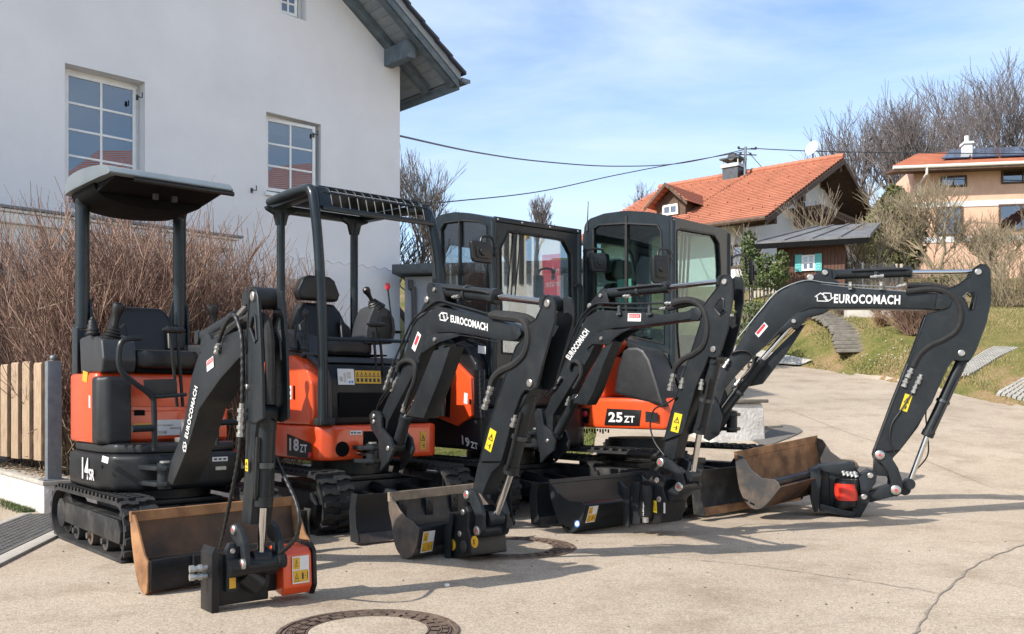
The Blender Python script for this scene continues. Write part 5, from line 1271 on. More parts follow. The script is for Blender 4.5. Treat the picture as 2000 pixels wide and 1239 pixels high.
# bucket
KF1 = Frame(0,0,48); kb = gpt(280,1163); KF1.o = Vector((kb.x, kb.y, 0))
bucket(E1, KF1, 0.0, .93, [(254,1004),(255,1040),(261,1095),(269,1140),(279,1160),(286,1158),(288,1130),(288,1098)], [(281,1085),(273,1052),(266,1022),(261,1007)], ('rust_steel','rust_steel','rust_bright','machine_black'), lipm='rust_bright', cut=.04)
b = B(); b.side_prism(KF1, [(-.04,.168),(.05,.168),(.055,.13),(.05,.02),(-.02,.02)], .012, .90); b.side_prism(KF1, [(.056,.03),(.075,.03),(.075,.17),(.056,.175)], .22, .44); fin(b, 'bucket_back', 'machine_black', E1, bevel=.006)
sticker(KF1.P(.043,.10,.10), KF1.l*.07, Vector((0,0,.05)), 'edge_steel', E1)

# ---------------------------------------------------------------- second machine: tube canopy with grille
F2 = Frame(-1.265, 7.17, 40)
E2 = thing('mini_excavator', F2, 'orange mini excavator with 18ZT lettering and open tube frame roof with a grille', 'excavator', 'row of parked mini excavators')
undercarriage(E2, F2, 1.52, .41, 1.28, .24, 1.16, .50, nl=44, blade_w=1.28, blade_z=.02, blade_h=.30, blade_mat='blade_paint')
ft2 = [(-.62,-.28),(-.55,-.45),(-.38,-.55),(.36,-.56),(.47,-.52),(.51,-.44),(.51,.42),(.46,.49),(.36,.51),(-.38,.51),(-.55,.42),(-.62,.25)]
b = B(); b.top_prism(F2, [p for p in ft2], .49, .745); fin(b, 'base_shell', 'orange_paint', E2, bevel=.04, seg=4)
b = B(); b.box(F2, .485, .515, -.19, .20, .50, .70); fin(b, 'swing_recess', 'deep_black', E2, bevel=.01)
b = B(); b.side_prism(F2, [(-.58,.746),(.40,.746),(.43,.80),(.41,1.05),(.35,1.14),(.12,1.255),(-.55,1.27)], -.555, -.42); fin(b, 'side_cover', 'orange_paint', E2, bevel=.03, seg=4)
b = B(); b.side_prism(F2, [(-.58,.747),(.445,.747),(.455,.80),(.44,1.08),(.36,1.185),(-.58,1.20)], -.418, .44); fin(b, 'front_panel', 'machine_black', E2, bevel=.02, seg=3)
b = B(); b.side_prism(F2, [(.30,.748),(.475,.748),(.480,.82),(.470,1.07),(.40,1.18),(.14,1.275),(.12,1.262),(.36,1.14),(.43,1.03),(.44,.80)], -.475, -.419); fin(b, 'panel_frame', 'grey_plastic', E2, bevel=.012, seg=3)
b = B(); b.box(F2, .457, .463, -.36, .38, .80, .98); fin(b, 'lower_window', 'deep_black', E2, bevel=.004)
b = B(); b.box(F2, .42, .54, -.545, -.43, .747, .80); fin(b, 'step_pad', 'dark_plastic', E2, bevel=.01)
b = B(); b.side_prism(F2, [(-.55,1.20),(.12,1.20),(.20,1.26),(.10,1.40),(-.10,1.46),(-.50,1.45)], -.50, -.33); b.side_prism(F2, [(-.55,1.20),(.25,1.20),(.22,1.25),(-.5,1.27)], -.33, .40); fin(b, 'control_console', 'grey_plastic', E2, bevel=.02, seg=3)
seat(E2, F2, -.26, -.10, 1.385, .47, 1.70, head=True)
b = B(); b.box(F2, -.24, .22, -.34, .20, 1.262, 1.275); fin(b, 'seat_base', 'deep_black', E2, bevel=.005)
lever(E2, F2.Fr(594,690,.15), F2.Fr(597,612,.10), .011, .026, boot=True); lever(E2, F2.Fr(574,688,.10), F2.Fr(578,635,.10), .010, boot=True)
b = B(); b.front_prism(F2, [F2.front(a,c,.20) for a, c in ((712,672),(716,640),(722,618),(730,600),(744,595),(762,606),(772,624),(774,648),(768,672))], -.02, .20); fin(b, 'joystick_pod', 'grey_plastic', E2, bevel=.02, seg=3)
b = B(); b.front_prism(F2, [F2.front(a,c,.205) for a, c in ((742,618),(760,618),(768,640),(764,662),(738,664),(736,640))], .201, .215); fin(b, 'pod_screen', 'machine_black', E2, bevel=.006)
joystick(E2, F2.Fr(736,606,.14), F2.Fr(713,562,.16), .026)
lever(E2, F2.Fr(767,645,.22), F2.Fr(757,560,.20), .006, .022, 'red_print')
for xa, xb in ((729,742),(741,755)):
    lever(E2, F2.Fr(xb,800,.42), F2.Fr(xa,648,.42), .010)
    b = B(); c = F2.Fr(xa, 634, .42); b.tube([c-F2.l*.055, c-F2.l*.02, c+F2.l*.02, c+F2.l*.055], [.006,.02,.02,.006], 10); fin(b, 'lever_handle', 'hose_black', E2)
rr2 = .036
rt = smooth_pts([F2.P(.51,-.515,.76), F2.P(.51,-.515,1.3), F2.P(.49,-.53,1.9), F2.P(.455,-.55,2.30), F2.P(.42,-.555,2.405), F2.P(.34,-.555,2.435), F2.P(.0,-.54,2.45), F2.P(-.36,-.50,2.46)], 6)
b = B(); b.tube(rt, rr2, 16); fin(b, 'front_post', 'post_paint', E2)
lt = smooth_pts([F2.P(.51,.50,.80), F2.P(.51,.515,1.3), F2.P(.50,.50,1.9), F2.P(.46,.475,2.22), F2.P(.42,.465,2.34), F2.P(.34,.46,2.41), F2.P(.0,.40,2.44), F2.P(-.36,.33,2.45)], 6)
b = B(); b.tube(lt, rr2, 16); fin(b, 'front_post', 'post_paint', E2)
for yy, zb_ in ((-.435,1.05),(.215,1.05)):
    b = B(); b.tube(smooth_pts([F2.P(-.30,yy,1.10), F2.P(-.31,yy,1.5), F2.P(-.31,yy,2.38)], 5), .032, 16); fin(b, 'rear_post', 'post_paint', E2)
    b = B(); b.front_prism(F2, [(yy-.13,2.415),(yy-.12,2.39),(yy-.055,2.36),(yy-.034,2.28),(yy+.034,2.28),(yy+.055,2.36),(yy+.12,2.39),(yy+.13,2.415)], -.335, -.285); fin(b, 'post_gusset', 'post_paint', E2, bevel=.006)
b = B(); b.tube(smooth_pts([F2.P(-.30,-.44,1.30), F2.P(-.2,-.50,1.22), F2.P(.0,-.50,1.22)], 5), .035, 12); fin(b, 'frame_brace', 'post_paint', E2)
b = B(); b.box(F2, -.38, -.30, -.50, .34, 2.385, 2.44); b.side_prism(F2, [(.455,2.27),(.49,2.27),(.49,2.305),(.455,2.305)], -.50, .46); b.top_prism(F2, [(-.36,-.52),(.42,-.53),(.42,-.44),(-.36,-.42)], 2.40, 2.445); b.top_prism(F2, [(-.36,.26),(.42,.39),(.42,.46),(-.36,.34)], 2.395, 2.445)
fin(b, 'roof_frame', 'post_paint', E2, bevel=.008)
vis = sm2([(.26,2.478),(.36,2.465),(.43,2.41),(.468,2.30)], 4)
b = B(); b.top_prism(F2, [(-.35,-.45),(.27,-.46),(.27,.37),(-.35,.29)], 2.452, 2.462); fin(b, 'roof_sheet', 'post_paint', E2, smooth=False)
yl_, yr_ = -.41, .385
for k in range(12):
    y = yl_ + (yr_-yl_)*k/11; b = B(); b.tube([F2.P(x, y, z) for x, z in vis], .006, 6); fin(b, 'grille_bar', 'machine_black', E2)
for k in (0, 4, 8, 12):
    x, z = vis[k]; b = B(); b.tube([F2.P(x, yl_-.06, z), F2.P(x, yr_+.05, z)], .010 if k in (0, 12) else .0075, 6); fin(b, 'grille_bar', 'post_paint', E2)
for ya2, yb2_ in ((yl_-.10, yl_+.0), (yr_, yr_+.06)):
    b = B(); g2 = vis + [(x-.012, z-.012) for x, z in reversed(vis)]; b.side_prism(F2, g2, ya2, yb2_); fin(b, 'visor_cheek', 'post_paint', E2, ang=50)
b = B(); b.tube([F2.P(.50,-.52,1.36), F2.P(.50,.10,1.365), F2.P(.50,.50,1.38)], .014, 8); b.tube([F2.P(-.29,.215,1.47), F2.P(-.02,.28,1.47), F2.P(.2,.34,1.46)], .012, 8); fin(b, 'guard_rail', 'post_paint', E2)
b = B(); b.box(F2, .482, .50, -.55, -.52, 1.98, 2.10); fin(b, 'frame_latch', 'post_paint', E2, bevel=.004)
pin(E2, F2.P(.470,.08,1.07), F2.f, .02, .008, 'lock', 'zinc')
# print and stickers
def s2(px_, py_, y=-.562): return F2.S(px_, py_, y)
O = s2(558,886); b = B(); b.prism([F2.P(.05,-.557,.515), F2.P(.42,-.562,.51), F2.P(.42,-.562,.62), F2.P(.05,-.557,.675)], -F2.l*.004); fin(b, 'name_plate', 'machine_black', E2, smooth=False)
lettering('18', F2.P(.10,-.5645,.555), F2.f*.15, Vector((0,0,.09)), 'white_print', E2, bold=.06)
lettering('ZT', F2.P(.265,-.5655,.55), F2.f*.11, Vector((0,0,.058)), 'white_print', E2, bold=.05)
O = F2.P(.07,-.556,.93); sticker(O, F2.f*.045, Vector((0,0,.10)), 'white_print', E2, layout=[('sticker_symbol','black_print',[rect(.3,.15,.7,.35),rect(.3,.6,.7,.8)])])
b = B(); b.box(F2, .15, .17, -.562, -.5555, .93, 1.03); fin(b, 'lock_slot', 'deep_black', E2, smooth=False)
sticker(F2.P(.4535,-.36,1.035)-F2.f*.011, F2.l*.135, Vector((0,0,.115))-F2.f*.016, 'white_print', E2, lift=.011, layout=[('sticker_print','zinc',[rect(.1,.2,.3,.5),rect(.35,.15,.5,.75),rect(.55,.4,.8,.8)]),('sticker_symbol','blue_print',[rect(.65,.1,.75,.25),rect(.8,.1,.92,.25)])])
sticker(F2.P(.4535,-.22,1.045)-F2.f*.011, F2.l*.22, Vector((0,0,.095))-F2.f*.013, 'yellow_deep', E2, lift=.011, layout=[('sticker_symbol','black_print', sum([tri_sign(.1+.16*k,.72,.13,.4) for k in range(6)], []) + [rect(.05+.16*k,.12,.15+.16*k,.4) for k in range(6)])])
sticker(F2.P(.511,-.30,.675), F2.l*.10, Vector((0,0,.03)), 'white_print', E2, layout=[('sticker_print','black_print',[rect(.1,.3,.25,.7),rect(.35,.3,.5,.7),rect(.6,.3,.9,.6)])])
pin(E2, F2.P(.511,-.36,.575), F2.f, .055, .004, 'round_plug', 'deep_black'); pin(E2, F2.P(.41,-.563,.535), -F2.l, .022, .006, 'reflector', 'red_print')
sticker(F2.P(.5115,.31,.545), F2.l*.05, Vector((0,0,.14)), 'yellow_deep', E2, layout=WARN)
BF2 = Frame(-.85, 6.28, 36)
swing_lug(E2, Frame(F2.P(.46,-.22,0).x, F2.P(.46,-.22,0).y, 48), -.02, .25, .49, .585, .08, 'boom_paint')
b = B(); b.tube([F2.P(.42,-.25,.545), F2.P(.62,-.20,.54)], .02, 12); fin(b, 'swing_rod', 'chrome', E2)
def c5(L, s=3.441, ox=680, oy=540): return [(ox+a/s, oy+c/s) for a, c in L]
S2 = dict(w=.105, aw=.13,
  boom=[(733,845)]+c5([(215,935),(300,740),(372,545),(432,340),(470,290),(600,200),(800,250),(1020,302),(1110,340),(1150,365),(1150,410),(1120,440),(1030,430),(850,395),(690,375),(600,380),(535,430),(490,520),(470,590),(440,650),(345,830),(270,975)])+[(748,862)],
  gusset=c5([(495,500),(520,450),(545,405),(590,385),(700,380),(760,400),(700,420),(620,445),(560,480),(510,515)]),
  ears=c5([(475,250),(520,150),(560,75),(600,48),(628,75),(640,150),(660,190),(600,205)]),
  cheek=c5([(1090,330),(1130,325),(1165,350),(1170,390),(1145,425),(1100,430)]),
  seam=c5([(470,560),(530,450),(590,400),(700,392),(850,410),(1010,445)]),
  arm=c5([(1300,210),(1310,160),(1325,135),(1350,126),(1378,140),(1390,180),(1388,300),(1350,430),(1300,610),(1265,740),(1235,765),(1190,760),(1160,800),(1100,960),(1060,1130),(1030,1239),(885,1239),(930,1050),(1000,840),(1060,660),(1130,470),(1190,400),(1200,325),(1260,290)]),
  beam=c5([(1020,790),(1190,790),(1130,900),(1080,1060),(1036,1239)])+[(956,893+30),(943,952),(938,968),(919,956),(930,905)]+c5([(890,1225),(950,1000)]),
  web=c5([(1130,470),(1190,410),(1240,420),(1215,640),(1190,740),(1160,800),(1040,800),(1060,690)]),
  pins={'p1':(c5([(1343,183)])[0],.021,.065),'p2':(c5([(1224,718)])[0],.022,.065),'r3':(c5([(585,425)])[0],.014,.0655),'r4':(c5([(583,90)])[0],.014,.05),'r5':(c5([(532,158)])[0],.022,.05)},
  rams=[dict(n='arm_cylinder', a=(852,566), c=(972,580), d=(1075,592), rb=.042, rr=.019),
        dict(n='bucket_cylinder', a=(1038,760), c=(997,925), d=(967,1012), rb=.040, rr=.021, y=-.0),
        dict(n='boom_cylinder', a=(776,872), c=(794,812), d=(873,675), rb=.038, rr=.02, clips=False)],
  guards=[dict(p=c5([(575,500),(690,470),(620,680),(510,955),(400,935),(470,760)]), y=-.055)],
  hoses=[dict(y=-.06, r=.0065, n='steel_pipe', m='boom_paint', p=c5([(245,740),(300,590),(375,420),(432,300),(500,235),(600,165),(700,185),(830,220),(950,255)])),
         dict(y=-.045, r=.0065, n='steel_pipe', m='boom_paint', p=c5([(290,740),(330,600),(400,420),(450,310),(520,250),(610,182),(720,205),(830,235),(950,270)])),
         dict(y=-.06, r=.023, m='hose_fabric', n='hose_sleeve', p=c5([(960,262),(1060,275),(1160,290),(1200,330),(1215,420),(1190,520),(1120,590),(1030,635),(985,680),(965,730)])),
         dict(y=-.02, r=.023, m='hose_fabric', n='hose_sleeve', p=c5([(980,255),(1100,262),(1210,285),(1250,330),(1250,460),(1215,560),(1180,680),(1145,800),(1125,930)])),
         dict(y=-.07, r=.016, m='hose_fabric', n='hose_sleeve', p=c5([(330,640),(345,590),(390,565),(435,575),(455,620),(440,720),(410,790),(385,870)])),
         dict(y=-.07, r=.007, ribs=False, p=c5([(195,880),(230,810),(290,740)])), dict(y=-.04, r=.007, p=c5([(190,900),(260,800),(330,700)]))],
  fit=[(*c5([(965,725),(945,790)]),-.062,.016),(*c5([(940,800),(915,890)]),-.062,.016),(*c5([(1125,930),(1105,1010)]),-.055,.015),(*c5([(295,610),(270,680)]),-.062,.011),(*c5([(270,680),(245,760)]),-.062,.011),(*c5([(330,680),(290,770)]),-.055,.011),(*c5([(385,840),(365,910)]),-.07,.012),(*c5([(700,140),(745,135)]),-.06,.010),(*c5([(950,255),(990,268)]),-.055,.011)],
  post=[(724,811),(731,802),(741,803),(748,815),(748,836),(766,857),(771,879),(763,900),(745,921),(748,903),(744,896),(742,860),(728,838)])
boom_set(E2, BF2, S2); swing_post(E2, BF2, S2, .105)
for p, r in (((730,813),.016),((730,824),.016),((758,876),.018)): pin(E2, BF2.S(*p,-.088), -BF2.l, r, .008, 'pin')
def c6(L): return [(740+a/5.263, 900+c/5.263) for a, c in L]
link_set(E2, BF2, dict(banana=c6([(890,300),(950,285),(1000,320),(1050,430),(1085,560),(1085,720),(1050,770),(1000,770),(985,700),(1010,620),(1000,540),(950,430),(890,400),(875,350)]), eye=c6([(1015,722)])[0], foot=c6([(870,790)])[0], lw=.036,
   lpins=[(c6([(908,350)])[0],.026),(c6([(1016,722)])[0],.028)]), .13)
b = B(); b.side_prism(BF2, [BF2.side(a,c,-.13) for a,c in c6([(705,545),(800,525),(830,480),(880,470),(905,520),(900,700),(925,780),(940,980),(720,1010)])], -.12, .13); fin(b, 'coupler', 'machine_black', E2, bevel=.01, seg=3)
b = B(); b.side_prism(BF2, [BF2.side(a,c,-.16) for a,c in c6([(640,700),(700,640),(712,540),(740,540),(715,760),(712,1000),(660,1020)])], -.15, -.135); fin(b, 'coupler_plate', 'boom_paint', E2, bevel=.004)
cc = BF2.side(*c6([(1090,800)])[0], .1); b = B(); b.cyl(BF2.P(cc[0]-.10,.06,cc[1]), BF2.P(cc[0]-.10,.24,cc[1]), .085, 24); b.cyl(BF2.P(cc[0]-.02,.0,cc[1]+.05), BF2.P(cc[0]-.02,.20,cc[1]+.05), .045, 18); fin(b, 'rotator_housing', 'machine_black', E2, bevel=.006)
for p in ((866,530),(833,752)): pin(E2, BF2.S(*c6([p])[0],-.121), -BF2.l, .017, .007)
for p in ((757,866),(985,835)):
    q = BF2.S(*c6([p])[0],-.1205); d_ = pin(E2, q, -BF2.l, .034, .004, 'round_label', 'yellow_deep')
    lettering('S', q - BF2.l*.0045 - BF2.f*.009 - Vector((0,0,.014)), BF2.f*.018, Vector((0,0,.028)), 'black_print', E2, bold=.02)
bb = BF2.S(*c6([(880,880)])[0],-.121); pin(E2, bb, -BF2.l, .036, .012, 'lock_hub', 'scuffed_black')
O = BF2.S(949,877,-.0665); O = BF2.S(*(947,876),-.0665); sticker(O, BF2.S(959,884,-.0665)-O, BF2.S(958,836,-.0665)-O, 'yellow_print', E2, layout=WARN)
yb2 = -.0535
O = BF2.S(*c5([(428,482)])[0],yb2); U, V = BF2.S(*c5([(450,508)])[0],yb2)-O, BF2.S(*c5([(470,370)])[0],yb2)-O
sticker(O, U, V, 'white_print', E2, layout=[('sticker_print','red_print',[rect(.2,.3,.8,.85)])])
O = BF2.S(*c5([(690,308)])[0],yb2); lettering('EUROCOMACH', O, BF2.S(*c5([(940,370)])[0],yb2)-O, BF2.S(*c5([(690,258)])[0],yb2)-O, 'white_print', E2, bold=.06)
O = BF2.S(*c5([(613,290)])[0],yb2); logo(BF2, E2, O, BF2.S(*c5([(674,303)])[0],yb2)-O, BF2.S(*c5([(613,240)])[0],yb2)-O)
KF2 = Frame(0,0,49); kb = gpt(795,1094); KF2.o = Vector((kb.x, kb.y, 0))
bucket(E2, KF2, 0.0, .74, [(758,965.6),(759,997),(764,1020),(767,1046),(773,1071),(784,1087),(796,1091),(806,1084),(813,1066),(818,1033)], [(803,1018),(791,1011),(780,997),(766,973)], ('worn_steel','scuffed_black','worn_steel','machine_black'), cut=.045)
for y in (.05,.27,.49,.66):
    c = KF2.side(762,985,y); b = B(); x_, z_ = KF2.side(760,975,0); b.box(KF2, x_+.022, x_+.034, y, y+.06, z_-.12, z_-.01); q = fin(b, 'edge_bracket', 'machine_black', E2, bevel=.002)
    for dz in (-.04,-.09): pin(E2, KF2.P(x_+.034,y+.03,z_+dz), KF2.f, .010, .005, 'bolt', 'boom_paint')
b = B(); b.side_prism(KF2, [(.0,.165),(.02,.20),(.10,.198),(.106,.185),(.088,.092),(.05,.05),(.02,.06)], .013, .727); fin(b, 'bucket_back', 'machine_black', E2, bevel=.004)
sticker(KF2.P(.078,.03,.045), KF2.l*.095, Vector((0,0,.125))+KF2.f*.027, 'white_print', E2, layout=SAFETY)
# ---------------------------------------------------------------- cabs
def mirror(root, F, px, hinge, pole, w, h, x, tilt=0.0, name='mirror', yaw=0.0):
    """square mirror head seen from behind on its bent arm"""
    b = B(); P_ = [F.Fr(a, c, x) for a, c in pole]; b.tube(smooth_pts(P_, 4), .010, 8); m_ = fin(b, 'mirror_arm', 'mirror_back', root)
    c = F.Fr(*px, x); cs, sn = math.cos(R(yaw)), math.sin(R(yaw)); U = F.l*cs + F.f*sn; N = F.f*cs - F.l*sn; V = Vector((0,0,1))
    pts = [(-.5,-.35),(-.42,-.5),(.42,-.5),(.5,-.38),(.5,.40),(.40,.5),(-.40,.5),(-.5,.42)]
    b = B(); b.prism([c + U*(a*w+tilt*d*h) + V*(d*h) for a, d in pts], N*.035); hd = fin(b, 'mirror_head', 'mirror_back', root, bevel=.012, seg=3)
    b = B(); b.prism([c + U*(a*w*.62+tilt*d*h*.7) + V*(d*h*.62) + N*.035 for a, d in pts], N*.012); b.cyl(c+N*.04, c+N*.065, w*.17, 16); fin(b, 'mirror_mount', 'mirror_back', hd, bevel=.004)
    b = B(); q = F.Fr(*hinge, x); b.cyl(q-V*.05, q+V*.05, .016, 10); b.cyl(q-V*.035, q-V*.02, .024, 10); b.cyl(q+V*.02, q+V*.035, .024, 10); fin(b, 'mirror_hinge', 'mirror_back', root)
def ring_frame(b, outer, inner, off):
    """closed band between two outlines with the same number of points, given thickness off"""
    n = len(outer); k = len(b.v); O = [Vector(p) for p in outer]; I = [Vector(p) for p in inner]; off = Vector(off)
    b.v += O + I + [p+off for p in O] + [p+off for p in I]
    for i in range(n):
        j = (i+1) % n
        b.f += [(k+i,k+j,k+n+j,k+n+i), (k+2*n+i,k+3*n+i,k+3*n+j,k+2*n+j), (k+i,k+2*n+i,k+2*n+j,k+j), (k+n+i,k+n+j,k+3*n+j,k+3*n+i)]
def cab(root, F, x0, x1, y0, y1, z0, side_top, front_in, side_in, gl, zf, low=None, roof_m='post_paint'):
    """side_top: list of (x,z) along the roof from rear to front; side_in / front_in: inner window outlines"""
    fm = 'post_paint'
    # right side ring (y0)
    def resample(poly, n):
        P_ = [Vector((a, c)) for a, c in poly]; P_.append(P_[0]); L = [0]
        for a, c in zip(P_, P_[1:]): L.append(L[-1] + (c-a).length)
        o = []
        for i in range(n):
            s_ = L[-1]*i/n; j = max(q for q in range(len(L)-1) if L[q] <= s_+1e-9); o.append(P_[j].lerp(P_[j+1], (s_-L[j])/max(1e-9, L[j+1]-L[j])))
        return o
    so = [(x0,z0)] + side_top + [(x1,z0)]
    def ring(yy, th, nm, par=root):
        b = B(); inn = side_in; cen = Vector((sum(a for a,_ in inn)/len(inn), sum(c for _,c in inn)/len(inn)))
        # shoot from the inner outline outwards to the outer outline
        N_ = 72; I = resample(inn, N_); O_ = []
        poly = [Vector(p) for p in so]
        for p in I:
            d = (p-cen).normalized(); best = None
            for a, c in zip(poly, poly[1:]+poly[:1]):
                e = c-a; den = d.x*e.y - d.y*e.x
                if abs(den) < 1e-9: continue
                t = ((a.x-cen.x)*e.y - (a.y-cen.y)*e.x)/den; u = ((a.x-cen.x)*d.y - (a.y-cen.y)*d.x)/den
                if t > 0 and -1e-6 <= u <= 1+1e-6 and (best is None or t > best): best = t
            O_.append(cen + d*best)
        ring_frame(b, [F.P(p.x,yy,p.y) for p in O_], [F.P(p.x,yy,p.y) for p in I], F.l*th)
        return fin(b, nm, fm, par, ang=30)
    ring(y0, .05, 'side_frame'); ring(y1-.05, .05, 'side_frame')
    b = B(); b.side_prism(F, side_in, y0+.012, y0+.017); fin(b, 'side_glass', gl, root, smooth=False)
    b = B(); b.side_prism(F, side_in, y1-.017, y1-.012); fin(b, 'side_glass', gl, root, smooth=False)
    # window seals
    loop = [F.P(a,y0-.002,c) for a, c in side_in]; b = B(); b.tube(loop+loop[:1]+loop[1:2], .009, 6); fin(b, 'window_seal', 'hose_black', root)
    # front and rear frames
    inn = front_in; cy, cz = (y0+y1)/2, sum(c for _,c in inn)/len(inn)
    for xx, th, poly in ((x1-.045, .05, inn), (x0-.0, .05, [(a, c) for a, c in inn])):
        outer = [(y0+.002,z0),(y1-.002,z0),(y1-.002,zf),(y0+.002,zf)] if xx > 0 else [(y0+.002,z0),(y1-.002,z0),(y1-.002,side_top[0][1]),(y0+.002,side_top[0][1])]
        cen = Vector((cy, cz)); I = resample(poly, 60); O_ = []; pl = [Vector(p) for p in outer]
        for p in I:
            d = (p-cen).normalized(); best = 0
            for a, c in zip(pl, pl[1:]+pl[:1]):
                e = c-a; den = d.x*e.y - d.y*e.x
                if abs(den) < 1e-9: continue
                t = ((a.x-cen.x)*e.y - (a.y-cen.y)*e.x)/den; u = ((a.x-cen.x)*d.y - (a.y-cen.y)*d.x)/den
                if t > 0 and -1e-6 <= u <= 1+1e-6 and t > best: best = t
            O_.append(cen+d*best)
        b = B(); ring_frame(b, [F.P(xx,p.x,p.y) for p in O_], [F.P(xx,p.x,p.y) for p in I], F.f*th); fin(b, 'front_frame' if xx > 0 else 'rear_frame', 'post_paint', root, ang=30)
        b = B(); b.front_prism(F, poly, xx+.03, xx+.035); fin(b, 'windscreen' if xx > 0 else 'rear_glass', gl, root, smooth=False)
    loop = [F.P(x1+.007,a,c) for a, c in front_in]; b = B(); b.tube(loop+loop[:1]+loop[1:2], .009, 6); fin(b, 'window_seal', 'hose_black', root)
    # corner posts
    for (xx, yy, zt_) in ((x1-.01,y0+.012,zf),(x1-.01,y1-.012,zf),(x0+.02,y0+.02,side_top[0][1]),(x0+.02,y1-.02,side_top[0][1])):
        b = B(); b.tube([F.P(xx,yy,z0), F.P(xx,yy,zt_-.03)], .030, 14); fin(b, 'corner_post', 'post_paint', root)
    # roof
    top = side_top; b = B(); b.side_prism(F, [(a, c+.0) for a, c in top] + [(a, c-.06) for a, c in reversed(top)], y0+.004, y1-.004); fin(b, 'roof', roof_m, root, bevel=.018, seg=3)
    b = B(); b.side_prism(F, [(a*.97, c-.062) for a, c in top] + [(a*.97, c-.075) for a, c in reversed(top)], y0+.06, y1-.06); fin(b, 'headlining', 'deep_black', root, smooth=False)

def cs(F, y, L): return [F.side(a, c, y) for a, c in L]
def cf(F, x, L): return [F.front(a, c, x) for a, c in L]
# ---------------------------------------------------------------- third machine: closed cab
F3 = Frame(-.10, 8.04, 38.3)
E3 = thing('mini_excavator', F3, 'black mini excavator with 19ZT lettering, closed cab and orange hexagonal side door', 'excavator', 'row of parked mini excavators')
undercarriage(E3, F3, 1.58, .42, 1.30, .24, 1.24, .50, nl=44, blade_w=1.28, blade_z=.02, blade_h=.30, blade_mat='blade_paint')
ft3 = [(-.66,-.30),(-.58,-.48),(-.42,-.60),(.34,-.62),(.50,-.56),(.58,-.42),(.58,.42),(.50,.54),(.34,.60),(-.42,.60),(-.58,.48),(-.66,.28)]
b = B(); b.top_prism(F3, ft3, .52, .86); fin(b, 'base_shell', 'machine_black', E3, bevel=.045, seg=4)
b = B(); b.top_prism(F3, [(-.62,-.32),(-.54,-.48),(-.40,-.585),(.32,-.595),(.46,-.54),(.54,-.42),(.55,.40),(.46,.52),(-.40,.56),(-.60,.3)], .861, 1.10); fin(b, 'hood', 'machine_black', E3, bevel=.04, seg=4)
b = B(); b.side_prism(F3, [(-.60,1.10),(.46,1.10),(.44,1.22),(.30,1.36),(.05,1.45),(-.55,1.47)], -.59, -.472); fin(b, 'side_hood', 'machine_black', E3, bevel=.035, seg=4)
hexp = [(852,728),(878,694),(921,738),(924,812),(895,833),(852,815)]
b = B(); b.side_prism(F3, cs(F3,-.62,hexp), -.632, -.585); dr = fin(b, 'side_door', 'orange_paint', E3, bevel=.012, seg=3, label='orange hexagonal service door')
b = B(); b.side_prism(F3, cs(F3,-.634,[(852,735),(866,733),(881,750),(878,816),(853,808)]), -.636, -.6325); fin(b, 'door_recess', 'deep_black', dr, smooth=False)
O = F3.S(906,788,-.6335); sticker(O, F3.S(913,790,-.6335)-O, F3.S(907,767,-.6335)-O, 'white_print', E3)
b = B(); q = cs(F3,-.634,[(917,790),(920,790),(920,780),(917,780)]); b.side_prism(F3, q, -.638, -.634); fin(b, 'door_latch', 'deep_black', dr, smooth=False)
vx0, vz0 = F3.side(928,812,-.60); vx1, vz1 = F3.side(948,722,-.60)
b = B(); b.side_prism(F3, [(vx0,vz0-.02),(vx1,vz0-.02),(vx1,vz1),(vx0,vz1)], -.612, -.60); vp = fin(b, 'vent_panel', 'grey_plastic', E3, bevel=.004)
for k in range(9):
    z = vz0 + (vz1-vz0)*(k+.7)/10.5; b = B(); b.side_prism(F3, [(vx0+.025,z),(vx1-.025,z),(vx1-.025,z+.012),(vx0+.025,z+.02)], -.6165, -.6125); fin(b, 'louvre', 'grey_plastic', vp, smooth=False)
O = F3.S(903,868,-.625); lettering('19', O, F3.S(918,875,-.625)-O, F3.S(902,850,-.625)-O, 'white_print', E3, bold=.05)
O = F3.S(920,875,-.625); lettering('ZT', O, F3.S(934,879,-.625)-O, F3.S(919,862,-.625)-O, 'white_print', E3, bold=.05)
O = F3.S(934,690,-.592); sticker(O, F3.S(949,692,-.592)-O, F3.S(934,675,-.592)-O, 'white_print', E3)
side_top = [(-.36,2.45),(-.34,2.50),(-.24,2.525),(-.02,2.515),(.2,2.47),(.38,2.42),(.47,2.395),(.50,2.36)]
fi3 = cf(F3,.505,[(979,622),(977,485),(993,452),(1100,469),(1116,500),(1118,640),(1112,700),(980,690)])
si3 = cs(F3,-.47,[(862,690),(861,450),(868,436),(900,431),(935,433),(951,441),(953,690)])
cab(E3, F3, -.37, .505, -.47, .48, 1.08, side_top, fi3, si3, 'cab_glass', 2.385)
b = B(); b.side_prism(F3, [(.505,2.40),(.525,2.395),(.525,2.36),(.505,2.35)], -.46, .48); rl = fin(b, 'roof_rail', 'post_paint', E3, bevel=.003)
for y in (-.43,-.18,.12,.44): pin(E3, F3.P(.515,y,2.375), F3.f, .010, .014, 'bolt', 'zinc')
x_ = cs(F3,-.47,[(898,432)])[0][0]; b = B(); b.box(F3, x_-.010, x_+.010, -.478, -.455, 1.3, 2.44); fin(b, 'glazing_bar', 'hose_black', E3, smooth=False)
for (a, c) in (((1010,450),(998,580)),((1018,452),(1005,585))): b = B(); b.tube([F3.Fr(*a,.52), F3.Fr(*c,.52)], .006, 6); fin(b, 'wiper', 'hose_black', E3)
b = B(); b.box(F3, .46, .475, -.30, -.24, 1.75, 2.30); 
lever(E3, F3.Fr(995,610,.40), F3.Fr(993,530,.40), .012)
sticker(F3.Fr(1023,466,.49), F3.l*.06, Vector((0,0,.045)), 'yellow_deep', E3)
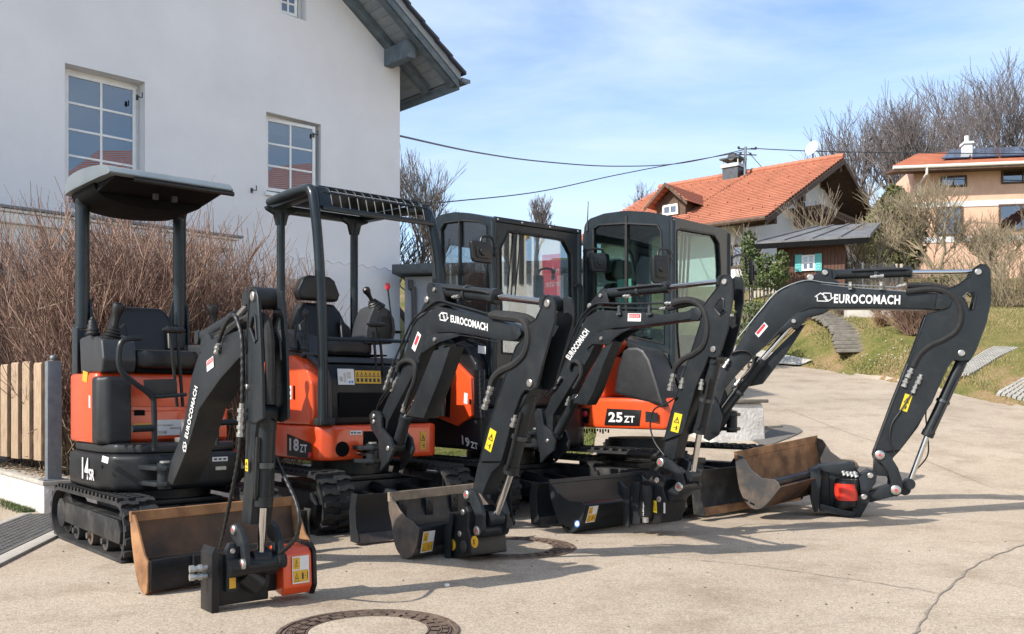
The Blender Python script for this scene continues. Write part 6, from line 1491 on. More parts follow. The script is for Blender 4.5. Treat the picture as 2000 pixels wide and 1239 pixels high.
b = B(); b.tube(smooth_pts([F3.Fr(1131,640,.56), F3.Fr(1137,615,.56), F3.Fr(1138,570,.56), F3.Fr(1132,555,.56), F3.Fr(1122,560,.52)],5), .012, 8); fin(b, 'grab_rail', 'boom_paint', E3)
seat(E3, F3, -.20, 0, 1.42, .46, 1.85, head=True)
b = B(); b.front_prism(F3, [(-.35,1.09),(.40,1.09),(.36,1.22),(.20,1.30),(-.2,1.28),(-.33,1.2)], .1, .36); fin(b, 'dashboard', 'dark_plastic', E3, bevel=.02)
mirror(E3, F3, (937,493), (967,490), [(966,480),(960,464),(948,462),(940,466),(937,492)], .20, .165, .60, tilt=-.12)
b = B()
for c in (474, 490): b.box(F3, .50, .53, *(sorted([F3.front(847,c,.5)[0], F3.front(853,c,.5)[0]])), 2.1, 2.2)
fin(b, 'door_hinge', 'hose_black', E3) if False else None
BF3 = Frame(.33, 7.12, 40)
swing_lug(E3, Frame(F3.P(.54,-.25,0).x, F3.P(.54,-.25,0).y, 52), -.02, .26, .56, .66, .085)
def c7(L): return [(1050+a/3.644, 520+c/3.644) for a, c in L]
S3 = dict(w=.10, aw=.125,
  boom=[(1062,850)]+c7([(50,1040),(130,850),(235,600),(290,470),(345,365),(430,312),(700,325),(900,345),(1060,320),(1100,300),(1150,318),(1170,360),(1150,385),(1100,385),(950,400),(800,422),(650,440),(540,448),(460,480),(410,550),(370,640),(250,830),(110,1060)])+[(1078,862)],
  gusset=c7([(355,590),(380,540),(420,480),(480,455),(600,450),(680,440),(600,480),(545,520),(520,560),(480,560),(400,555)]),
  ears=c7([(340,295),(400,225),(440,180),(465,168),(490,190),(500,250),(495,268),(420,275),(390,310)]),
  seam=c7([(360,600),(400,500),(450,462),(540,440),(700,425),(1090,375)]),
  arm=c7([(1290,140),(1300,85),(1330,62),(1370,70),(1386,110),(1385,250),(1352,450),(1310,590),(1290,640),(1250,648),(1215,640),(1195,700),(1150,800),(1120,880),(1030,1190),(900,1239),(960,1010),(1040,760),(1100,590),(1160,400),(1170,300),(1200,255),(1250,190)]),
  beam=c7([(1040,770),(1180,720),(1130,860)])+[(1348,790),(1326,845),(1314,896),(1306,906),(1283,898),(1294,881),(1300,843),(1312,795)],
  web=c7([(1100,590),(1160,400),(1240,400),(1215,640),(1150,800),(1050,770)]),
  hole=c7([(1290,240),(1310,228),(1325,240),(1322,300),(1340,320),(1300,352),(1258,305),(1258,285)]),
  cheek=c7([(1095,300),(1130,295),(1165,315),(1172,350),(1150,385),(1100,388)]),
  pins={'p1':(c7([(1332,112)])[0],.019,.0625),'p2':(c7([(1252,592)])[0],.020,.0625),'r3':(c7([(455,515)])[0],.014,.063),'r4':(c7([(450,210)])[0],.015,.048),'r5':(c7([(372,282)])[0],.018,.048),'r6':(c7([(1117,328)])[0],.020,.052),'p7':(c7([(1385,350)])[0],.010,.0625)},
  rams=[dict(n='arm_cylinder', a=(1184,574), c=(1308,561), d=(1415,549), rb=.036, rr=.017),
        dict(n='bucket_cylinder', a=(1398,700), c=(1366,847), d=(1352,930), rb=.040, rr=.020),
        dict(n='boom_cylinder', a=(1086,852), c=(1128,775), d=(1194,670), rb=.036, rr=.018, clips=False)],
  guards=[dict(p=c7([(470,575),(540,535),(470,700),(400,900),(350,990),(255,975),(330,830)]), y=-.055)],
  hoses=[dict(y=-.06, r=.007, n='steel_pipe', m='boom_paint', p=c7([(120,800),(200,610),(270,440),(330,340),(420,268),(600,268),(900,265)])),
         dict(y=-.045, r=.007, n='steel_pipe', m='boom_paint', p=c7([(150,810),(230,610),(295,450),(350,350),(430,298),(600,300),(880,305)])),
         dict(y=-.06, r=.021, m='hose_fabric', n='hose_sleeve', p=c7([(960,268),(1050,245),(1130,260),(1190,330),(1210,450),(1185,560),(1120,620),(1040,660),(990,710),(970,760)])),
         dict(y=-.03, r=.021, m='hose_fabric', n='hose_sleeve', p=c7([(930,300),(1020,280),(1120,265),(1210,330),(1230,450),(1200,600),(1120,690),(1060,740),(1035,800)])),
         dict(y=.0, r=.021, m='hose_fabric', n='hose_sleeve', p=c7([(960,255),(1080,240),(1200,290),(1260,400),(1240,560),(1200,700),(1175,810)])),
         dict(y=-.07, r=.016, m='hose_fabric', n='hose_sleeve', p=c7([(225,730),(240,685),(280,680),(310,720),(305,790),(260,870)])),
         dict(y=-.075, r=.006, p=[(1322,775),(1300,790),(1278,800),(1270,830),(1278,862),(1298,890)]),
         dict(y=-.075, r=.007, p=c7([(40,930),(80,880),(140,820)])), dict(y=-.065, r=.007, p=c7([(60,930),(110,880),(170,800)]))],
  fit=[(*c7([(970,755),(955,820)]),-.065,.016),(*c7([(950,825),(940,885)]),-.065,.016),(*c7([(1035,795),(1020,870)]),-.065,.015),(*c7([(1170,805),(1160,880)]),-.065,.014),(*c7([(905,265),(960,265)]),-.05,.011),(*c7([(870,305),(915,300)]),-.05,.011),(*c7([(610,215),(655,215)]),-.055,.012),(*c7([(110,780),(90,860)]),-.062,.012),(*c7([(165,790),(120,870)]),-.062,.012),(*c7([(225,930),(205,990)]),-.07,.011)],
  post=[(1046,805),(1052,798),(1060,800),(1064,830),(1080,845),(1086,862),(1084,880),(1068,893),(1058,905),(1056,880),(1050,850)])
boom_set(E3, BF3, S3); swing_post(E3, BF3, S3, .10); pin(E3, BF3.S(1069,861,-.085), -BF3.l, .014, .006)
for cxp in (580, 795):
    q = BF3.S(*c7([(cxp,318)])[0],-.062); b = B(); b.cyl(q - Vector((0,0,.02)), q+Vector((0,0,.035)), .012, 8); b.box(Frame(q.x,q.y,48), -.02, .02, -.01, .012, q.z-.03, q.z-.015); fin(b, 'pipe_clamp', 'dark_metal', E3)
def c8(L): return [(1060+a/5.632, 840+c/5.632) for a, c in L]
link_set(E3, BF3, dict(banana=c8([(1270,330),(1310,300),(1370,305),(1450,360),(1530,450),(1560,560),(1550,640),(1500,665),(1470,640),(1480,560),(1440,480),(1380,430),(1320,410),(1270,380)]), eye=c8([(1500,625)])[0], foot=c8([(1340,770)])[0], lw=.036,
   lpins=[(c8([(1300,358)])[0],.030),(c8([(1502,625)])[0],.030)]), .125)
yq = -.13
b = B(); b.side_prism(BF3, [BF3.side(a,c,yq) for a,c in c8([(1070,560),(1210,555),(1250,500),(1310,500),(1330,560),(1300,650),(1330,760),(1290,930),(1265,1030),(1110,1050),(1090,960)])], -.11, .12); fin(b, 'coupler', 'machine_black', E3, bevel=.01, seg=3)
b = B(); b.side_prism(BF3, [BF3.side(a,c,yq) for a,c in c8([(850,700),(905,770),(905,1060),(968,1075),(975,620),(940,640),(900,610),(870,560),(840,570)])], -.15, -.13); b.side_prism(BF3, [BF3.side(a,c,yq) for a,c in c8([(980,580),(1060,570),(1070,1030),(985,1040)])], -.128, .12); fin(b, 'coupler_plate', 'boom_paint', E3, bevel=.004)
a0, c0 = BF3.side(*c8([(1140,610)])[0], -.13), BF3.side(*c8([(1130,1010)])[0], -.13)
b = B(); b.tube([BF3.P(a0[0],-.12,a0[1]), BF3.P(a0[0],-.12,a0[1]-.04), BF3.P(c0[0],-.12,c0[1]+.05), BF3.P(c0[0],-.12,c0[1]+.02)], [.05,.056,.056,.04], 20); tb = fin(b, 'rotator_housing', 'machine_black', E3)
b = B(); b.tube([BF3.P(c0[0]+.02,-.15,c0[1]+.0), BF3.P(c0[0]+.02,-.15,c0[1]+.035)], .022, 8); fin(b, 'drain_plug', 'zinc', E3)
b = B(); b.side_prism(BF3, [BF3.side(a,c,.1) for a,c in c8([(1330,830),(1480,790),(1500,860),(1400,990),(1320,1030)])], .0, .20); fin(b, 'coupler_body', 'machine_black', E3, bevel=.01)
O = BF3.S(*c8([(1120,945)])[0],-.178); lettering('rädlinger', O, BF3.S(*c8([(1118,790)])[0],-.178)-O, BF3.S(*c8([(1100,945)])[0],-.178)-O, 'white_print', E3, bold=.01)
O = BF3.S(*c8([(1205,900)])[0],-.111); sticker(O, BF3.S(*c8([(1262,912)])[0],-.111)-O, BF3.S(*c8([(1200,770)])[0],-.111)-O, 'yellow_print', E3, lift=.003, layout=[('sticker_print','yellow_deep',[rect(.2,.2,.35,.8),rect(.45,.2,.55,.8),rect(.65,.2,.8,.8)])])
O = BF3.S(*c8([(1333,915)])[0],-.111); sticker(O, BF3.f*.015, Vector((0,0,.07)), 'white_print', E3, lift=.003)
for p in ((1258,553),(1282,762)): pin(E3, BF3.S(*c8([p])[0],-.111), -BF3.l, .019, .008)
b = B(); e_ = BF3.side(*c8([(1600,610)])[0],.05); b.cyl(BF3.P(e_[0],-.02,e_[1]), BF3.P(e_[0],.10,e_[1]), .035, 18); fin(b, 'link_pivot', 'boom_paint', E3)
O = BF3.S(1310,842,-.0635); sticker(O, BF3.S(1325,846,-.0635)-O, BF3.S(1318,806,-.0635)-O, 'yellow_print', E3, layout=WARN)
yb3 = -.051
O = BF3.S(*c7([(642,392)])[0],yb3); U, V = BF3.S(*c7([(735,394)])[0],yb3)-O, BF3.S(*c7([(645,337)])[0],yb3)-O
sticker(O, U, V, 'white_print', E3, layout=[('sticker_print','red_print',[rect(.08,.45,.95,.92)])]); lettering('BÖHLER', O+U*.14+V*.56-BF3.l*.003, U*.74, V*.26, 'white_print', E3, bold=.02)
O = BF3.S(*c7([(232,672)])[0],yb3); lettering('EUROCOMACH', O, BF3.S(*c7([(372,468)])[0],yb3)-O, BF3.S(*c7([(200,645)])[0],yb3)-O, 'white_print', E3, bold=.06)
KF3 = Frame(0,0,44); kb = gpt(1113,1043); KF3.o = Vector((kb.x, kb.y, 0))
bucket(E3, KF3, 0.0, 1.05, [(1070.6,941),(1076,975),(1085,1005),(1095.5,1027),(1106,1038),(1116,1041),(1127,1034),(1134.6,1020),(1139,1007),(1143,987)], [(1136,980),(1113,979),(1101,972),(1087,959),(1076,946)], ('boom_paint','machine_black','boom_paint','machine_black'), lipm='boom_paint', cut=.02)
b = B(); b.side_prism(KF3, [(.02,.19),(.05,.218),(.135,.218),(.150,.205),(.125,.12),(.07,.05),(.03,.07)], .013, 1.0); fin(b, 'bucket_back', 'machine_black', E3, bevel=.006)
sticker(KF3.P(.116,.03,.085), KF3.l*.095, Vector((0,0,.115))+KF3.f*.036, 'white_print', E3, layout=SAFETY)
pin(E3, KF3.S(1127,1023,-.001), -KF3.l, .026, .003, 'round_label', 'blue_print'); pin(E3, KF3.S(1127,1023,-.004), -KF3.l, .018, .001, 'round_label', 'white_print')
for p in ((1101,1028),(1110,1032)):
    q = KF3.side(*p,0); b = B(); b.side_prism(KF3, [(q[0]-.014,q[1]-.004),(q[0]+.014,q[1]-.010),(q[0]+.014,q[1]+.004),(q[0]-.014,q[1]+.010)], -.003, .0); fin(b, 'slot', 'deep_black', E3, smooth=False)

# ---------------------------------------------------------------- fourth machine: boom swung to the right
F4 = Frame(1.146, 8.33, 45)
E4 = thing('mini_excavator', F4, 'farthest mini excavator with 25ZT on its orange belt and boom swung right', 'excavator', 'row of parked mini excavators')
undercarriage(E4, F4, 1.95,   .50, 1.50, .27, 1.14, .58, nl=46, blade_w=1.52, blade_z=.05, blade_h=.34, blade_mat='scuffed_black', xc=.05)
ft4 = [(-.56,-.18),(-.52,-.34),(-.40,-.50),(-.22,-.60),(-.02,-.635),(.60,-.64),(.72,-.60),(.78,-.50),(.78,.20),(.60,.48),(.30,.60),(-.02,.64),(-.40,.52),(-.56,.25)]
b = B(); b.top_prism(F4, ft4, .68, .94); fin(b, 'base_shell', 'orange_paint', E4, bevel=.04, seg=4)
b = B(); b.top_prism(F4, [(-.53,-.16),(-.49,-.32),(-.37,-.48),(-.20,-.575),(-.02,-.61),(.10,-.61),(.10,.5),(-.02,.60),(-.38,.5),(-.53,.2)], .942, 1.30)
fin(b, 'rear_cover', 'orange_paint', E4, bevel=.04, seg=4)
b = B(); b.side_prism(F4, [(-.35,1.30),(.06,1.30),(.16,1.40),(.12,1.47),(-.10,1.50),(-.30,1.45)], -.52, -.345); fin(b, 'top_cover', 'orange_paint', E4, bevel=.03, seg=4)
cov = cs(F4,-.60,[(1204,769),(1213,715),(1222,686),(1232,679),(1250,678),(1262,684),(1274,702),(1288,745),(1303,796)])
b = B(); b.side_prism(F4, cov, -.645, -.36); fin(b, 'tank_cover', 'dark_plastic', E4, bevel=.035, seg=4)
b = B(); b.side_prism(F4, [(.05,.945),(.70,.945),(.68,1.10),(.60,1.25),(.10,1.25)], -.34, .56); fin(b, 'cab_floor', 'machine_black', E4, bevel=.01)
b = B(); b.side_prism(F4, cs(F4,-.35,[(1210,662),(1306,692),(1312,800),(1295,800),(1262,740),(1240,690)]), -.36, -.335); fin(b, 'cab_skirt', 'boom_paint', E4, bevel=.006)
side_top4 = [(-.36,2.46),(-.35,2.52),(-.30,2.56),(-.12,2.585),(.12,2.575),(.36,2.53),(.52,2.485),(.595,2.46),(.61,2.43)]
fi4 = cf(F4,.615,[(1322,648),(1320,452),(1330,448),(1393,459),(1403,476),(1406,520),(1406,655),(1400,700),(1326,700)])
si4 = cs(F4,-.33,[(1160,660),(1160,449),(1170,440),(1220,437),(1285,440),(1292,452),(1298,570),(1298,672),(1220,655)])
cab(E4, F4, -.37, .615, -.335, .54, 1.20, side_top4, fi4, si4, 'cab_glass_green', 2.45)
b = B(); x_ = cs(F4,-.33,[(1224,500)])[0][0]; b.box(F4, x_-.012, x_+.012, -.343, -.32, 1.45, 2.53); fin(b, 'glazing_bar', 'hose_black', E4, smooth=False)
b = B(); b.side_prism(F4, cs(F4,-.28,[(1195,545),(1222,543),(1222,590),(1195,592)]), -.2, -.195); fin(b, 'document_board', 'mint_board', E4, smooth=False)
seat(E4, F4, -.15, .06, 1.55, .46, 2.0, head=True)
b = B(); b.front_prism(F4, [(-.24,1.26),(.46,1.26),(.42,1.40),(.2,1.5),(-.1,1.48),(-.2,1.4)], .2, .5); fin(b, 'dashboard', 'dark_plastic', E4, bevel=.02)
for k, px_ in enumerate((1331,1338,1346)): b = B(); b.tube(smooth_pts([F4.Fr(px_+2,455,.55), F4.Fr(px_-2,520,.57), F4.Fr(px_-6,600,.56)],4), .011, 6); fin(b, 'strap', 'hose_black', E4)
mq = F4.P(-.36, -.58, 0); FM = Frame(mq.x, mq.y, 8); mirror(E4, FM, (1171,514), (1143,497), [(1143,490),(1150,487),(1172,487),(1179,494),(1181,512)], .185, .17, 0, tilt=-.15)
mirror(E4, F4, (1287,527), (1308,500), [(1308,490),(1298,486),(1288,488),(1284,500),(1284,530)], .15, .23, .64, yaw=25)
mirror(E4, F4, (1465,534), (1428,510), [(1430,504),(1440,499),(1452,500),(1457,508),(1458,534)], .12, .23, .62, yaw=-20)
b = B(); b.tube([F4.S(1147,452,-.34), F4.S(1147.5,430,-.34), F4.S(1149,393,-.34)], [.012,.006,.003], 6); fin(b, 'antenna', 'hose_black', E4)
# belt print
pn = [(1190,826),(1196,803),(1253,812),(1250,832)]
b = B(); b.side_prism(F4, [(.13,.71),(.50,.71),(.52,.84),(.16,.85)], -.645, -.638); fin(b, 'name_plate', 'machine_black', E4, bevel=.006)
lettering('25', F4.P(.18,-.6465,.735), F4.f*.15, Vector((0,0,.085)), 'white_print', E4, bold=.06)
lettering('ZT', F4.P(.345,-.6465,.735), F4.f*.11, Vector((0,0,.055)), 'white_print', E4, bold=.05)
b = B(); b.side_prism(F4, [(.56,.74),(.68,.75),(.68,.82),(.56,.83)], -.641, -.636); fin(b, 'side_vent', 'boom_paint', E4, smooth=False)
b = B(); b.prism([F4.P(-.30,-.565,.74), F4.P(-.05,-.642,.72), F4.P(-.03,-.644,.85), F4.P(-.32,-.56,.85)], -F4.l*.006); fin(b, 'rear_plate', 'machine_black', E4, smooth=False)
pin(E4, F4.P(-.08,-.645,.80), -F4.l, .026, .01, 'reflector', 'red_print')
O = F4.P(-.08,-.6185,1.08); sticker(F4.P(.02,-.612,1.06), F4.f*.045, Vector((0,0,.11)), 'white_print', E4, layout=[('sticker_symbol','black_print',[rect(.3,.15,.7,.35),rect(.3,.6,.7,.8)])])
b = B(); b.box(F4, .072, .09, -.618, -.611, 1.06, 1.18); fin(b, 'lock_slot', 'deep_black', E4, smooth=False)
b = B()
for k in range(14): a_ = F4.P(-.25+.03*k, -.60+.0*k, .672); b.cyl(a_, a_ - Vector((0,0,.02+.01*(k%3))), .008, 5)
fin(b, 'underside_bolt', 'deep_black', E4)
BF4 = Frame(1.70, 7.60, 75)
sl = F4.P(.76,-.02,0); swing_lug(E4, Frame(sl.x, sl.y, 60), -.03, .26, .68, .80, .10)
def z1(L): return [(1400+a/3.333, 540+c/3.333) for a, c in L]
def z2(L): return [(1340+a/2.295, 500+c/2.295) for a, c in L]
S4 = dict(w=.13, aw=.155,
  boom=[(1378,800),(1386,775)]+z1([(-10,720),(20,640),(110,480),(290,210),(410,90),(560,28),(880,72),(1240,100),(1400,105),(1500,118),(1530,155),(1512,200),(1470,218),(1400,218),(1000,210),(760,212),(640,216),(560,262),(480,330),(380,400),(260,500),(120,650),(50,740)])+[(1404,800),(1396,835),(1380,830)],
  gusset=z1([(400,372),(440,320),(475,285),(530,240),(620,214),(740,212),(700,236),(600,262),(555,310),(520,345),(490,330)]),
  ears=z2([(520,122),(560,95),(590,75),(625,52),(650,60),(655,100),(690,118),(680,130),(600,128)]),
  seam=z1([(330,440),(430,330),(520,245),(620,205),(760,200),(1000,200),(1400,208)]),
  cheek=z1([(1440,115),(1500,118),(1530,158),(1512,200),(1465,218),(1420,212)]),
  arm=z2([(1272,90),(1290,55),(1320,38),(1345,40),(1362,62),(1366,200),(1345,300),(1300,420),(1275,465),(1235,470),(1200,465),(1170,500),(1130,590),(1100,660),(960,865),(845,880),(930,650),(1010,450),(1080,260),(1160,240),(1180,200),(1165,150),(1220,130)]),
  beam=z2([(1000,480),(1170,500),(1130,600),(1040,770),(955,880),(930,905),(905,990),(845,985),(850,870),(905,720)]),
  web=z2([(1080,270),(1160,250),(1230,260),(1210,430),(1170,500),(1010,480)]),
  hole=z2([(1242,185),(1262,165),(1292,158),(1300,178),(1285,240),(1268,245),(1262,225)]),
  pins={'p1':(z2([(1309,72)])[0],.024,.0775),'p2':(z2([(1234,436)])[0],.025,.0775),'r3':(z2([(482,293)])[0],.018,.078),'r4':(z2([(622,75)])[0],.022,.062),'r5':(z2([(557,97)])[0],.026,.062),'r6':(z2([(1148,198)])[0],.034,.068)},
  rams=[dict(n='arm_cylinder', a=(1623,537), c=(1781,532), d=(1910,531), rb=.040, rr=.018),
        dict(n='bucket_cylinder', a=(1881,700), c=(1810,853), d=(1775,945), rb=.043, rr=.021),
        dict(n='boom_cylinder', a=(1383,842), c=(1489,702), d=(1551,630), rb=.046, rr=.020)],
  guards=[dict(p=z1([(545,320),(580,310),(470,480),(300,700),(200,720),(210,640),(300,560),(430,430)]), y=.02)],
  hoses=[dict(y=-.070, r=.005, n='steel_pipe', m='galvanised', p=z1([(60,500),(180,350),(290,215),(400,95),(570,28),(700,40),(870,55),(1170,72)])),
         dict(y=-.06, r=.005, n='steel_pipe', m='galvanised', p=z1([(100,500),(200,370),(310,230),(415,110),(560,45),(870,72),(1230,98)])),
         dict(y=-.07, r=.023, m='hose_fabric', n='hose_sleeve', p=z1([(1230,100),(1400,85),(1500,110),(1570,170),(1590,260),(1560,350),(1480,410),(1390,450),(1320,510),(1275,590)])),
         dict(y=-.03, r=.023, m='hose_fabric', n='hose_sleeve', p=z1([(1240,60),(1380,60),(1500,85),(1600,170),(1640,300),(1600,420),(1500,480),(1400,520),(1350,580),(1330,640)])),
         dict(y=-.08, r=.010, n='hose', p=z1([(90,500),(150,485),(210,495),(238,540),(220,600),(165,660)])),
         dict(y=-.085, r=.006, p=z1([(1270,760),(1200,870),(1140,960),(1125,1060),(1160,1160)])),
         dict(y=.06, r=.006, p=z2([(1105,590),(1075,700),(1085,820),(1080,900),(1020,970)]))],
  fit=[(*z1([(1270,600),(1240,660)]),-.08,.018),(*z1([(1235,665),(1215,720)]),-.08,.018),(*z1([(1330,640),(1305,700)]),-.08,.017),(*z1([(1300,700),(1275,760)]),-.08,.014),(*z1([(1170,68),(1230,55)]),-.07,.012),(*z1([(1225,98),(1270,98)]),-.065,.012),(*z1([(80,540),(45,595)]),-.08,.013),(*z1([(150,670),(120,710)]),-.08,.013),(*z2([(825,95),(885,90)]),-.06,.013)],
  post=[(1376,835),(1380,800),(1392,770),(1404,790),(1412,815),(1404,850),(1385,862),(1374,856)])
boom_set(E4, BF4, S4); swing_post(E4, BF4, S4, .13)
b = B(); b.side_prism(BF4, z_ := [BF4.side(a,c,-.1) for a,c in z1([(-20,640),(50,720),(100,880),(60,960),(20,1020),(-60,1040),(-110,900),(-80,740)])], -.02, .14); fin(b, 'post_housing', 'machine_black', E4, bevel=.02, seg=3)
for cxp in (868, 1068):
    q = BF4.S(*z1([(cxp,62)])[0],-.078); b = B(); b.cyl(q - Vector((0,0,.03)), q+Vector((0,0,.03)), .014, 8); b.ball(q-BF4.l*.012, .018, n=8); fin(b, 'pipe_clamp', 'zinc', E4)
link_set(E4, BF4, dict(banana=z2([(845,895),(850,872),(880,868),(915,895),(950,950),(970,1010),(968,1060),(940,1080),(915,1060),(918,1010),(900,960),(870,925),(850,915)]), eye=z2([(940,1050)])[0], foot=z2([(815,1085)])[0], lw=.045,
   lpins=[(z2([(868,893)])[0],.036),(z2([(940,1050)])[0],.038)]), .155)
q2 = lambda L, y: [BF4.side(a,c,y) for a,c in z2(L)]
b = B(); b.side_prism(BF4, q2([(640,960),(740,925),(790,985),(830,960),(855,985),(850,1030),(815,1080),(790,1160),(740,1175),(650,1140)], -.12), -.05, .14); fin(b, 'coupler', 'machine_black', E4, bevel=.012, seg=3)
b = B(); b.side_prism(BF4, q2([(775,1000),(800,970),(840,960),(858,985),(852,1020),(820,1060),(825,1100),(780,1180),(740,1170),(755,1090),(785,1070)], -.15), -.13, -.11); fin(b, 'coupler_ear', 'boom_paint', E4, bevel=.006)
a0, c0 = BF4.side(*z2([(722,1000)])[0],-.12), BF4.side(*z2([(712,1130)])[0],-.12)
b = B(); b.tube([BF4.P(a0[0],-.11,a0[1]), BF4.P(a0[0],-.11,a0[1]-.03), BF4.P(c0[0],-.11,c0[1]+.02), BF4.P(c0[0],-.11,c0[1])], [.085,.09,.09,.07], 24); fin(b, 'rotator_housing', 'machine_black', E4)
b = B(); d_ = (a0[1]-c0[1]); b.cyl(BF4.P((a0[0]*.5+c0[0]*.5),-.118,c0[1]+d_*.28), BF4.P((a0[0]*.5+c0[0]*.5),-.118,a0[1]-d_*.15), .088, 28); fin(b, 'rotator_band', 'red_paint', E4)
b = B(); b.side_prism(BF4, q2([(555,960),(600,945),(605,1000),(590,1140),(575,1150),(560,1080)], -.15), -.18, .14); b.side_prism(BF4, q2([(590,940),(740,930),(770,950),(700,985),(600,965)], -.1), -.08, .12); b.side_prism(BF4, q2([(600,1110),(760,1150),(750,1175),(600,1145)], -.15), -.16, .1); fin(b, 'coupler_plate', 'boom_paint', E4, bevel=.006)
b = B(); b.side_prism(BF4, q2([(603,965),(760,960),(760,1135),(600,1125)], -.05), -.04, .13); fin(b, 'coupler_core', 'machine_black', E4, bevel=.006)
for k in range(4): fitting(E4, BF4.S(*z2([(700+18*k,958+3*k)])[0],-.06), BF4.S(*z2([(712+18*k,985+3*k)])[0],-.08), .015)
for p in ((826,985),(798,1080)): pin(E4, BF4.S(*z2([p])[0],-.131), -BF4.l, .022, .010)
e_ = BF4.side(*z2([(1005,1045)])[0],.05); b = B(); b.cyl(BF4.P(e_[0]-.05,-.02,e_[1]), BF4.P(e_[0]-.05,.10,e_[1]), .045, 18); fin(b, 'link_pivot', 'boom_paint', E4)
O = BF4.S(*z2([(957,690)])[0],-.0785); sticker(O, BF4.S(*z2([(990,700)])[0],-.0785)-O, BF4.S(*z2([(982,617)])[0],-.0785)-O, 'yellow_print', E4, layout=WARN)
yb4 = -.066
O = BF4.S(*z1([(248,372)])[0],yb4); U, V = BF4.S(*z1([(272,398)])[0],yb4)-O, BF4.S(*z1([(310,298)])[0],yb4)-O
sticker(O, V, -U, 'white_print', E4) if False else sticker(BF4.S(*z1([(272,398)])[0],yb4), BF4.S(*z1([(334,325)])[0],yb4)-BF4.S(*z1([(272,398)])[0],yb4), O-BF4.S(*z1([(272,398)])[0],yb4), 'white_print', E4, layout=[('sticker_print','red_print',[rect(.08,.42,.92,.9)])])
O = BF4.S(*z1([(762,175)])[0],yb4); lettering('EUROCOMACH', O, BF4.S(*z1([(1193,184)])[0],yb4)-O, BF4.S(*z1([(764,115)])[0],yb4)-O, 'white_print', E4, bold=.055)
O = BF4.S(*z1([(640,160)])[0],yb4); logo(BF4, E4, O, BF4.S(*z1([(758,163)])[0],yb4)-O, BF4.S(*z1([(640,108)])[0],yb4)-O)
KF4 = Frame(0,0,42); kb = gpt(1471,998,.07); KF4.o = Vector((kb.x, kb.y, 0)); KF4.l = (KF4.l + Vector((0,0,.075))).normalized()
bucket(E4, KF4, 0.0, 1.22, [(1429,886),(1433.7,918),(1442,957),(1456,983),(1471,995),(1488,992),(1505,975),(1521,953)], [(1516,943),(1508,937),(1484,935),(1462,918),(1444.6,892)], ('rust_steel','rust_bright','worn_steel','machine_black'), lipm='rust_bright', cut=.05)
b = B(); b.side_prism(KF4, [(.08,.27),(.12,.315),(.19,.315),(.202,.29),(.185,.22),(.12,.15),(.08,.18)],   .013, 1.207); fin(b, 'bucket_back', 'machine_black', E4, bevel=.006)
for p in ((1455,976),(1468,983)):
    q = KF4.side(*p,0); b = B(); b.side_prism(KF4, [(q[0]-.020,q[1]+.008),(q[0]+.020,q[1]-.004),(q[0]+.020,q[1]-.018),(q[0]-.020,q[1]-.006)], -.003, .0); fin(b, 'slot', 'deep_black', E4, smooth=False)
# ================================================================ PLANTS
def branch_tree(rn, base, height, spread, levels=5, r0=.12, bend=.25, up=.5, fork=(2,3), taper=.62, split=.30, lean=(0,0), first=.22, side=.5):
    """returns (thick branch segments, thin twig segments); segments are (p, q, r0, r1)"""
    thick, thin = [], []
    def grow(p, d, L, r, lv):
        n = 3 if lv < levels-1 else 2; q = p
        for i in range(n):
            d = (d + Vector((rn.uniform(-1,1), rn.uniform(-1,1), rn.uniform(-.3,.6)))*bend*.5 + Vector((0,0,up*.12))).normalized()
            q2 = q + d*(L/n); rr_ = r*(1-.28*(i+1)/n); (thick if lv < 2 else thin).append((q, q2, r*(1-.28*i/n), rr_)); q = q2
            if 0 < lv < levels and rn.random() < side:
                sd = (d + Vector((rn.uniform(-1,1), rn.uniform(-1,1), rn.uniform(-.2,.7)))*spread).normalized(); grow(q, sd, L*rn.uniform(.55,.85), rr_*.55, lv+1 if lv+1 < levels else levels)
        if lv < levels:
            for k in range(rn.randint(*fork)):
                sd = (d + Vector((rn.uniform(-1,1), rn.uniform(-1,1), rn.uniform(-.2,.6)))*spread).normalized()
                grow(q, sd, L*rn.uniform(.72,.98), r*.72*taper**.5, lv+1)
    grow(Vector(base), Vector((lean[0], lean[1], 1)).normalized(), height*first, r0, 0)
    return thick, thin
def segs_mesh(segs, n):
    b = B()
    for p, q, a, c in segs:
        t = (q-p); 
        if t.length < 1e-6: continue
        t.normalize(); u = t.cross(Vector((.31,.2,.93))).normalized(); v_ = t.cross(u); k = len(b.v)
        for pt, r in ((p, a), (q, c)):
            for j in range(n): an = 2*math.pi*j/n; b.v.append(pt + u*(math.cos(an)*r) + v_*(math.sin(an)*r))
        for j in range(n): b.f.append((k+j, k+(j+1)%n, k+n+(j+1)%n, k+n+j))
    return b
def tree(name, label, cat, base, height, seed, group=None, m='bark', mt=None, minr=.006, **kw):
    rn = random.Random(seed); base = Vector(base)
    th, tn = branch_tree(rn, base, height, kw.pop('spread', .7), **kw)
    top = max(s[1].z for s in th+tn) - base.z; k = height/top
    sc_ = lambda s: (base+(s[0]-base)*k, base+(s[1]-base)*k, s[2], s[3])
    th = [sc_(s) for s in th]; tn = [sc_(s) for s in tn]; tn = [(p,q,max(a,minr),max(c,minr*.8)) for p,q,a,c in tn]
    F = Frame(base.x, base.y, 0, base.z); t = thing(name, F, label, cat, group)
    fin(segs_mesh(th, 6), 'trunk', m, t, smooth='fast'); fin(segs_mesh(tn, 3), 'crown', mt or m, t, smooth='fast')
    return t
def P3(px, py, Y): return at(px, py, Y)
def gbase(px, Y):
    X = (px-CX)/FPX*Y; return Vector((X, Y, gz(X, Y)-.2))
def ht(px, py, Y): return at(px, py, Y).z - gbase(px, Y).z
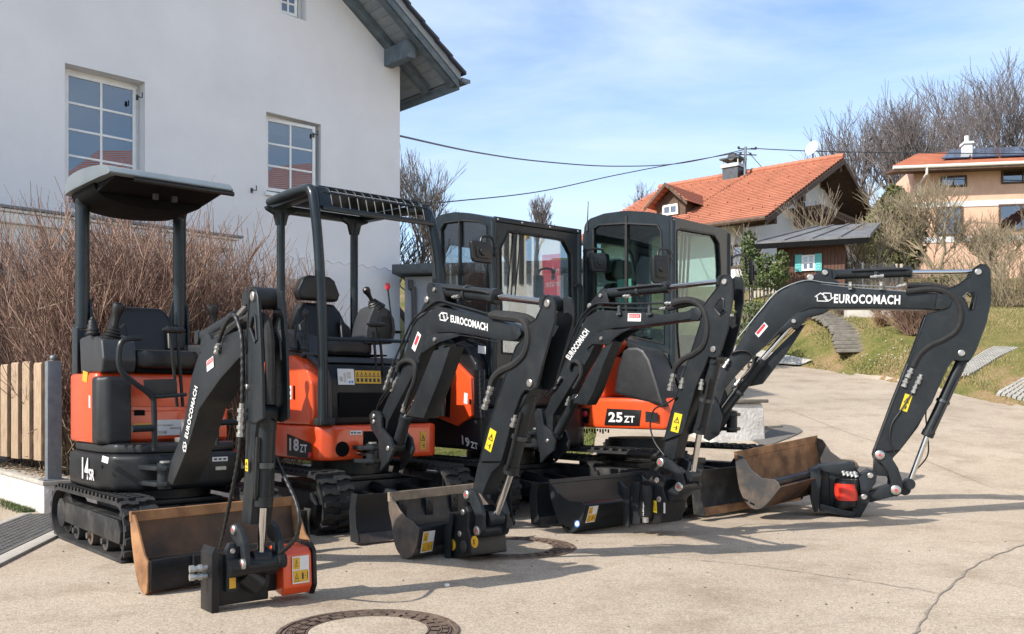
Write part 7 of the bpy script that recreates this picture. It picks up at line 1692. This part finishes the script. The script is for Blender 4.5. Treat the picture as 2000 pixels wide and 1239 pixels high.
tree('bare_tree', 'bare spreading tree rising behind the grey garage beside the white house', 'tree', gbase(832, 21), ht(880, 285, 21), 3, levels=6, r0=.13, spread=.50, lean=(.12,0), minr=.0045, up=.45, first=.14, side=.5)
tree('bare_tree', 'dense tangled bare shrubby tree just right of the white house corner', 'tree', gbase(806, 18), ht(806, 400, 18), 11, levels=5, side=.85, r0=.12, spread=.95, minr=.006, first=.16)
tree('bare_tree', 'small distant bare tree above the third excavator cab', 'tree', gbase(1045, 48), ht(1045, 378, 48), 5, levels=5, r0=.14, spread=.45, m='far_bark', minr=.010, up=.8, first=.25, side=.8)
tree('bare_tree', 'faint distant bare tree at the left end of the red roof', 'tree', gbase(1252, 60), ht(1252, 358, 60), 8, levels=5, r0=.2, spread=.6, m='far_bark', minr=.012, side=.8)
bg = [(1700, 68, 205, 61, .5, 'thin bare tree close behind the red roof gable end'), (1803, 57, 165, 62, .55, 'forked bare tree above the left verge of the salmon house'), (1972, 70, 112, 63, .6, 'bare tree far behind the solar panels'), (1668, 62, 178, 21, .42, 'slender pale birch with drooping twigs beside the red roof gable'), (1722, 58, 205, 22, .5, 'narrow bare tree between the red roof and the salmon house'),
      (1770, 60, 185, 23, .55, 'bare tree just left of the salmon house roof end'), (1835, 64, 150, 24, .62, 'tall bare tree behind the left end of the salmon house roof'),
      (1890, 66, 118, 25, .62, 'tall bare tree behind the salmon house, left of its chimney'), (1945, 62, 128, 26, .62, 'tall bare tree behind the salmon house, right of its chimney'), (2005, 66, 105, 27, .62, 'tallest bare tree, cut by the right edge of the photo')]
for px_, Y, top, sd, sp, lab in bg:
    tree('bare_tree', lab, 'tree', gbase(px_, Y), ht(px_, top, Y), sd, group='bare trees on the hill', m='far_bark', minr=.009, levels=5, r0=.30, spread=sp*1.3, up=.34, first=.24, bend=.26, side=.62)
# garden trees and shrubs before the salmon house
tree('garden_tree', 'spreading leafless garden tree in front of the salmon house', 'tree', gbase(1835, 27), ht(1835, 335, 27), 31, levels=5, side=.55, r0=.10, spread=.9, m='twig_garden', minr=.0045, first=.13, up=.3, fork=(3,4))
tree('garden_tree', 'low leafless garden tree at the right edge below the salmon house', 'tree', gbase(1960, 26), ht(1960, 400, 26), 32, levels=5, side=.55, r0=.09, spread=.9, m='twig_garden', minr=.0045, first=.12, up=.3, fork=(3,4))
tree('garden_tree', 'pale twiggy tree beside the brown hut roof', 'tree', gbase(1690, 26), ht(1690, 385, 26), 33, levels=5, side=.45, r0=.08, spread=.9, m='twig_garden', minr=.0045, first=.14, up=.4)
tree('garden_tree', 'thin bare sapling before the wall of the red roofed house', 'tree', gbase(1448, 26), ht(1448, 425, 26), 34, levels=4, side=.8, r0=.05, spread=.6, m='twig_old', minr=.008, first=.25, up=.9)
tree('garden_tree', 'bare bush climbing beside the balcony of the farmhouse', 'tree', gbase(1610, 27.5), ht(1610, 350, 27.5), 35, levels=4, r0=.05, spread=.6, m='twig_old', minr=.005, first=.2, up=.8)
def shrub(name, label, cat, base, w, h, n, m, seed, r=.006, group=None, ang=.8, segn=3, spreadbase=.2):
    rn = random.Random(seed); segs = []; base = Vector(base)
    for i in range(n):
        a = rn.uniform(0, 2*math.pi); p = base + Vector((math.cos(a), math.sin(a), 0))*rn.uniform(0, spreadbase*w)
        d = Vector((math.cos(a)*ang*rn.random(), math.sin(a)*ang*rn.random(), 1)).normalized(); L = h*rn.uniform(.6,1.05)/max(.5,d.z)
        for k in range(4):
            d = (d + Vector((rn.uniform(-1,1), rn.uniform(-1,1), rn.uniform(-.2,.5)))*.25).normalized(); q = p + d*L/4; segs.append((p, q, r*(1-k*.2), r*(.8-k*.2))); 
            for z_ in range(3):
                e = (d + Vector((rn.uniform(-1,1), rn.uniform(-1,1), rn.uniform(-.3,.8)))*.9).normalized(); segs.append((q, q+e*L*.16*rn.random()*2, r*.5, r*.3))
            p = q
    F = Frame(base.x, base.y, 0, base.z); t = thing(name, F, label, cat, group); fin(segs_mesh(segs, segn), 'twigs', m, t, smooth='fast'); return t
g0 = ray_ground(1790, 655); shrub('bare_shrub', 'round reddish brown leafless shrub on the bank beside the arm', 'shrub', g0, 1.3, .95, 330, 'twig_brown', 41, r=.010, ang=1.1)
for px_, py_, w_, h_, m_, lab, sd in ((1716,620,.5,.75,'twig_old','thin pale leafless shrub beside the low garden wall',42),(1640,618,.45,.42,'twig_old','small grey lavender clump at the top of the steps',43),(1720,640,.4,.35,'dry_leaf','low brown clump right of the steps',44),(1600,600,.5,.5,'twig_old','straggly shrub under the picket fence left of the steps',45)):
    shrub('small_shrub', lab, 'shrub', ray_ground(px_, py_), w_, h_, 90, m_, sd, r=.007)
def leafy(name, label, cat, blobs, n, m, size, seed, stem=None):
    rn = random.Random(seed); b = B(); c0 = Vector(blobs[0][0]); F = Frame(c0.x, c0.y, 0, gz(c0.x,c0.y)); t = thing(name, F, label, cat)
    for i in range(n):
        c, rx, rz_ = rn.choices(blobs, weights=[q[1]*q[2] for q in blobs])[0]
        th, ph = rn.uniform(0,2*math.pi), math.acos(rn.uniform(-1,1)); k = rn.uniform(.55,1.08)
        p = Vector(c) + Vector((math.sin(ph)*math.cos(th)*rx*k, math.sin(ph)*math.sin(th)*rx*k, math.cos(ph)*rz_*k))
        u = Vector((rn.uniform(-1,1), rn.uniform(-1,1), rn.uniform(-1,1))).normalized(); v_ = u.cross(Vector((rn.uniform(-1,1), rn.uniform(-1,1), rn.uniform(-1,1)))).normalized(); s_ = size*rn.uniform(.6,1.3)
        b.quad(p-u*s_, p-v_*s_*.55, p+u*s_, p+v_*s_*.55)
    fin(b, 'foliage', m, t, smooth='fast')
    b = B()
    for i in range(12):
        c, rx, rz_ = blobs[i % len(blobs)]; c = Vector(c); b.tube([Vector((c.x,c.y,gz(c.x,c.y)-.1)), c, c+Vector((rn.uniform(-rx,rx)*.6,rn.uniform(-rx,rx)*.4,rz_*.7))], .03, 5, r2=.01)
    fin(b, 'stem', 'bark', t, smooth='fast'); return t
leafy('ivy_bush', 'glossy green ivy bush climbing before the brown hut', 'bush', [(at(1468,520,25),.30,.65),(at(1464,480,25.2),.22,.40),(at(1493,525,24.6),.30,.40),(at(1525,522,24.4),.22,.42),(at(1500,545,24.5),.55,.32)], 3000, 'leaf_green', .05, 51)
leafy('green_bush', 'low olive green bush at the left foot of the picket fence', 'bush', [(at(1462,625,22),.5,.45),(at(1475,610,22.4),.35,.3),(at(1450,650,21.5),.35,.3)], 1300, 'leaf_green', .045, 52)
leafy('conifer', 'yellow green conifer between the red roofed and the salmon house', 'tree', [(at(1745,470,31),1.0,1.4),(at(1745,430,31),.7,1.0),(at(1748,395,31),.35,.6)], 5200, 'leaf_conifer', .10, 53)
leafy('dark_bush', 'dark green bush behind the fence near the arm tip', 'bush', [(at(1862,560,27),.8,.5),(at(1900,570,27),.6,.4)], 1600, 'leaf_green', .06, 54)
shrub('bare_shrub', 'dense straw coloured leafless bush right of the fourth machine arm', 'shrub', ray_ground(1975, 600), 2.2, 1.5, 200, 'twig_garden', 46, r=.010, ang=1.2, spreadbase=.5)
shrub('bare_shrub', 'straw coloured twiggy bush behind the fence below the salmon house', 'shrub', gbase(1780, 27.6), 2.2, 1.3, 160, 'twig_garden', 47, r=.008, ang=1.3, spreadbase=.5)

# hedge of bare shoots behind the fence and the first machine
def hedge():
    rn = random.Random(77); segs = []; old = []
    A = FF.P(-.25, .55, 0); Lw = Vector((.745,.667,0)).normalized(); Bk = Vector((-Lw.y, Lw.x, 0))     # along the wall leg, and away from the camera
    for i in range(1800):
        if i % 5 < 3: s_ = rn.uniform(-.1, 1.95)**1.0; base = A + Lw*s_ + Bk*rn.uniform(0, .75); top = 2.20 + .06*math.sin(s_*9) - max(0, s_-.9)*.34
        else: s_ = -rn.uniform(.0, 3.2); base = FF.P(-.1 + s_, rn.uniform(.42, 1.3), 0); top = 2.34 + .05*math.sin(s_*7)
        base.z = .2
        L = (top-.2)*rn.uniform(.72, 1.08); d = Vector((rn.uniform(-.35,.35), rn.uniform(-.35,.35), 1)).normalized(); p = base; n = 5; r = rn.uniform(.0045,.0095)
        for k in range(n):
            d = (d + Vector((rn.uniform(-1,1), rn.uniform(-1,1), rn.uniform(-.1,.5)))*.20).normalized(); q = p + d*L/n
            (segs if k >= 2 or rn.random() < .3 else old).append((p, q, r*(1-.13*k), r*(.87-.13*k)))
            if k >= 1:
                for z_ in range(3):
                    e = (d*.7 + Vector((rn.uniform(-1,1), rn.uniform(-1,1), rn.uniform(.0,.8)))*.7).normalized(); l_ = L*rn.uniform(.05,.17); m_ = q + e*l_; segs.append((q, m_, r*.55, r*.4))
                    if rn.random() < .6: segs.append((m_, m_ + (e+Vector((rn.uniform(-.4,.4),rn.uniform(-.4,.4),.5))).normalized()*l_*.7, r*.42, r*.3))
            p = q
    for i in range(700):      # horizontal tangle
        s_ = rn.uniform(-3.0, 1.8); p = (A + Lw*s_ + Bk*rn.uniform(0,.7)) if s_ > 0 else FF.P(s_, rn.uniform(.42,1.2), 0); p.z = rn.uniform(.3, 1.95); d = Vector((rn.uniform(-1,1), rn.uniform(-1,1), rn.uniform(-.4,.6))).normalized()
        for k in range(4): d = (d+Vector((rn.uniform(-1,1),rn.uniform(-1,1),rn.uniform(-1,1)))*.4).normalized(); q = p+d*.16; old.append((p,q,.005,.004)); p = q
    F = Frame(A.x, A.y, 0, 0); t = thing('hedge', F, 'dense leafless hedge of reddish shoots behind the fence and smallest excavator', 'hedge')
    fin(segs_mesh(segs, 3), 'shoots', 'twig_brown', t, smooth='fast'); fin(segs_mesh(old, 3), 'old_wood', 'twig_old', t, smooth='fast')
hedge()
# weeds and dead leaves by the wall, stones on the yard
def scatter(name, label_kind, n, m, gen, mk, kind='stuff'):
    b = B()
    for i in range(n): mk(b, gen())
    o = fin(b, name, m, None, smooth='fast'); o['kind'] = kind; return o
rg = random.Random(5)
def mk_leaf(b, p):
    a = rg.uniform(0, 6.28); u = Vector((math.cos(a), math.sin(a), rg.uniform(-.3,.5)))*.014; v_ = Vector((-math.sin(a), math.cos(a), rg.uniform(-.3,.6)))*.009; b.quad(p-u, p-v_, p+u, p+v_)
def mk_blade(b, p):
    a = rg.uniform(0, 6.28); w = Vector((math.cos(a), math.sin(a), 0))*.004; h_ = Vector((rg.uniform(-.02,.02), rg.uniform(-.02,.02), rg.uniform(.01,.035))); b.add([p-w, p+w, p+h_], [(0,1,2)])
scatter('dead_leaves', '', 900, 'dry_leaf', lambda: (lambda q: Vector((q.x, q.y, rg.uniform(.245,.30))))(FF.P(rg.uniform(-3.2,-.05), rg.uniform(.02,.26), 0)), mk_leaf)
scatter('weeds', '', 1500, 'leaf_green', lambda: (lambda q: Vector((q.x, q.y, 0)))(FF.P(-.15-abs(rg.gauss(0,.55)), -.02-abs(rg.gauss(0,.06)), 0)), mk_blade)
def mk_stone(b, p):
    s_ = rg.uniform(.002,.007); b.ball(p+Vector((0,0,s_*.4)), s_, rg.uniform(.7,1.3), rg.uniform(.7,1.3), .7, n=5)
scatter('gravel', '', 200, 'patch_asphalt', lambda: Vector((rg.uniform(-3.2,3.5), 3.3+rg.random()**1.5*5.5, 0)), mk_stone)
# grass in view: strip under the cabs, bank
def mk_tuft(b, p):
    s_ = .013*p.y/8
    for k in range(2):
        a = rg.uniform(0, 6.28); w = Vector((math.cos(a), math.sin(a), 0))*s_*.35; h_ = Vector((rg.uniform(-1,1)*s_, rg.uniform(-1,1)*s_, rg.uniform(.8,2.4)*s_)); b.add([p-w, p+w, p+h_], [(0,1,2)])
def g_near():
    while True:
        Y = rg.uniform(10.3, 13.2); X = rg.uniform(-4.0, 1.1)
        if not on_pave(X, Y): return Vector((X, Y, gz(X,Y)-.02))
def g_bank():
    while True:
        Y = rg.uniform(12, 30); X = rg.uniform(Y*.24, Y*.58)
        if not on_pave(X, Y): return Vector((X, Y, gz(X,Y)-.04))
mat('grass_blade', (0.10, 0.14, 0.03), (0.20, 0.21, 0.06), 0.7, scale=1.5); mat('grass_dry', (0.20, 0.18, 0.06), (0.34, 0.26, 0.13), 0.8, scale=1.2)
scatter('grass', '', 26000, 'grass_blade', g_near, mk_tuft)
scatter('grass', '', 60000, 'grass_dry', g_bank, mk_tuft); scatter('grass', '', 26000, 'grass_blade', g_bank, mk_tuft)
def mk_flower(b, p): b.ball(p+Vector((0,0,.05)), .022, 1, 1, .6, n=5)
fl0 = ray_ground(1725, 708)
scatter('daisies', '', 16, 'white_print', lambda: (lambda X, Y: Vector((X, Y, gz(X,Y))))(fl0.x+rg.gauss(0,.3), fl0.y+rg.gauss(0,.35)), mk_flower)
stn = gpt(873, 1147); b = B(); b.ball(stn+Vector((0,0,.009)), .014, 1.1, .9, .8, n=8); tag(fin(b, 'pebble', 'plaster_wall', None, bevel=0), 'single pale pebble lying in the long shadow on the yard', 'pebble')
